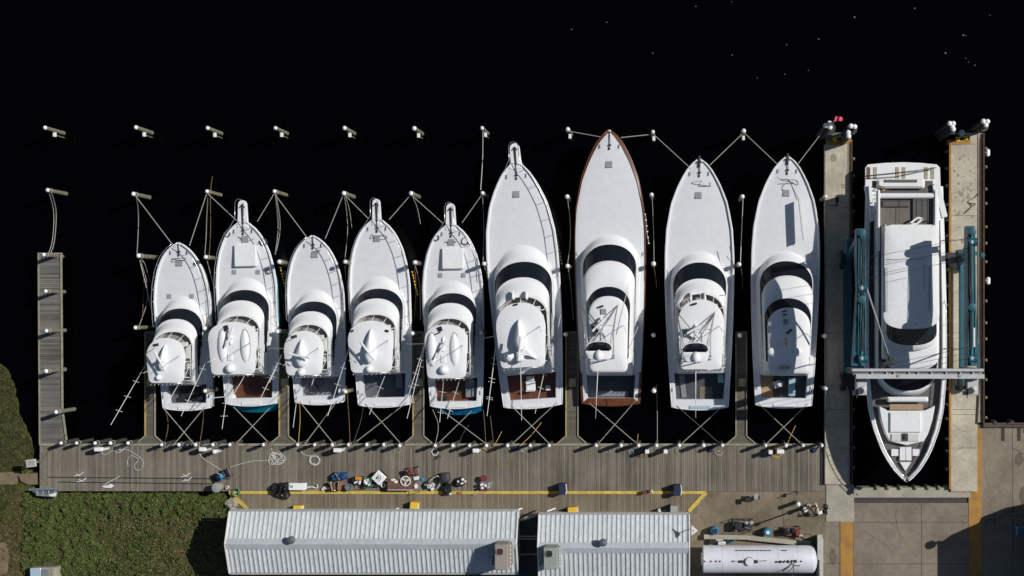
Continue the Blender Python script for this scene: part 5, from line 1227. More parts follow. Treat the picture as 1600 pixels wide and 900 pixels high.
# containment kerbs and wall
mb = MB(); mb.beam(P(1100, 838, 1.25), P(1164, 839, 1.25), .34, .5); mb.beam(P(1164, 839, 1.25), P(1266, 849.5, 1.25), .34, .5)
single(mb, 'containment_kerb', CONC2, 'low concrete kerb bent round the upper side of the white tank', 'kerb')
mb = MB(); mb.box(P(1281, 872, 1.9), (.30, 3.3, 1.8), bev=.03); mb.box(P(1281, 855, 2.9), (.36, 1.9, .1))
single(mb, 'containment_wall', mat('wall_white', (.50, .49, .45), .8, var=.15), 'upright white wall at the right end of the white tank', 'wall')
def thing(name, px, py, z, label, cat, parts, rz=0, group=None):
    """parts: list of (part name, material, builder(mb)) in local coordinates"""
    e = empty(name, P(px, py, z), label, cat, group, rz)
    last = None
    for pn, m, fn in parts:
        mb = MB(); fn(mb); o = mb.build(pn, m, e, smooth='auto')
    return e
def bx(c, d, rz=0, bev=.02): return lambda mb: mb.box(c, d, rz, bev)
def ly_(c, prof, n=14, axis='z'): return lambda mb: mb.lathe(c, prof, n, axis=axis)
def tubes(lst, r=.03): return lambda mb: [mb.tube(p, r, 6) for p in lst]
thing('plastic_drum', 1116.5, 827, 1.0, 'bright blue drum on the pavement above the left end of the white tank', 'drum', [('barrel', SKYB, ly_((0, 0, 0), [(.28, 0), (.31, .15), (.31, .75), (.26, .85)])), ('lid', NAVY, ly_((.0, 0, .85), [(.2, 0), (.2, .04)]))], group='blue drums near the white tank')
thing('plastic_drum', 1198, 829, 1.0, 'blue drum with pale top, right of the pump machinery', 'drum', [('barrel', SKYB, ly_((0, 0, 0), [(.28, 0), (.31, .15), (.31, .75), (.26, .85)])), ('lid', WHT, ly_((.02, 0, .85), [(.14, 0), (.14, .06)]))], group='blue drums near the white tank')
thing('pump_skid', 1160, 819, 1.0, 'tangled dark pump machinery on a skid above the white tank', 'pump', [
    ('skid', DKMETAL, bx((0, 0, .08), (1.5, .9, .12))), ('engine', BLK, lambda mb: [mb.box((-.35, 0, .5), (.55, .6, .75), 0, .05), mb.box((.3, -.2, .4), (.5, .4, .5), .2, .05)]),
    ('pump_head', GREY, lambda mb: [mb.lathe((.25, .25, .15), [(.15, 0), (.18, .6), (.08, .7)], 12), mb.lathe((.6, .25, .15), [(.15, 0), (.18, .6), (.08, .7)], 12), mb.lathe((-.5, -.35, .2), [(.13, 0), (.13, .3)], 10)]),
    ('piping', STEEL, tubes([[(-.6, .3, .5), (-.1, .35, .9), (.3, .2, .8)], [(-.2, -.4, .4), (.2, -.1, .9), (.6, -.3, .5)], [(-.7, 0, .6), (-.7, .4, .3)]], .045)), ('frame', RUST, tubes([[(-.75, -.45, .1), (-.75, -.45, 1), (.75, -.45, 1), (.75, -.45, .1)], [(-.75, .45, .1), (-.75, .45, 1), (.75, .45, 1), (.75, .45, .1)]], .03))])
thing('hand_cart', 1236, 829, 1.0, 'red brown cart piled with dark gear right of the blue drum', 'cart', [
    ('bed', RBROWN, bx((0, 0, .35), (1.3, .7, .08))), ('wheel', RUBBER, lambda mb: [mb.lathe((.45, .38, .2), [(.2, -.04), (.2, .04)], 12, axis='y'), mb.lathe((.45, -.38, .2), [(.2, -.04), (.2, .04)], 12, axis='y')]),
    ('load', BLACKBAG, lambda mb: [mb.box((-.4, .0, .6), (.45, .5, .45), .2, .1), mb.box((.1, .1, .55), (.4, .35, .35), -.3, .1)]), ('crate', RED, bx((.45, -.02, .55), (.3, .45, .3), .1)), ('handle', RBROWN, tubes([[(.65, .3, .4), (.9, .3, 1.0), (.9, -.3, 1.0), (.65, -.3, .4)]], .03)), ('tray', WHT, bx((.75, -.25, .5), (.3, .2, .12), .1))], rz=-.08)
thing('pipe_rack', 1220, 832, 1.0, 'small heap of brown pipes between blue drum and red brown cart', 'pipes', [('pipe', RUST, tubes([[(-.4, .1, .1), (.5, -.1, .12)], [(-.4, -.05, .1), (.5, .1, .15)], [(-.3, .2, .25), (.4, 0, .3)]], .05))])
thing('hose_reel', 1112, 845, 1.0, 'dark hose reel on the ground above the left end of the tank', 'hose reel', [('drum', BLK, ly_((0, 0, .0), [(.22, 0), (.22, .1), (.1, .12), (.1, .3), (.22, .32), (.22, .4)]))])
for i, (x, y, lab) in enumerate([(1124, 841, 'upper of two white cartons between hose reel and blue bag'), (1127.5, 847.5, 'lower of two white cartons between hose reel and blue bag')]):
    thing('carton', x, y, 1.0, lab, 'box', [('box', WHT, bx((0, 0, .2), (.58, .22, .4))), ('tape', GREY, bx((0, 0, .403), (.5, .05, .012), bev=0))], rz=.05, group='white cartons')
thing('blue_bag', 1143, 843, 1.0, 'crumpled blue bag against the kerb near the cartons', 'bag', [('bag', SKYB, lambda mb: [mb.box((0, 0, .2), (.6, .3, .4), .2, .12), mb.box((-.2, -.12, .15), (.4, .2, .3), -.3, .1)]), ('tie', WHT, bx((-.2, .05, .38), (.25, .04, .04)))])
thing('carton', 1250, 850.5, 1.2, 'long white box lying at the right end of the kerb', 'box', [('box', WHT, bx((0, 0, .15), (.95, .24, .3))), ('tape', GREY, bx((.1, 0, .303), (.05, .22, .012), bev=0))], rz=-.06)
mb = MB(); mb.tube(cr([P(1253, 846, 1.2), P(1254, 838, 1.7), P(1263, 834, 1.9), P(1271, 840, 1.6), P(1272, 850, 1.1)], 6), .025, 5); single(mb, 'loose_hose', BLK, 'black hose arching over the right end of the white tank', 'hose')
# lamp posts / swing arm stand in the yard
lp = thing('lamp_post', 1263, 790, 1.0, 'tall slim lamp post on the pavement between long dock and white tank', 'lamp post', [('pole', DKMETAL, tubes([[(0, 0, 0), (0, 0, 4.3)]], .06)), ('arm', DKMETAL, tubes([[(0, 0, 4.2), (.35, .1, 4.35)]], .04)), ('lamp_head', WHT, bx((.4, .12, 4.33), (.34, .26, .14), .3, .04)), ('base', CONC2, ly_((0, 0, 0), [(.2, 0), (.18, .25), (.08, .3)]))])
thing('bollard', 1245, 784, 1.0, 'white topped bollard casting a long shadow, left of the lamp post', 'bollard', [('post', GREY, ly_((0, 0, 0), [(.15, 0), (.15, 1.25)])), ('cap', CAP, ly_((0, 0, 1.25), [(.17, 0), (.15, .08), (.03, .16)]))])
thing('bollard', 1256, 793, 1.0, 'white topped bollard just below left of the lamp post', 'bollard', [('post', GREY, ly_((0, 0, 0), [(.13, 0), (.13, 1.0)])), ('cap', CAP, bx((0, 0, 1.07), (.24, .34, .14), .5, .03))])
thing('swing_barrier', 1274, 790, 1.0, 'bent white and black barrier arms beside the light concrete slab', 'barrier', [('post', BLK, tubes([[(0, 0, 0), (0, 0, 1.1)], [(-.55, -.55, 0), (-.55, -.55, .8)], [(.8, -.5, 0), (.8, -.5, .9)]], .06)), ('arm', WHT, tubes([[(-.1, .35, 1.0), (.05, -.05, 1.0), (.12, -.35, 1.0)]], .05)), ('lower_arm', BLK, tubes([[(-.7, -.35, .6), (-.55, -.6, .7), (.15, -.55, .8), (.75, -.55, .8), (.85, .1, .8)]], .035)), ('reflector', DKMETAL, bx((.25, -.42, .9), (.35, .22, .18)))])
thing('saw_horse', 1175, 776, 1.0, 'small metal trolley with dark tray on the pavement near the dock', 'trolley', [('frame', STEEL, tubes([[(-.3, -.2, .1), (-.1, .1, .8), (.3, .25, .9)], [(.1, -.2, .1), (.15, .1, .8), (.35, 0, .9)]], .03)), ('tray', GREY, bx((.25, .15, .92), (.32, .42, .06))), ('box', BLK, bx((.5, 0, .5), (.12, .3, .3))), ('wheel', RUBBER, ly_((-.3, 0, .12), [(.12, -.05), (.12, .05)], 12, 'y')), ('plate', BLK, bx((-.35, -.15, .7), (.45, .4, .04), .1))]).name = 'trolley'
thing('stanchion', 1243, 768, 1.0, 'thin grey stanchion with a cross arm at the dock edge near the slip', 'stanchion', [('post', STEEL, tubes([[(0, 0, 0), (.1, .05, 1.5)]], .03)), ('cross_arm', STEEL, tubes([[(-.15, -.1, 1.2), (.2, .15, 1.25)]], .025)), ('sign_plate', BLK, bx((0, 0, .85), (.1, .28, .25)))])
thing('mooring_cleat', 1293, 793, 1.1, 'pile of grey shackles at the edge of the light concrete slab', 'shackles', [('shackle', STEEL, tubes([[(-.15, -.3, .05), (.05, 0, .2), (.1, .3, .1)], [(-.2, .1, .1), (.2, .15, .15)], [(-.1, .3, .05), (.2, -.1, .2)]], .05)), ('block', BLK, bx((-.1, -.3, .1), (.15, .2, .15)))]).name = 'shackle_pile'
thing('mooring_bollard', 1337, 766, 1.1, 'low steel mooring bollard at the slip corner under the bow shadow', 'bollard', [('post', GREY, ly_((0, 0, 0), [(.2, 0), (.2, .2), (.1, .25), (.1, .4), (.22, .45)])), ('plate', CONC2, bx((.35, -.1, .03), (.6, .3, .06), .5))])
# sign with a triangular plate at the shed corner
thing('sign_post', 1082, 812, 1.0, 'white triangular sign on a thin pole at the shed corner', 'sign', [('pole', STEEL, tubes([[(0, 0, 0), (0, 0, 5.0)]], .03)), ('plate', WHT, lambda mb: mb.prism([(-.15, .42), (.32, .0), (-.15, -.35)], 5.0, 5.05)), ('mark', DKMETAL, ly_((-.02, 0, 5.05), [(.05, 0), (.05, .01)]))])
# cabinet on the boardwalk
thing('service_cabinet', 1053, 794, 1.0, 'grey service cabinet against the shed at the right of the boardwalk', 'cabinet', [('cabinet', GREY, bx((0, 0, .6), (.55, .7, 1.2))), ('door', SOLEG, bx((0, -.36, .6), (.48, .02, 1.05), 0, .005)), ('pipe', DKMETAL, tubes([[(-.3, 0, .9), (-.8, -.05, .9), (-1.4, -.1, .5)], [(-.3, -.15, .4), (-.9, -.2, .4)]], .05))])
thing('gas_cylinder', 1030, 797, 1.0, 'small white topped cylinder left of the grey service cabinet', 'cylinder', [('cylinder', CAP, ly_((0, 0, 0), [(.15, 0), (.17, .1), (.17, .7), (.08, .85)])), ('valve', DKMETAL, ly_((0, 0, .85), [(.04, 0), (.04, .1)]))])
# yellow boxes along the shed wall
for i, (x, y, w, l, lab) in enumerate([(469, 792.5, .62, .42, 'leftmost yellow storage box on the boardwalk below the dark bags'), (649.5, 790.5, .58, .75, 'tall yellow storage box in the middle of the boardwalk'), (896, 796.5, .72, .55, 'yellow storage box near the upper left corner of the shorter shed')]):
    thing('storage_box', x, y, 1.0, lab, 'storage box', [('box', YELP, bx((0, 0, .35), (w, l, .7), 0, .03)), ('lid', mat('yellow_lid', (.78, .50, .06), .5, var=.1), bx((0, 0, .72), (w + .03, l + .03, .06), 0, .02)), ('side_label', WHT, bx((w / 2 + .012, 0, .4), (.02, l * .7, .4), 0, .002)), ('lid_rib', YEL, lambda mb, w=w: [mb.box((0, -.1, .757), (w * .8, .05, .02)), mb.box((0, .1, .757), (w * .8, .05, .02))])], rz=[0, -.12, .08][i], group='yellow storage boxes on the boardwalk')

# ------------------------------------------------------------------ pilings
ph = 3.0
proto = None
def piling(px, py, label, h=ph, bracket=False, group=None, thick=.155, dark=False, zb=0, tilt=None):
    """px, py: photograph position of the white cap"""
    x, y, _ = P(px, py, h)
    e = empty('mooring_piling', (x, y, zb), label, 'piling', group)
    if tilt: e.rotation_euler = (tilt[0], tilt[1], 0)
    r_ = random.Random(int(px * 13 + py)); t_ = thick * r_.uniform(.9, 1.1)
    MB().lathe((0, 0, -zb), [(t_ * 1.08, -2.5), (t_ * 1.08, 0), (t_ * 1.02, h * .5), (t_, h - .05)], 12).build('pile_shaft', PILED if dark else PILE, e, smooth='auto')
    MB().lathe((0, 0, h - zb - .06), [(t_ + .01, 0), (t_ + .01, .04), (t_ * .7, .12), (.02, .19)], 14).build('pile_cap', CAP if not dark else CAP, e, smooth=True)
    if bracket:
        MB().box((.05, -t_ - .18, 1.55 - zb), (.22, .34, .25), bev=.03).build('bracket', WHT, e)
        MB().tube([(0.05, -t_ - .2, 1.4 - zb), (0.05, -t_ - .2, -.4)], .045, 6).build('bracket_pipe', PILE, e)
    else:
        MB().lathe((0, 0, h - zb - .55), [(t_ + .03, 0), (t_ + .035, .05), (t_ + .03, .1)], 12).build('rope_wrap', ROPE, e)
    return e
rows_ = [
 ('outermost row', [(70, 199.5), (212, 199), (324, 200), (430, 200), (538, 200), (647, 200.5), (753, 200), (887, 202), (1020, 206), (1162, 204.5)], True),
 ('second row from top', [(74, 297), (208, 303), (323, 299), (428.5, 299), (537, 302), (642, 302), (753.5, 301.5), (886, 307), (1018, 304), (1160, 307), (1290, 307)], False),
 ('third row from top', [(216, 399.5), (321, 401.5), (436, 409), (539, 409), (648, 410), (756, 412), (886.5, 415.5), (1021, 412), (1155, 413)], False),
 ('fourth row from top', [(211, 512), (319, 513), (433, 518), (644, 521), (751, 520), (883.5, 522.5), (1021, 524), (1156.5, 524), (1289.5, 525)], False)]
for nm, ps, br in rows_:
    for i, (x, y) in enumerate(ps):
        piling(x, y, h=3.6 if nm.startswith('third') else 3.0, label= 'white capped piling in the water, %s from left in the %s' % (ordn(i + 1), nm), bracket=br, group='mooring pilings standing in the water')
for i, (x, y, lab) in enumerate([(320, 611, 'between the first and second boat sterns'), (539, 612, 'between the third and fourth boat sterns'), (1021.5, 611, 'between the seventh and eighth boat sterns'), (1290, 607.5, 'against the lift pier beside the ninth boat stern')]):
    piling(x, y, 'white capped timber piling %s' % lab, group='mooring pilings standing in the water')
for i, (x, y) in enumerate([(68, 398), (71, 455), (72, 517), (71.5, 580), (87, 644)]):
    piling(x, y, 'white capped timber piling, %s from the top along the short left pier' % ordn(i + 1), group='pilings along the short pier')
dockx = [95, 119, 148, 172, 199.5, 252, 279, 305, 332, 358.5, 411, 464.5, 491, 518.5, 544, 572.5, 599, 624, 679.5, 707, 733, 759.5, 792.5, 828, 857.5, 931, 970, 997.5, 1025.5, 1061, 1099, 1128.5, 1196, 1228, 1254.5, 1284]
for i, x in enumerate(dockx):
    piling(x, 692.5 if x < 210 else 695 + (x > 600) * 1.3, 'white capped piling along the long dock front edge, %s from the left' % ordn(i + 1), h=2.7, group='pilings along the long dock front', thick=.135, dark=True)
# clusters at the pier ends
for cx_, cy_, pts, lab in [(1298, 196, [(1290, 196), (1296, 192.5), (1297, 199)], 'left corner of the left concrete pier'), (1332, 198, [(1329.5, 197), (1335.5, 198), (1325.5, 207), (1326, 213)], 'right corner of the left concrete pier'),
                           (1487, 197, [(1484, 193), (1489.5, 193), (1488, 198), (1489.5, 202)], 'left corner of the right concrete pier'), (1538, 193, [(1536.5, 189.5), (1543, 190), (1540.5, 195.5)], 'right corner of the right concrete pier')]:
    e = empty('piling_cluster', (P(cx_, cy_, 3.2)[0], P(cx_, cy_, 3.2)[1], 0), 'lashed dark pilings with white caps at the %s' % lab, 'piling cluster', 'piling clusters at the pier ends'); b_ = e.location.copy()
    for (x, y) in pts:
        h = 4.2; q = P(x, y, h); q0 = (q[0] - .15, q[1] - .25, -1)
        c = MB().tube([q0, q], .17, 12).build('pile_shaft', PILED, e, smooth='auto', shift=b_)
        MB().lathe(q, [(.19, -.02), (.19, .03), (.12, .10), (.02, .14)], 12).build('pile_cap', CAP, c, smooth=True, shift=b_)
    q = P(cx_, cy_, 3.0); MB().lathe((q[0] - .0, q[1] - .15, 2.4), [(.42, 0), (.44, .12), (.42, .24)], 16).build('lashing', DKMETAL, e, shift=b_)
# flag at the left pier end
fl = empty('flag', P(1297, 201, 1.2), 'small pink flag on a short white pole at the lift slip entrance', 'flag'); b_ = fl.location.copy()
MB().tube([P(1297, 201, 1.2), P(1305, 186, 5.2)], .035, 6).build('flag_pole', WHT, fl, shift=b_)
rowsf = []
for j in range(9):
    t = j / 8; rowsf.append([P(1304.5 + t * 12 + .6 * sin(t * 9), 180.5 + t * 3.5 + s * (8.5 - 3.2 * t) + .8 * sin(t * 7 + s), 5.1 + .18 * sin(t * 11 + s * 2)) for s in (0, .33, .66, 1)])
MB().grid(rowsf).build('flag_cloth', PINK, fl, smooth=True, shift=b_, fix=False)
# bollard with a shadow on the left lift pier and small fenders on the right pier
thing('mooring_bollard', 1302, 316, 1.25, 'black fairlead frame on the left concrete pier at the shade edge', 'fairlead', [('frame', DKMETAL, lambda mb: [mb.beam((-.6, .1, .3), (.35, .35, .3), .08, .08), mb.beam((-.6, -.25, .3), (.3, -.3, .3), .08, .08), mb.beam((.35, .35, .3), (.2, -.35, .3), .12, .12), mb.beam((-.6, .1, .3), (-.6, .1, 0), .06, .06), mb.beam((.2, -.3, .3), (.2, -.3, 0), .06, .06)]), ('roller', BLK, bx((.25, .15, .35), (.25, .4, .2), .2, .04))]).name = 'fairlead'
for (x, y, lab) in ((1541, 240, 'upper'), (1541.5, 439, 'lower')):
    thing('dock_fender', x, y, .5, '%s white cylindrical fender hanging on the outer side of the right concrete pier' % lab, 'fender', [('fender', CAP, ly_((0, -.3, .5), [(.05, 0), (.16, .08), (.17, .3), (.16, .52), (.05, .6)], 14, 'y')), ('lanyard', ROPE, tubes([[(-.3, 0, .8), (0, 0, .6)]], .02))], group='white fenders on the right pier')
thing('cone_block', 1502, 208, 1.2, 'pale blue grey float lying on the head of the right concrete pier', 'float', [('float', ICE, ly_((0, 0, 0), [(.1, 0), (.24, .1), (.22, .3), (.08, .4)])), ('strap', BLK, bx((0, 0, .2), (.5, .05, .1)))]).name = 'pier_float'
mb = MB(); mb.tube(cr([P(1530, 302, 1.4), P(1522, 309, 1.3), P(1512, 315, 1.28), P(1518, 318, 1.28), P(1524, 319, 1.28), P(1514, 326, 1.28), P(1506, 334, 1.28), P(1511, 330, 1.28), P(1518, 322, 1.28), P(1513, 317, 1.28)], 6), .03, 5); single(mb, 'rope_tangle', ROPED, 'thin dark rope tangled on the sunny right concrete pier', 'rope')
mb = MB(); mb.tube([P(1483, 200 + 8, 1.6), P(1492, 207, 1.6)], .12, 8); single(mb, 'fender_bar', WHT, 'short white bar at the head of the right concrete pier', 'bar')

# ------------------------------------------------------------------ ropes
BN = ['', 'first', 'second', 'third', 'fourth', 'fifth', 'sixth', 'seventh', 'eighth', 'ninth']
def rope(pts, label, m=ROPE, r=.036, name='mooring_line', cat='rope', group='mooring lines', smooth=6):
    mb = MB(); P3 = [P(*p) for p in pts]; mb.tube(cr(P3, smooth) if len(P3) > 2 else P3, r, 5)
    return single(mb, name, m, label, cat, group)
sag = lambda a, b_, d: ((a[0] + b_[0]) / 2, (a[1] + b_[1]) / 2, (a[2] + b_[2]) / 2 - d)
def line(a, b_, label, m=ROPE, r=.036, d=.25, **k): return rope([a, sag(a, b_, d), b_], label, m, r, **k)
for (n_, a, c, b_, d) in [(1, (211, 305), (273, 387), (323, 302), (296, 384)), (2, (325, 303), (370, 345), (428, 303), (402, 346)), (3, (429, 303), (481, 373), (536, 305), (508, 373)), (4, (538, 304), (576, 342), (642, 304), (608, 343)),
                         (5, (643, 305), (692, 349), (753, 304), (722, 348)), (7, (889, 205), (938, 214), (1018, 210), (970, 215)), (8, (1021, 210), (1079, 263), (1161, 208), (1107, 260)), (9, (1163, 208), (1215, 257), (1289, 201), (1246, 257))]:
    z = 3.1 if n_ > 5 else 2.5
    line((*a, 2.7), (*c, z), 'left bow line of the %s boat, running up to a piling' % BN[n_], ROPE, d=.05, group='bow lines'); line((*b_, 2.7), (*d, z), 'right bow line of the %s boat, running up to a piling' % BN[n_], ROPE, d=.05, group='bow lines')
for (n_, a, c, b_, d) in [(1, (254, 636), (306, 697), (320, 636), (269, 698)), (2, (365, 636), (422, 694), (421, 638), (368, 694)), (3, (468, 627), (520, 692), (527, 626), (476, 694)), (4, (571, 631), (626, 693), (634, 630), (558, 689)),
                         (5, (690, 641), (759, 693), (737, 642), (686, 692)), (6, (799, 634), (858, 693), (870, 629), (800, 694)), (7, (921, 630), (995, 693), (995, 624), (934, 694)), (8, (1057, 634), (1127, 695), (1130, 634), (1064, 694)), (9, (1185, 630), (1252, 694), (1262, 631), (1197, 694))]:
    z = 1.7 if n_ > 5 else 1.4
    line((*a, z), (*c, 1.6), 'stern line of the %s boat slanting down right to the long dock' % BN[n_], ROPE if n_ not in (8,) else ROPED, d=.1, group='crossed stern lines'); line((*b_, z), (*d, 1.6), 'stern line of the %s boat slanting down left to the long dock' % BN[n_], ROPE, d=.1, group='crossed stern lines')
hang = [
 ([(76, 299, 2.6), (83, 325, 1.2), (84, 350, .8), (81, 380, 1.4), (75, 398, 2.0)], 'outer slack rope from the far left piling down to the short pier', ROPE),
 ([(80, 299, 2.5), (87, 325, 1.0), (87.5, 350, .6), (84, 382, 1.2), (77, 400, 1.9)], 'inner slack rope from the far left piling down to the short pier', ROPE),
 ([(213, 308, 2.6), (216, 330, 1.2), (216, 360, .8), (214, 398, 2.5)], 'slack rope between the second and third row pilings left of the first boat', ROPE),
 ([(218, 405, 2.5), (229, 450, 1.2), (237, 487, .4)], 'straight rope hanging from the third row piling left of the first boat', ROPEW),
 ([(219, 403, 2.5), (226, 412, 2.2), (230, 425, 1.0), (235, 441, .5)], 'short frayed rope from the third row piling left of the first boat', ROPE),
 ([(219, 406, 2.5), (229, 440, 1.2), (230, 470, .8), (218, 508, 2.3)], 'grey slack rope down to the fourth row piling left of the first boat', ROPE),
 ([(220, 410, 2.4), (225, 440, .8), (224, 470, .6), (222, 500, 2.0)], 'brown slack rope down to the fourth row piling left of the first boat', ROPEB),
 ([(332, 276, .4), (329, 300, 1.5), (329, 360, .9), (327, 398, 1.2)], 'thin brown rope past the second row piling above the first boat', ROPEB),
 ([(325, 304, 2.6), (323, 340, 1.2), (322, 370, .9), (320, 398, 2.4)], 'pale rope between second and third row pilings right of the first boat', ROPE),
 ([(323, 405, 2.4), (332, 440, 1.0), (338, 465, .6), (341, 500, .8)], 'slack rope alongside the left hull of the second boat', ROPE),
 ([(430, 303, 2.6), (434, 340, 1.1), (434, 365, .8), (430, 398, 1.6)], 'inner slack rope right of the second boat bow', ROPE),
 ([(431, 302, 2.6), (437, 340, 1.1), (437, 365, .8), (432, 392, 1.2)], 'outer slack rope right of the second boat bow', ROPE),
 ([(438, 440, .6), (441, 465, .5), (446, 498, .8)], 'slack dark rope between second and third boats', ROPEB),
 ([(538, 305, 2.6), (542, 335, 1.1), (543, 365, .8), (539, 404, 2.4)], 'slack rope from the second row piling right of the third boat', ROPE),
 ([(539, 305, 2.6), (546, 328, 1.1), (550, 358, .4)], 'short rope hanging from the piling right of the third boat', ROPE),
 ([(539, 414, 2.4), (541, 445, 1), (545, 480, .6), (549, 520, .5)], 'rope hanging beside the left hull of the fourth boat', ROPED),
 ([(644, 305, 2.6), (652, 325, 1.2), (657, 350, .4)], 'short rope hanging from the piling right of the fourth boat', ROPE),
 ([(649, 415, 2.4), (655, 440, 1), (657, 470, .6), (657, 500, .5)], 'rope hanging from the third row piling right of the fourth boat', ROPE),
 ([(648, 415, 2.4), (650, 455, .9), (647, 500, .6)], 'second rope hanging from the third row piling right of the fourth boat', ROPEB),
 ([(754.5, 203, 2.6), (754, 250, 1.6), (751, 297, 2.5)], 'long rope from the outermost piling down to the piling right of the fifth boat', ROPEW),
 ([(754, 306, 2.6), (756, 355, 1.2), (755, 408, 2.4)], 'rope between second and third row pilings right of the fifth boat', ROPE),
 ([(757, 416, 2.4), (764, 440, 1.5), (772, 462, .8)], 'rope slanting from the third row piling to the sixth boat', ROPE),
 ([(887, 312, 2.6), (891, 345, 1.2), (891, 380, 1.0), (887, 411, 2.4)], 'slack rope between pilings right of the sixth boat', ROPE),
 ([(888, 419, 2.4), (892, 450, 1.0), (896, 500, .5)], 'rope hanging from the third row piling left of the seventh boat', ROPE),
 ([(1019, 309, 2.6), (1021, 350, 1.3), (1022, 408, 2.4)], 'rope between pilings right of the seventh boat', ROPE),
 ([(1022, 418, 2.4), (1025, 436, 1.2), (1026, 450, .6)], 'short brown rope below the piling right of the seventh boat', ROPEB),
 ([(1161, 312, 2.6), (1159, 360, 1.3), (1157, 409, 2.4)], 'rope between pilings left of the ninth boat', ROPEW),
 ([(1158, 419, 2.4), (1160, 435, 1.2), (1160, 452, .6)], 'short brown rope below the piling left of the ninth boat', ROPEB),
 ([(1026, 600, .5), (1027, 645, .6), (1027, 694, 1.2)], 'thin upright rope from the piling right of the seventh boat to the dock', ROPE),
 ([(258, 640, 1.3), (262, 655, .7), (262, 672, .7), (257, 694, 1.4)], 'brown rope hanging from the first boat left stern to the dock', ROPEB),
 ([(318, 640, 1.3), (317, 660, .7), (312, 695, 1.4)], 'brown rope hanging from the first boat right stern to the dock', ROPEB),
 ([(468, 630, 1.3), (469, 655, .7), (466, 694, 1.4)], 'yellow brown rope from the third boat stern to the dock', ROPEY),
 ([(541, 598, .8), (545, 650, .6), (547, 692, 1.3)], 'brown rope standing right of the third boat stern', ROPEB),
 ([(568, 634, 1.3), (563, 660, .7), (552, 692, 1.3)], 'dark rope from the fourth boat stern to the dock', ROPED),
 ([(676, 640, 1.3), (684, 660, .7), (684, 676, .7), (680, 694, 1.4)], 'grey rope from the fifth boat left stern to the dock', ROPE),
 ([(733, 664, .6), (722, 680, .7), (718, 692, 1.3)], 'thin grey rope above the dock below the fifth boat', ROPED),
 ([(755, 640, .6), (757, 660, .6), (759, 692, 1.3)], 'left of two brown ropes between fifth and sixth boats', ROPEB),
 ([(766, 650, .6), (769, 675, .6), (771, 692, 1.3)], 'right of two brown ropes between fifth and sixth boats', ROPEB),
 ([(784, 674, 1.2), (778, 686, 1.3), (772, 696, 1.4)], 'short yellow rope end above the dock between fifth and sixth boats', ROPEY),
 ([(846, 660, .6), (830, 680, 1.0), (812, 697, 1.4)], 'yellow orange rope slanting to the dock below the sixth boat', ROPEY),
 ([(997, 678, 1.0), (996, 688, 1.3), (994, 700, 1.3)], 'short yellow rope at the dock below the seventh boat', ROPEY),
 ([(1243, 665, .6), (1236, 680, 1.0), (1230, 694, 1.3)], 'yellow brown rope at the dock below the ninth boat', ROPEY),
 ([(207, 690, 1.5), (199, 697, 1.6), (196, 699, 1.6)], 'short grey rope end at the left end of the long dock', ROPEW),
 ([(1290, 612, 2.4), (1290, 628, 1.9), (1290, 642, 1.4)], 'short pale rope hanging along the left concrete pier', ROPEW)]
for pts, lab, m in hang: rope(pts, lab, m, .026 if m in (ROPEB, ROPED, ROPEY) else .03, name='slack_rope', group='slack ropes between the pilings')
for j, (x0, y0, x1, y1, n_, lab) in enumerate([(438, 418, 446, 452, 8, 'short string of small yellow floats right of the second boat'), (644, 425, 652, 460, 8, 'short string of small yellow floats right of the fourth boat'), (869, 368, 877, 412, 9, 'dark string of floats against the sixth boat right side'), (1008, 335, 1013, 380, 6, 'sparse string of tiny pale floats against the seventh boat right side')]):
    mb = MB(); pts = [P(x0 + (x1 - x0) * t / 8 + sin(t) * .6, y0 + (y1 - y0) * t / 8, 1.4) for t in range(9)]; mb.tube(pts, .015, 4)
    for q in range(n_): p_ = Vector(pts[0]).lerp(Vector(pts[-1]), q / (n_ - 1)); mb.lathe(tuple(p_), [(.02, -.06), (.07, -.03), (.07, .03), (.02, .06)], 8)
    single(mb, 'float_line', [YELP, YELP, DKMETAL, ROPEW][j], lab, 'float line')
# short booms from pilings between boats (horizontal fender boards)
for (a, b_, lab) in [((300, 532, 2.6), (328, 532, 2.6), 'first and second'), ((415, 544.5, 2.6), (443, 544.5, 2.6), 'second and third'), ((634, 538, 2.6), (664, 537, 2.6), 'fourth and fifth'), ((757, 528, 2.6), (776, 525, 2.6), 'fifth and sixth'), ((330, 622, 1.4), (351, 620, 1.4), 'first and second sterns of the')]:
    mb = MB(); mb.tube([P(*a), P(*b_)], .035, 6); single(mb, 'fender_pole', ALU, 'thin white pole reaching across the gap between %s boats' % lab, 'pole', 'poles across the gaps')
# ------------------------------------------------------------------ coils and hoses on the dock
def tangle(px, py, r, seed, label, m=ROPEW, n_=22, rr=.024, ang=0, loops=True, z=1.03, name='rope_coil'):
    r_ = random.Random(seed); pts = []
    for i in range(n_ * 2):
        a = i * (2 * pi / (7 if loops else 4.3)) + r_.uniform(-.3, .3); q = r * (1 + r_.uniform(-.2, .2)) if loops else r * r_.uniform(.3, 1.25)
        pts.append(P(px + q * cos(a) + (0 if loops else r_.uniform(-r * .5, r * .5)), py + q * sin(a) * .95, z + .002 * i))
    mb = MB(); mb.tube(cr(pts, 4), rr, 5); return single(mb, name, m, label, 'rope coil', 'coils of rope on the long dock')
tangle(491.5, 719, 7.5, 3, 'neat oval coil of white rope on the long dock below the third boat', n_=16)
tangle(434, 717, 10, 5, 'large messy tangle of white rope below the second finger pier', loops=False, n_=14)
tangle(187, 701, 6, 6, 'small white rope coil beside the white box at the left end of the dock', n_=12, loops=False)
tangle(679, 707, 5, 8, 'small white rope coil left of the fifth boat stern lines', n_=12); tangle(684, 714, 6, 9, 'dark tangled line below the small white coil near the third finger pier', m=ROPED, n_=8, loops=False)
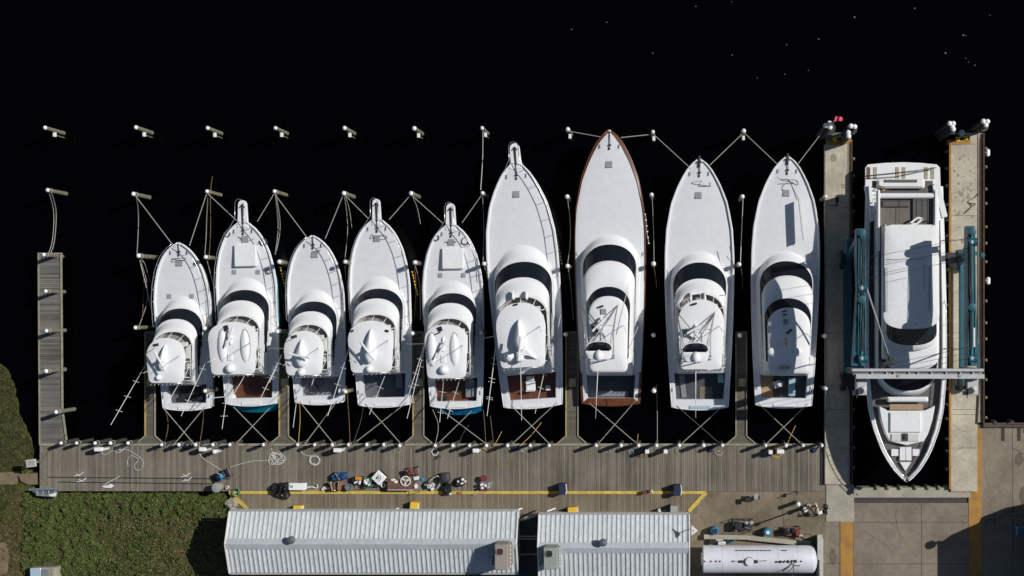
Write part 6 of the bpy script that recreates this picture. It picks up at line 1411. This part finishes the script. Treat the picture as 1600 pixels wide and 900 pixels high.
tangle(818, 703, 7, 10, 'grey rope tangle below the sixth boat', m=ROPE, n_=10, loops=False); tangle(944, 702, 5.5, 11, 'grey rope tangle at the foot of the fourth finger pier, right side', m=ROPE, n_=9, loops=False)
tangle(1004, 709, 8, 12, 'dark reddish hose tangle below the seventh boat', m=ROPEB, n_=9, loops=False); tangle(1060, 704, 4, 13, 'tiny pale coil below the eighth boat left stern', m=ROPE, n_=8)
tangle(1123, 708, 5.5, 14, 'pale thin rope tangle left of the fifth finger pier', m=ROPE, n_=9, loops=False); tangle(1213, 707.5, 8, 15, 'yellow hose coil on the dock below the ninth boat', m=ROPEY, n_=14)
tangle(620, 703, 5, 16, 'faint pale coil at the dock left of the third finger pier', m=ROPE, n_=6); tangle(986, 707, 4, 17, 'light blue hose coil below the seventh boat', m=mat('pale_blue_hose', (.25, .38, .5), .6), n_=8)
tangle(604, 701, 5, 18, 'grey knotted rope at the dock edge below the fourth boat', m=ROPE, n_=8, loops=False)
rope([(312, 697, 1.2), (311, 707, 1.04), (318, 717, 1.04), (335, 728, 1.04), (347, 735, 1.04), (352, 733, 1.04), (372, 726, 1.04), (397, 720, 1.04), (412, 720, 1.04), (426, 716, 1.04), (424, 700, 1.04)], 'long white hose snaking along the dock from the white pedestal to the tangle', ROPEW, .024, 'water_hose', 'hose', 'hoses on the dock')
rope([(158, 704, 1.04), (160, 709, 1.04), (166, 710, 1.04), (180, 702, 1.04), (196, 702, 1.04), (212, 710, 1.04), (223, 720, 1.04), (222, 731, 1.04), (214, 735, 1.04), (210, 727, 1.04), (216, 718, 1.04), (205, 712, 1.04), (199, 720, 1.04), (200, 728, 1.04)], 'thin white hose looping over the left end of the long dock', ROPEW, .02, 'water_hose', 'hose', 'hoses on the dock')
rope([(747, 703, 1.2), (755, 700, 1.3), (763, 705, 1.04), (770, 699, 1.04), (773, 693, 1.4)], 'short yellow hose by the pedestal below the gap between fifth and sixth boats', ROPEY, .03, 'water_hose', 'hose', 'hoses on the dock')
rope([(776, 718, 1.04), (779, 726, 1.04), (790, 728, 1.04), (797, 720, 1.04), (800, 708, 1.04)], 'faint yellowish hose loop below the sixth boat', ROPEY, .014, 'water_hose', 'hose', 'hoses on the dock')
rope([(468, 701, 1.2), (472, 708, 1.04), (480, 712, 1.04), (488, 712, 1.04)], 'short white hose from piling to the neat oval coil', ROPEW, .024, 'water_hose', 'hose', 'hoses on the dock')
# power pedestals
for i, (x, y, w) in enumerate([(165, 699.5, .62), (325.5, 699.5, .5), (344, 703, .22), (533.5, 701, .55), (747, 701.5, .42), (1011.5, 703, .25), (1040, 703, .25), (1202, 704, .25), (1217.5, 703, .5)]):
    nx = sum(1 for q in dockx if q < x)
    thing('power_pedestal', x, y, 1.0, '%s white power pedestal right of the %s piling from left on the long dock' % ('small' if w < .3 else 'wide', ordn(nx)), 'power pedestal', [('pedestal', WHT, bx((0, 0, .6), (w, .26, 1.2), 0, .03)), ('top', CAP, bx((0, 0, 1.23), (w + .05, .3, .08), 0, .03)), ('socket', BLK, bx((0, -.14, .9), (w * .5, .03, .2), 0, .005))], group='power pedestals along the long dock')
for i, (x, y) in enumerate([(588, 700), (805, 701), (291, 699), (1110, 702), (1272, 703)]):
    thing('hose_bundle', x, y, 1.0, 'blue hose bundle beside the %s piling from left on the long dock' % ordn(sum(1 for q in dockx if q < x)), 'hose', [('hose', NAVY, lambda mb: [mb.lathe((0, 0, 0), [(.14, 0), (.2, .05), (.2, .15), (.14, .2)], 12), mb.tube(cr([(-.3, .2, .05), (-.1, -.1, .1), (.2, .1, .2), (.45, .3, .05)], 4), .04, 5)]), ('nozzle', DKMETAL, bx((.4, .25, .08), (.14, .05, .05), .6))], group='blue hose bundles on the dock')
# ------------------------------------------------------------------ clutter on the dock
def lump(mb, c, d, seed, n=10):
    """crumpled soft lump"""
    r_ = random.Random(seed); rings = []
    for i in range(6):
        t = i / 5; s = cos(t * pi / 2 * .96) ** .7; z = d[2] * sin(t * pi / 2)
        rings.append([(c[0] + d[0] / 2 * s * cos(2 * pi * k / n) * (1 + r_.uniform(-.22, .22)), c[1] + d[1] / 2 * s * sin(2 * pi * k / n) * (1 + r_.uniform(-.22, .22)), c[2] + z * (1 + r_.uniform(-.2, .2))) for k in range(n)])
    mb.loft(rings)
def lumps(ls): return lambda mb: [lump(mb, c, d, i * 7 + int(c[0] * 50) + 3) for i, (c, d) in enumerate(ls)]
thing('utility_cart', 351, 741, 1.0, 'blue and dark utility cart standing askew above the grey bin', 'cart', [('tray', BLK, bx((0, 0, .45), (1.3, .62, .1))), ('load', NAVY, bx((-.1, 0, .6), (.7, .5, .3), .1, .06)), ('blue_crate', SKYB, bx((.0, -.1, .8), (.3, .35, .2), .3)), ('handle', TAN, tubes([[(.62, .3, .4), (.75, .3, .95), (.75, -.3, .95), (.62, -.3, .4)]], .03)), ('strap', WHT, tubes([[(-.2, .3, .8), (.1, 0, .95), (-.1, -.3, .75)]], .025)), ('wheel', RUBBER, lambda mb: [mb.lathe((x, y, .16), [(.16, -.04), (.16, .04)], 10, axis='y') for x in (-.5, .5) for y in (-.3, .3)])], rz=radians(24))
thing('trash_bin', 345, 759.5, 1.0, 'round grey bin at the left end of the yellow curb', 'bin', [('bin', GREY, ly_((0, 0, 0), [(.28, 0), (.34, .9), (.36, .92)], 20)), ('lid', mat('lid_grey', (.30, .31, .30), .6), ly_((0, 0, .92), [(.37, 0), (.36, .06), (.1, .12)], 20))])
thing('red_white_can', 356, 761, 1.0, 'small red and white can between grey bin and yellow curb', 'can', [('can', WHT, ly_((0, 0, 0), [(.12, 0), (.12, .25)])), ('cap', RED, ly_((.02, .02, .25), [(.07, 0), (.07, .05)])), ('spout', RED, bx((-.15, .1, .15), (.15, .1, .1), .5))]).name = 'fuel_can'
thing('garden_hose', 370, 769, 1.05, 'coiled green hose over the left corner of the yellow curb', 'hose', [('hose', GRN, lambda mb: mb.tube(cr([(.26 * cos(a * .9) * (1 + .1 * sin(a * 3)), .3 * sin(a * .9), .03 + .012 * a) for a in range(0, 22)], 3), .03, 5)), ('nozzle', WHT, bx((0, -.25, .15), (.35, .07, .07), .3))])
thing('refuse_bags', 440, 765, 1.0, 'heap of shiny black refuse bags at the left of the dock clutter', 'bags', [('refuse_bag', BLACKBAG, lumps([((-.45, .1, 0), (.6, .9, .6)), ]) ), ('refuse_bag', BLACKBAG, lumps([((.1, .2, 0), (.7, .8, .65))])), ('refuse_bag', BLACKBAG, lumps([((.35, -.35, 0), (.75, .8, .55))])), ('refuse_bag', BLACKBAG, lumps([((.45, .25, .2), (.5, .7, .6))])), ('refuse_bag', BLACKBAG, lumps([((-.1, -.3, 0), (.6, .6, .5))]))])
thing('white_chest', 467, 759, 1.0, 'long white chest with a dark mark right of the black bags', 'chest', [('chest', WHT, bx((0, 0, .25), (1.3, .5, .5), 0, .04)), ('lid', CAP, bx((0.03, 0, .53), (1.32, .54, .07), 0, .03)), ('mark', DKMETAL, lambda mb: [mb.box((-.5, .05, .572), (.05, .25, .01), .4), mb.box((-.4, .0, .5725), (.05, .2, .01), -.4), mb.box((-.32, .03, .572), (.04, .2, .01), .2)]), ('hinge', STEEL, bx((.3, .29, .5), (.3, .05, .05)))])
thing('hose_piece', 490, 763.5, 1.0, 'hooked white pipe piece lying on the yellow curb right of the chest', 'pipe', [('pipe', WHT, lambda mb: mb.tube(cr([(-.45, .1, .05), (-.1, .15, .08), (.25, .05, .08), (.35, .2, .15), (.3, .35, .2)], 4), .045, 6)), ('plank', TAN, bx((-.0, -.12, .03), (.8, .09, .05), .08))]).name = 'pipe_piece'
thing('blue_tarpaulin', 531, 744, 1.0, 'crumpled blue tarpaulin spread over a box behind the yellow curb', 'tarpaulin', [('tarpaulin', BLUE, lambda mb: (mb.box((.1, .05, .3), (1.0, .55, .6), .1, .18), lump(mb, (-.35, -.1, .0), (.6, .6, .5), 9), lump(mb, (.4, .1, .2), (.7, .6, .55), 10))), ('shadow_lump', NAVY, lumps([((-.4, -.05, 0), (.6, .7, .45))])), ('cord', ROPEW, tubes([[(-.2, .3, .62), (.2, -.2, .7)]], .015))])  # navy lump puts the dark shadow beside the tarpaulin into colour
thing('folding_chair', 523, 760, 1.0, 'brown folding chair on its side below the blue tarpaulin', 'chair', [('seat', RBROWN, bx((.1, 0, .4), (.12, .6, .3), .25)), ('backrest', TAN, bx((-.1, .1, .55), (.06, .7, .4), .2)), ('leg', STEEL, tubes([[(-.3, -.3, 0), (.2, -.2, .8)], [(-.3, .3, 0), (.2, .3, .8)]], .025))])
thing('red_jacket', 510, 762, 1.0, 'white and red crumpled cloth at the yellow curb left of the chair', 'cloth', [('cloth', WHT, lumps([((0, 0, 0), (.6, .3, .25)), ((-.25, -.1, 0), (.3, .25, .2))])), ('red_cloth', RED, lumps([((.15, .15, .0), (.3, .2, .35))]))]).name = 'crumpled_cloth'
thing('orange_panel', 534, 758, 1.0, 'narrow orange brown plank leaning between chair and grey bucket', 'plank', [('plank', mat('orange_plank', (.38, .15, .07), .6, var=.3), bx((0, 0, .4), (.14, .7, .5), -.15)), ('strip', WHT, bx((-.12, .05, .6), (.04, .6, .1), -.15))])
thing('bucket', 547, 760, 1.0, 'round grey bucket standing just above the yellow curb', 'bucket', [('bucket', SOLEG, ly_((0, 0, 0), [(.22, 0), (.27, .5), (.29, .52), (.25, .53), (.2, .1)], 18)), ('water', mat('bucket_inside', (.16, .19, .2), .3), ly_((0, 0, .4), [(.22, 0), (.22, .01)], 18)), ('handle', STEEL, tubes([[(-.27, 0, .5), (-.15, -.2, .62), (.15, -.2, .62), (.27, 0, .5)]], .015))])
thing('tool_crate', 563, 748, 1.0, 'orange topped tool crate beside the green cart', 'crate', [('crate', BLK, bx((-.1, -.05, .25), (.8, .5, .5), .05)), ('orange_tray', mat('amber', (.62, .28, .03), .5), bx((0, .1, .56), (.5, .24, .12), -.1)), ('tools', WHT, lambda mb: [mb.box((-.2, -.2, .55), (.3, .12, .1), .5), mb.box((.1, -.22, .55), (.15, .3, .08), -.3)])])
thing('garden_trolley', 575, 752, 1.0, 'green framed trolley loaded with white bottles', 'trolley', [('frame', GRN, tubes([[(.35, .4, .0), (.42, .3, .8), (.4, -.3, .8), (.35, -.4, 0)], [(-.2, -.4, .7), (.4, -.35, .8)], [(-.25, .35, .7), (.4, .35, .8)]], .035)), ('tray', SOLEG, bx((.05, 0, .4), (.6, .6, .05))), ('bottle', WHT, lambda mb: [mb.lathe((x, y, .4), [(.09, 0), (.09, .3), (.03, .4)], 10) for x, y in ((-.1, .15), (.12, .2), (.0, -.1), (.2, -.2))]), ('cloth', WHT, lumps([((-.05, .0, .5), (.35, .3, .25))]))])
thing('scattered_gear', 569, 759, 1.0, 'small heap of dark and white gear below the green trolley', 'gear', [('bag', BLACKBAG, lumps([((0, 0, 0), (.6, .4, .3))])), ('rag', WHT, lumps([((.2, .1, .15), (.25, .2, .2))])), ('rod', TAN, tubes([[(-.7, -.1, .1), (.5, .15, .2)]], .03))])
thing('cooler_box', 595.5, 744.5, 1.0, 'square white cooler turned askew with a dark emblem on its lid', 'cooler', [('box', BLK, bx((0, 0, .35), (.78, .78, .7), 0, .05)), ('lid', CAP, bx((0, 0, .74), (.86, .86, .10), 0, .05)), ('lid_panel', WHT, bx((0, 0, .795), (.6, .6, .02), 0, .008)), ('emblem', DKMETAL, lambda mb: [mb.tube(cr([(-.18, .16, .81), (.05, .14, .81), (.18, -.02, .81), (.18, -.2, .81)], 4), .018, 4), mb.tube(cr([(-.18, .05, .81), (-.02, .04, .81), (.07, -.08, .81), (.07, -.2, .81)], 4), .022, 4), mb.box((-.1, -.1, .808), (.12, .2, .008), .2)])], rz=radians(-42))
thing('ring_float', 599.5, 757.5, 1.0, 'small white octagonal ring below the white cooler', 'ring', [('ring', CAP, lambda mb: mb.tube([(.15 * cos(a * pi / 4), .15 * sin(a * pi / 4), .22) for a in range(9)], .055, 6)), ('stand', BLK, bx((0, 0, .1), (.3, .3, .2)))])
thing('gear_crate', 586, 757, 1.0, 'low dark crate of small parts left of the white ring', 'crate', [('crate', BLK, bx((0, 0, .15), (.7, .35, .3))), ('parts', STEEL, lambda mb: [mb.box((q * .12 - .25, .05 * (-1) ** q, .33), (.1, .12, .08), q) for q in range(5)])])
thing('work_table', 629, 754, 1.0, 'brown work table covered in white parts in the middle of the clutter', 'table', [('table_top', RBROWN, bx((0, -.05, .75), (2.0, .85, .06), 0, .01)), ('leg', STEEL, tubes([[(-.95, -.4, 0), (-.95, -.4, .75)], [(.95, -.4, 0), (.95, -.4, .75)], [(-.95, .35, 0), (-.95, .35, .75)], [(.95, .35, 0), (.95, .35, .75)]], .03)), ('edge', WHT, bx((0, -.47, .76), (2.0, .04, .06), 0, .005))])
thing('round_fan', 634, 751.5, 1.79, 'round white fan lying on the brown work table', 'fan', [('cage', CAP, lambda mb: [mb.tube([(.36 * cos(a * pi / 10), .36 * sin(a * pi / 10), .1) for a in range(21)], .04, 6)]), ('blade', WHT, lambda mb: [mb.box((.16 * cos(a), .16 * sin(a), .08), (.24, .13, .02), a) for a in (.4, 2.5, 4.6)]), ('motor', GREY, ly_((0, 0, .03), [(.1, 0), (.1, .1)]))])
for i, (x, y, lab) in enumerate([(616, 751, 'crumpled white rag on the left end of the brown work table'), (651, 747, 'white box at the upper right corner of the brown work table'), (650, 760, 'white crumpled packet at the lower right of the brown work table')]):
    thing('table_item', x, y, 1.79, lab, ['rag', 'box', 'packet'][i], [('wrap', WHT, [lumps([((-.1, .05, 0), (.4, .2, .12)), ((.1, -.1, 0), (.3, .25, .1))]), bx((0, 0, .08), (.42, .26, .14), .15), lumps([((0, 0, 0), (.35, .4, .15))])][i]), ('shadow_part', GREY, bx((.05, .02, .06), (.1, .1, .1), .3))]).name = ['rag', 'parts_box', 'packet'][i]
thing('red_tool_cart', 646, 736, 1.0, 'rusty red tool cart behind the brown work table', 'cart', [('bed', RBROWN, bx((0, 0, .55), (1.0, .5, .08))), ('engine', RED, lumps([((-.1, 0, .55), (.5, .4, .25))])), ('parts', STEEL, lambda mb: [mb.box((-.35 + q * .16, .12 * (-1) ** q, .66), (.12, .14, .12), q * .7) for q in range(5)]), ('handle', STEEL, tubes([[(.45, .3, .2), (.6, .3, .95), (.6, -.3, .95), (.45, -.3, .2)]], .025)), ('wheel', RUBBER, lambda mb: [mb.lathe((x, y, .15), [(.15, -.04), (.15, .04)], 10, axis='y') for x in (-.35, .35) for y in (-.28, .28)])], rz=.15)
thing('metal_shelf', 658, 757, 1.0, 'thin steel rack with a blue cap at the right end of the work table', 'rack', [('frame', STEEL, tubes([[(-.02, -.5, 0), (-.02, -.5, 1.0), (-.02, .4, 1.0), (-.02, .4, 0)], [(-.02, .4, 1), (.25, .45, 1)]], .025)), ('blue_cap', SKYB, ly_((.25, .5, .9), [(.16, 0), (.18, .1), (.1, .18)]))]).name = 'steel_rack'
thing('paint_cans', 674, 758, 1.0, 'pair of pale cans with blue lids inside a curved hose', 'cans', [('can', WHT, lambda mb: [mb.lathe((-.1, -.05, 0), [(.15, 0), (.15, .4)], 14), mb.lathe((.15, .05, 0), [(.14, 0), (.14, .36)], 14), mb.lathe((.12, -.28, 0), [(.12, 0), (.12, .3)], 14)]), ('lid', SKYB, lambda mb: [mb.lathe((-.1, -.05, .4), [(.08, 0), (.08, .02)], 14), mb.lathe((.15, .05, .36), [(.07, 0), (.07, .02)], 14)]), ('bag', BLACKBAG, lumps([((-.4, 0, 0), (.5, .6, .3))]))])
mb = MB(); mb.tube(cr([P(672, 751, 1.3), P(678, 746, 1.4), P(684, 744, 1.5), (P(688, 748, 1.4)), P(687, 756, 1.3), P(683, 763, 1.1)], 5), .05, 6); single(mb, 'curved_hose', ROPEW, 'thick pale hose curving round the pair of cans', 'hose')
thing('black_tarpaulin', 697, 745, 1.0, 'dark folded tarpaulin standing above the black bag', 'tarpaulin', [('tarpaulin', mat('charcoal_tarp', (.045, .045, .045), .6, var=.3, bump=.6, bscale=4), lambda mb: mb.box((0, 0, .4), (.7, .75, .8), .05, .16)), ('fold', BLACKBAG, lumps([((-.15, -.3, 0), (.6, .5, .4))]))])
thing('refuse_bag', 699, 764, 1.0, 'single black refuse bag on the yellow curb below the dark tarpaulin', 'bag', [('bag', BLACKBAG, lumps([((0, 0, 0), (.7, .95, .6))])), ('tie', WHT, lumps([((.25, -.35, .2), (.2, .2, .2))]))])
thing('glove', 718, 770, 1.05, 'small orange red glove on the yellow curb', 'glove', [('glove', ORNG, lumps([((0, 0, 0), (.3, .16, .1)), ((.15, .02, 0), (.2, .2, .08))])), ('cuff', RED, bx((-.15, 0, .05), (.1, .14, .08), .3))])
thing('laundry_bag', 721, 752, 1.0, 'white and black sack of bottles between dark tarpaulin and red fan', 'sack', [('sack', BLACKBAG, lumps([((-.1, 0, 0), (.9, .7, .5))])), ('bottles', WHT, lambda mb: [lump(mb, (x, y, .35), (.28, .22, .25), int(x * 30 + y * 70 + 200)) for x, y in ((-.15, .1), (.05, -.12), (.2, .15), (.32, -.05))]), ('net', STEEL, tubes([[(.2, .35, .3), (.45, .3, .5), (.4, 0, .55)]], .02))], rz=.3)
thing('red_stool', 757.5, 746, 1.0, 'round dark red stool above the jug trolley', 'stool', [('seat', mat('stool_red', (.20, .025, .045), .6, var=.2), ly_((0, 0, .5), [(.24, 0), (.26, .04), (.24, .08)], 20)), ('leg', STEEL, tubes([[(-.15, -.15, 0), (-.1, -.1, .5)], [(.15, -.15, 0), (.1, -.1, .5)], [(0, .2, 0), (0, .14, .5)]], .02))])
thing('jug_trolley', 760, 758, 1.0, 'trolley of white and grey jugs right of the dock clutter', 'trolley', [('tray', STEEL, bx((0, 0, .3), (.9, .55, .05))), ('jug', WHT, lambda mb: [mb.box((-.3, .1, .5), (.2, .2, .35), .3, .04), mb.box((-.25, -.15, .5), (.18, .18, .35), .1, .04), mb.box((0, .05, .5), (.2, .2, .35), -.3, .04)]), ('grey_jug', GREY, lambda mb: [mb.box((.2, -.1, .48), (.2, .2, .32), .4, .04), mb.box((.25, .15, .48), (.2, .2, .32), 0, .04)]), ('hose', STEEL, tubes([cr([(.3, .2, .6), (.6, .2, .5), (.7, 0, .4), (.5, -.2, .4)], 4)], .035)), ('red_base', RED, bx((-.15, -.35, .1), (.6, .14, .15), .1))])
mb = MB(); mb.beam(P(739, 774, 1.1), P(763, 767, 1.15), .09, .06); single(mb, 'loose_plank', TAN, 'narrow plank lying slantwise over the curb below the jug trolley', 'plank')
for i, (x, y, lab) in enumerate([(880, 762, 'dark lidded bin on the dock above the sixth and seventh boats gap'), (1058, 763.5, 'dark lidded bin on the dock near the right end of the yellow curb')]):
    thing('dock_bin', x, y, 1.0, lab, 'bin', [('bin', BLK, bx((0, 0, .45), (.5, .8, .9), 0, .06)), ('lid', NAVY, bx((-.0, 0, .93), (.54, .84, .07), 0, .03)), ('pale_edge', WHT, lambda mb: mb.tube(cr([(.27, .42, .95), (.32, .15, .97), (.32, -.15, .97), (.27, -.38, .95)], 4), .035, 6))], group='dark lidded bins behind the yellow curb')
thing('skateboard', 1009, 766, 1.0, 'slender reddish hand trolley leaning over the yellow curb', 'trolley', [('frame', RBROWN, tubes([[(-.7, -.15, .1), (.45, .15, .9)], [(-.65, -.35, .1), (.5, -.05, .9)], [(-.1, 0, .5), (-.05, -.2, .5)], [(.2, .1, .7), (.25, -.1, .7)]], .035)), ('plate', RED, bx((.1, -.05, .6), (.5, .18, .04), .27)), ('grip', WHT, bx((.5, .05, .92), (.1, .25, .06), .25))]).name = 'hand_trolley'
for i, (x, y) in enumerate([(123, 742), (127.5, 751), (290, 743), (292, 750)]):
    thing('fish_scrap', x, y, 1.0, 'small white cleat or clip on the %s pipe end of the dock, %s' % (['left', 'left', 'right', 'right'][i], ['upper', 'lower', 'upper', 'lower'][i]), 'clip', [('clip', WHT, lambda mb, i=i: [mb.tube([(-.35, -.1, .06), (.1, 0, .1), (.4, .22, .08)], .035, 5), mb.tube([(-.2, .1, .05), (.15, -.08, .08)], .03, 5)])]).name = 'pipe_clip'
thing('paddle_board', 169, 759, 1.0, 'white and red paddle lying at the grass edge of the long dock', 'paddle', [('blade', WHT, lambda mb: mb.loft([[(x * .5, y * .16, 0.03) for x, y in ((-1, 0), (-.6, .8), (.5, 1), (1, 0), (.5, -1), (-.6, -.8))], [(x * .5, y * .16, .08) for x, y in ((-1, 0), (-.6, .8), (.5, 1), (1, 0), (.5, -1), (-.6, -.8))]])), ('red_stripe', RED, bx((-.15, .08, .09), (.6, .08, .03), .1)), ('shaft', WHT, tubes([[(-.2, .15, .08), (.95, .75, .12)]], .025))]).name = 'paddle'
# left end: sign box, skiff rack, utility box
thing('notice_board', 64.5, 720, 1.0, 'small white box with a reddish edge on a post at the dock corner', 'fish table', [('box_top', mat('offwhite', (.52, .52, .47), .6, var=.2), bx((0, 0, 1.6), (.8, .58, .1), .12, .02)), ('panel', mat('panel_grey', (.38, .38, .36), .6, var=.3), bx((.05, 0, 1.655), (.55, .4, .02), .12, .005)), ('red_edge', RED, bx((-.36, -.05, 1.656), (.08, .45, .02), .12, .005)), ('post', PILE, tubes([[(-.25, 0, -.9), (-.25, 0, 1.55)], [(.25, 0, 0), (.25, 0, 1.55)]], .05)), ('knob', CAP, ly_((-.55, -.03, 1.2), [(.07, 0), (.08, .08), (.03, .14)]))]).name = 'fish_cleaning_table'
thing('aluminium_skiff', 74, 765, .9, 'low silver grey metal boat ramp section at the grass edge below the dock corner', 'gangway', [('side_rail', mat('silver', (.30, .34, .38), .4, metal=.3, var=.2), lambda mb: [mb.beam((-1.15, .08, .55), (1.1, .18, .75), .14, .14), mb.beam((-.6, -.32, .5), (1.0, -.42, .6), .14, .1)]), ('deck_plate', mat('silver_d', (.15, .17, .20), .5, metal=.2, var=.2), lambda mb: mb.prism([(-1.1, .05), (1.05, .15), (.95, -.42), (-.5, -.36)], .42, .5)), ('rung', mat('silver_l', (.40, .45, .5), .4, metal=.2), lambda mb: [mb.beam((x, .12, .56), (x + .05, -.36, .56), .06, .06) for x in (-.55, -.1, .35, .8)]), ('white_end', WHT, lambda mb: mb.prism([(.45, -.3), (1.02, -.12), (.96, -.42), (.5, -.42)], .6, .66))]).name = 'metal_gangway'
thing('utility_box', 76, 893, .8, 'square grey utility box in the weeds at the bottom left', 'utility box', [('box', CONC2, bx((.0, 0, .45), (2.0, .95, .9), .02, .03)), ('lid', ICE, bx((-.55, .05, .93), (.8, .8, .07), .03)), ('panel', SOLEG, bx((.2, .12, .93), (.6, .5, .05), .02)), ('grille', mat('tan_grille', (.35, .29, .2), .7), bx((.78, 0, .94), (.22, .85, .08), .02)), ('pipe', GREY, tubes([[(.1, -.2, .95), (.5, -.25, 1.0)]], .04))])
mb = MB(); lump(mb, (0, 0, 0), (1.1, .8, .35), 4); lump(mb, (.1, -.5, 0), (.7, .6, .3), 6); mb.v = [tuple(Vector(v) + Vector(P(363, 786, .9))) for v in mb.v]; single(mb, 'rubble', CONC2, 'small heap of grey rubble beside the left corner of the long shed', 'rubble')
mb = MB()
for q in range(5): mb.tube([P(64 + q * 4, 887 - q * .5, 1.3), P(70 + q * 4, 880 - q, 1.9)], .02, 4)
single(mb, 'reed_stems', mat('reed', (.35, .34, .25), .8), 'pale reed stems behind the grey utility box', 'reeds')
# floating foam flecks, far right top
fl_ = [(1505, 55), (1509, 56), (1477, 83), (1509, 91), (1513, 97), (1523, 102), (1335, 27), (1429, 13), (1143, 3), (1087, 10), (1144, 86), (1229, 70), (1226, 116), (1263, 110), (1183, 122), (1279, 61), (948, 35), (893, 46), (1547, 24), (1020, 83)]
for i, (x, y) in enumerate(fl_):
    r_ = random.Random(i); s = .035 + .03 * r_.random() + (.02 if x in (1505, 1477, 1335, 1429) else 0)
    mb = MB(); mb.lathe(P(x, y, .01), [(s, 0), (s * .8, s * .5), (s * .2, s * .7)], 7); single(mb, 'foam_fleck', mat('foam', (.16, .16, .16), .8), 'tiny pale fleck floating on the open dark water', 'foam fleck', 'foam flecks on the dark water')
# ------------------------------------------------------------------ boat on stands outside the lower right edge (its shadow falls into the yard)
hb = empty('hauled_boat', (P(1690, 0, 0)[0], P(0, 850, 0)[1], 1.0), 'tall white boat propped on stands at the lower right edge of the yard', 'boat')
def hp(px, py): return ((px - NX) * SC - hb.location.x, (NY - py) * SC - hb.location.y)
o_h = [hp(*q) for q in [(1601, 800), (1612, 775), (1650, 760), (1750, 756), (1900, 765), (1900, 960), (1750, 968), (1650, 960), (1601, 900)]]
MB().loft([[(x * .9, y * .8, 1.2) for x, y in o_h], [(x * .97, y * .95, 2.6) for x, y in o_h], [(x, y, 4.2) for x, y in o_h], [(x * .96, y * .93, 4.4) for x, y in o_h]], True, True).build('hull', mat('hull_navy', (.05, .08, .12), .3), hb, smooth='auto')
ha = [hp(*q) for q in [(1603, 792), (1625, 776), (1720, 775), (1720, 950), (1625, 950), (1603, 930)]]
MB().loft([[(x, y, 4.3) for x, y in ha], [(x * .97, y * .95, 7.2) for x, y in ha], [(x * .9, y * .9, 7.5) for x, y in ha]]).build('cabin', GEL, hb)
mb = MB(); x, y = hp(1612, 790); mb.tube([(x, y, 7.3), (x - .05, y + .05, 7.9)], .12, 8); mb.lathe((x - .1, y, 7.8), [(.3, 0), (.3, .3), (.1, .4)], 12); mb.build('mast', GEL, hb)
mb = MB()
for q in ((1615, 790), (1615, 940), (1700, 780), (1700, 950)): x, y = hp(*q); mb.tube([(x, y, 0), (x * .95, y * .9, 2)], .08, 6)
mb.build('stand', DKMETAL, hb)
thing('blue_crate', 1593, 828, 1.0, 'small blue edged crate in the shade at the right edge', 'crate', [('crate', SKYB, bx((0, 0, .3), (.7, .62, .6))), ('lid', mat('crate_lid', (.05, .13, .22), .5), bx((.02, 0, .62), (.55, .5, .05), 0, .01)), ('strap', WHT, tubes([[(-.35, -.3, .6), (-.35, .3, .62)], [(-.45, .3, .5), (-.2, .2, .62)]], .02))])
mb = MB(); mb.tube([P(1560, 812, 1.2), P(1569, 801, 1.3), P(1600, 797, 1.3)], .03, 5); mb.tube([P(1580, 797, 1.3), P(1600, 790, 1.4)], .03, 5); single(mb, 'boat_stand_chain', DKMETAL, 'thin dark chain on the pavement at the edge of the right shade', 'chain')
mb = MB(); mb.tube(cr([P(1541, 822, 1.05), P(1542, 813, 1.1), P(1549, 810, 1.1), P(1556, 812, 1.05), P(1552, 818, 1.05)], 4), .03, 5); single(mb, 'chain_loop', DKMETAL, 'loop of dark chain beside the right yellow strip', 'chain')
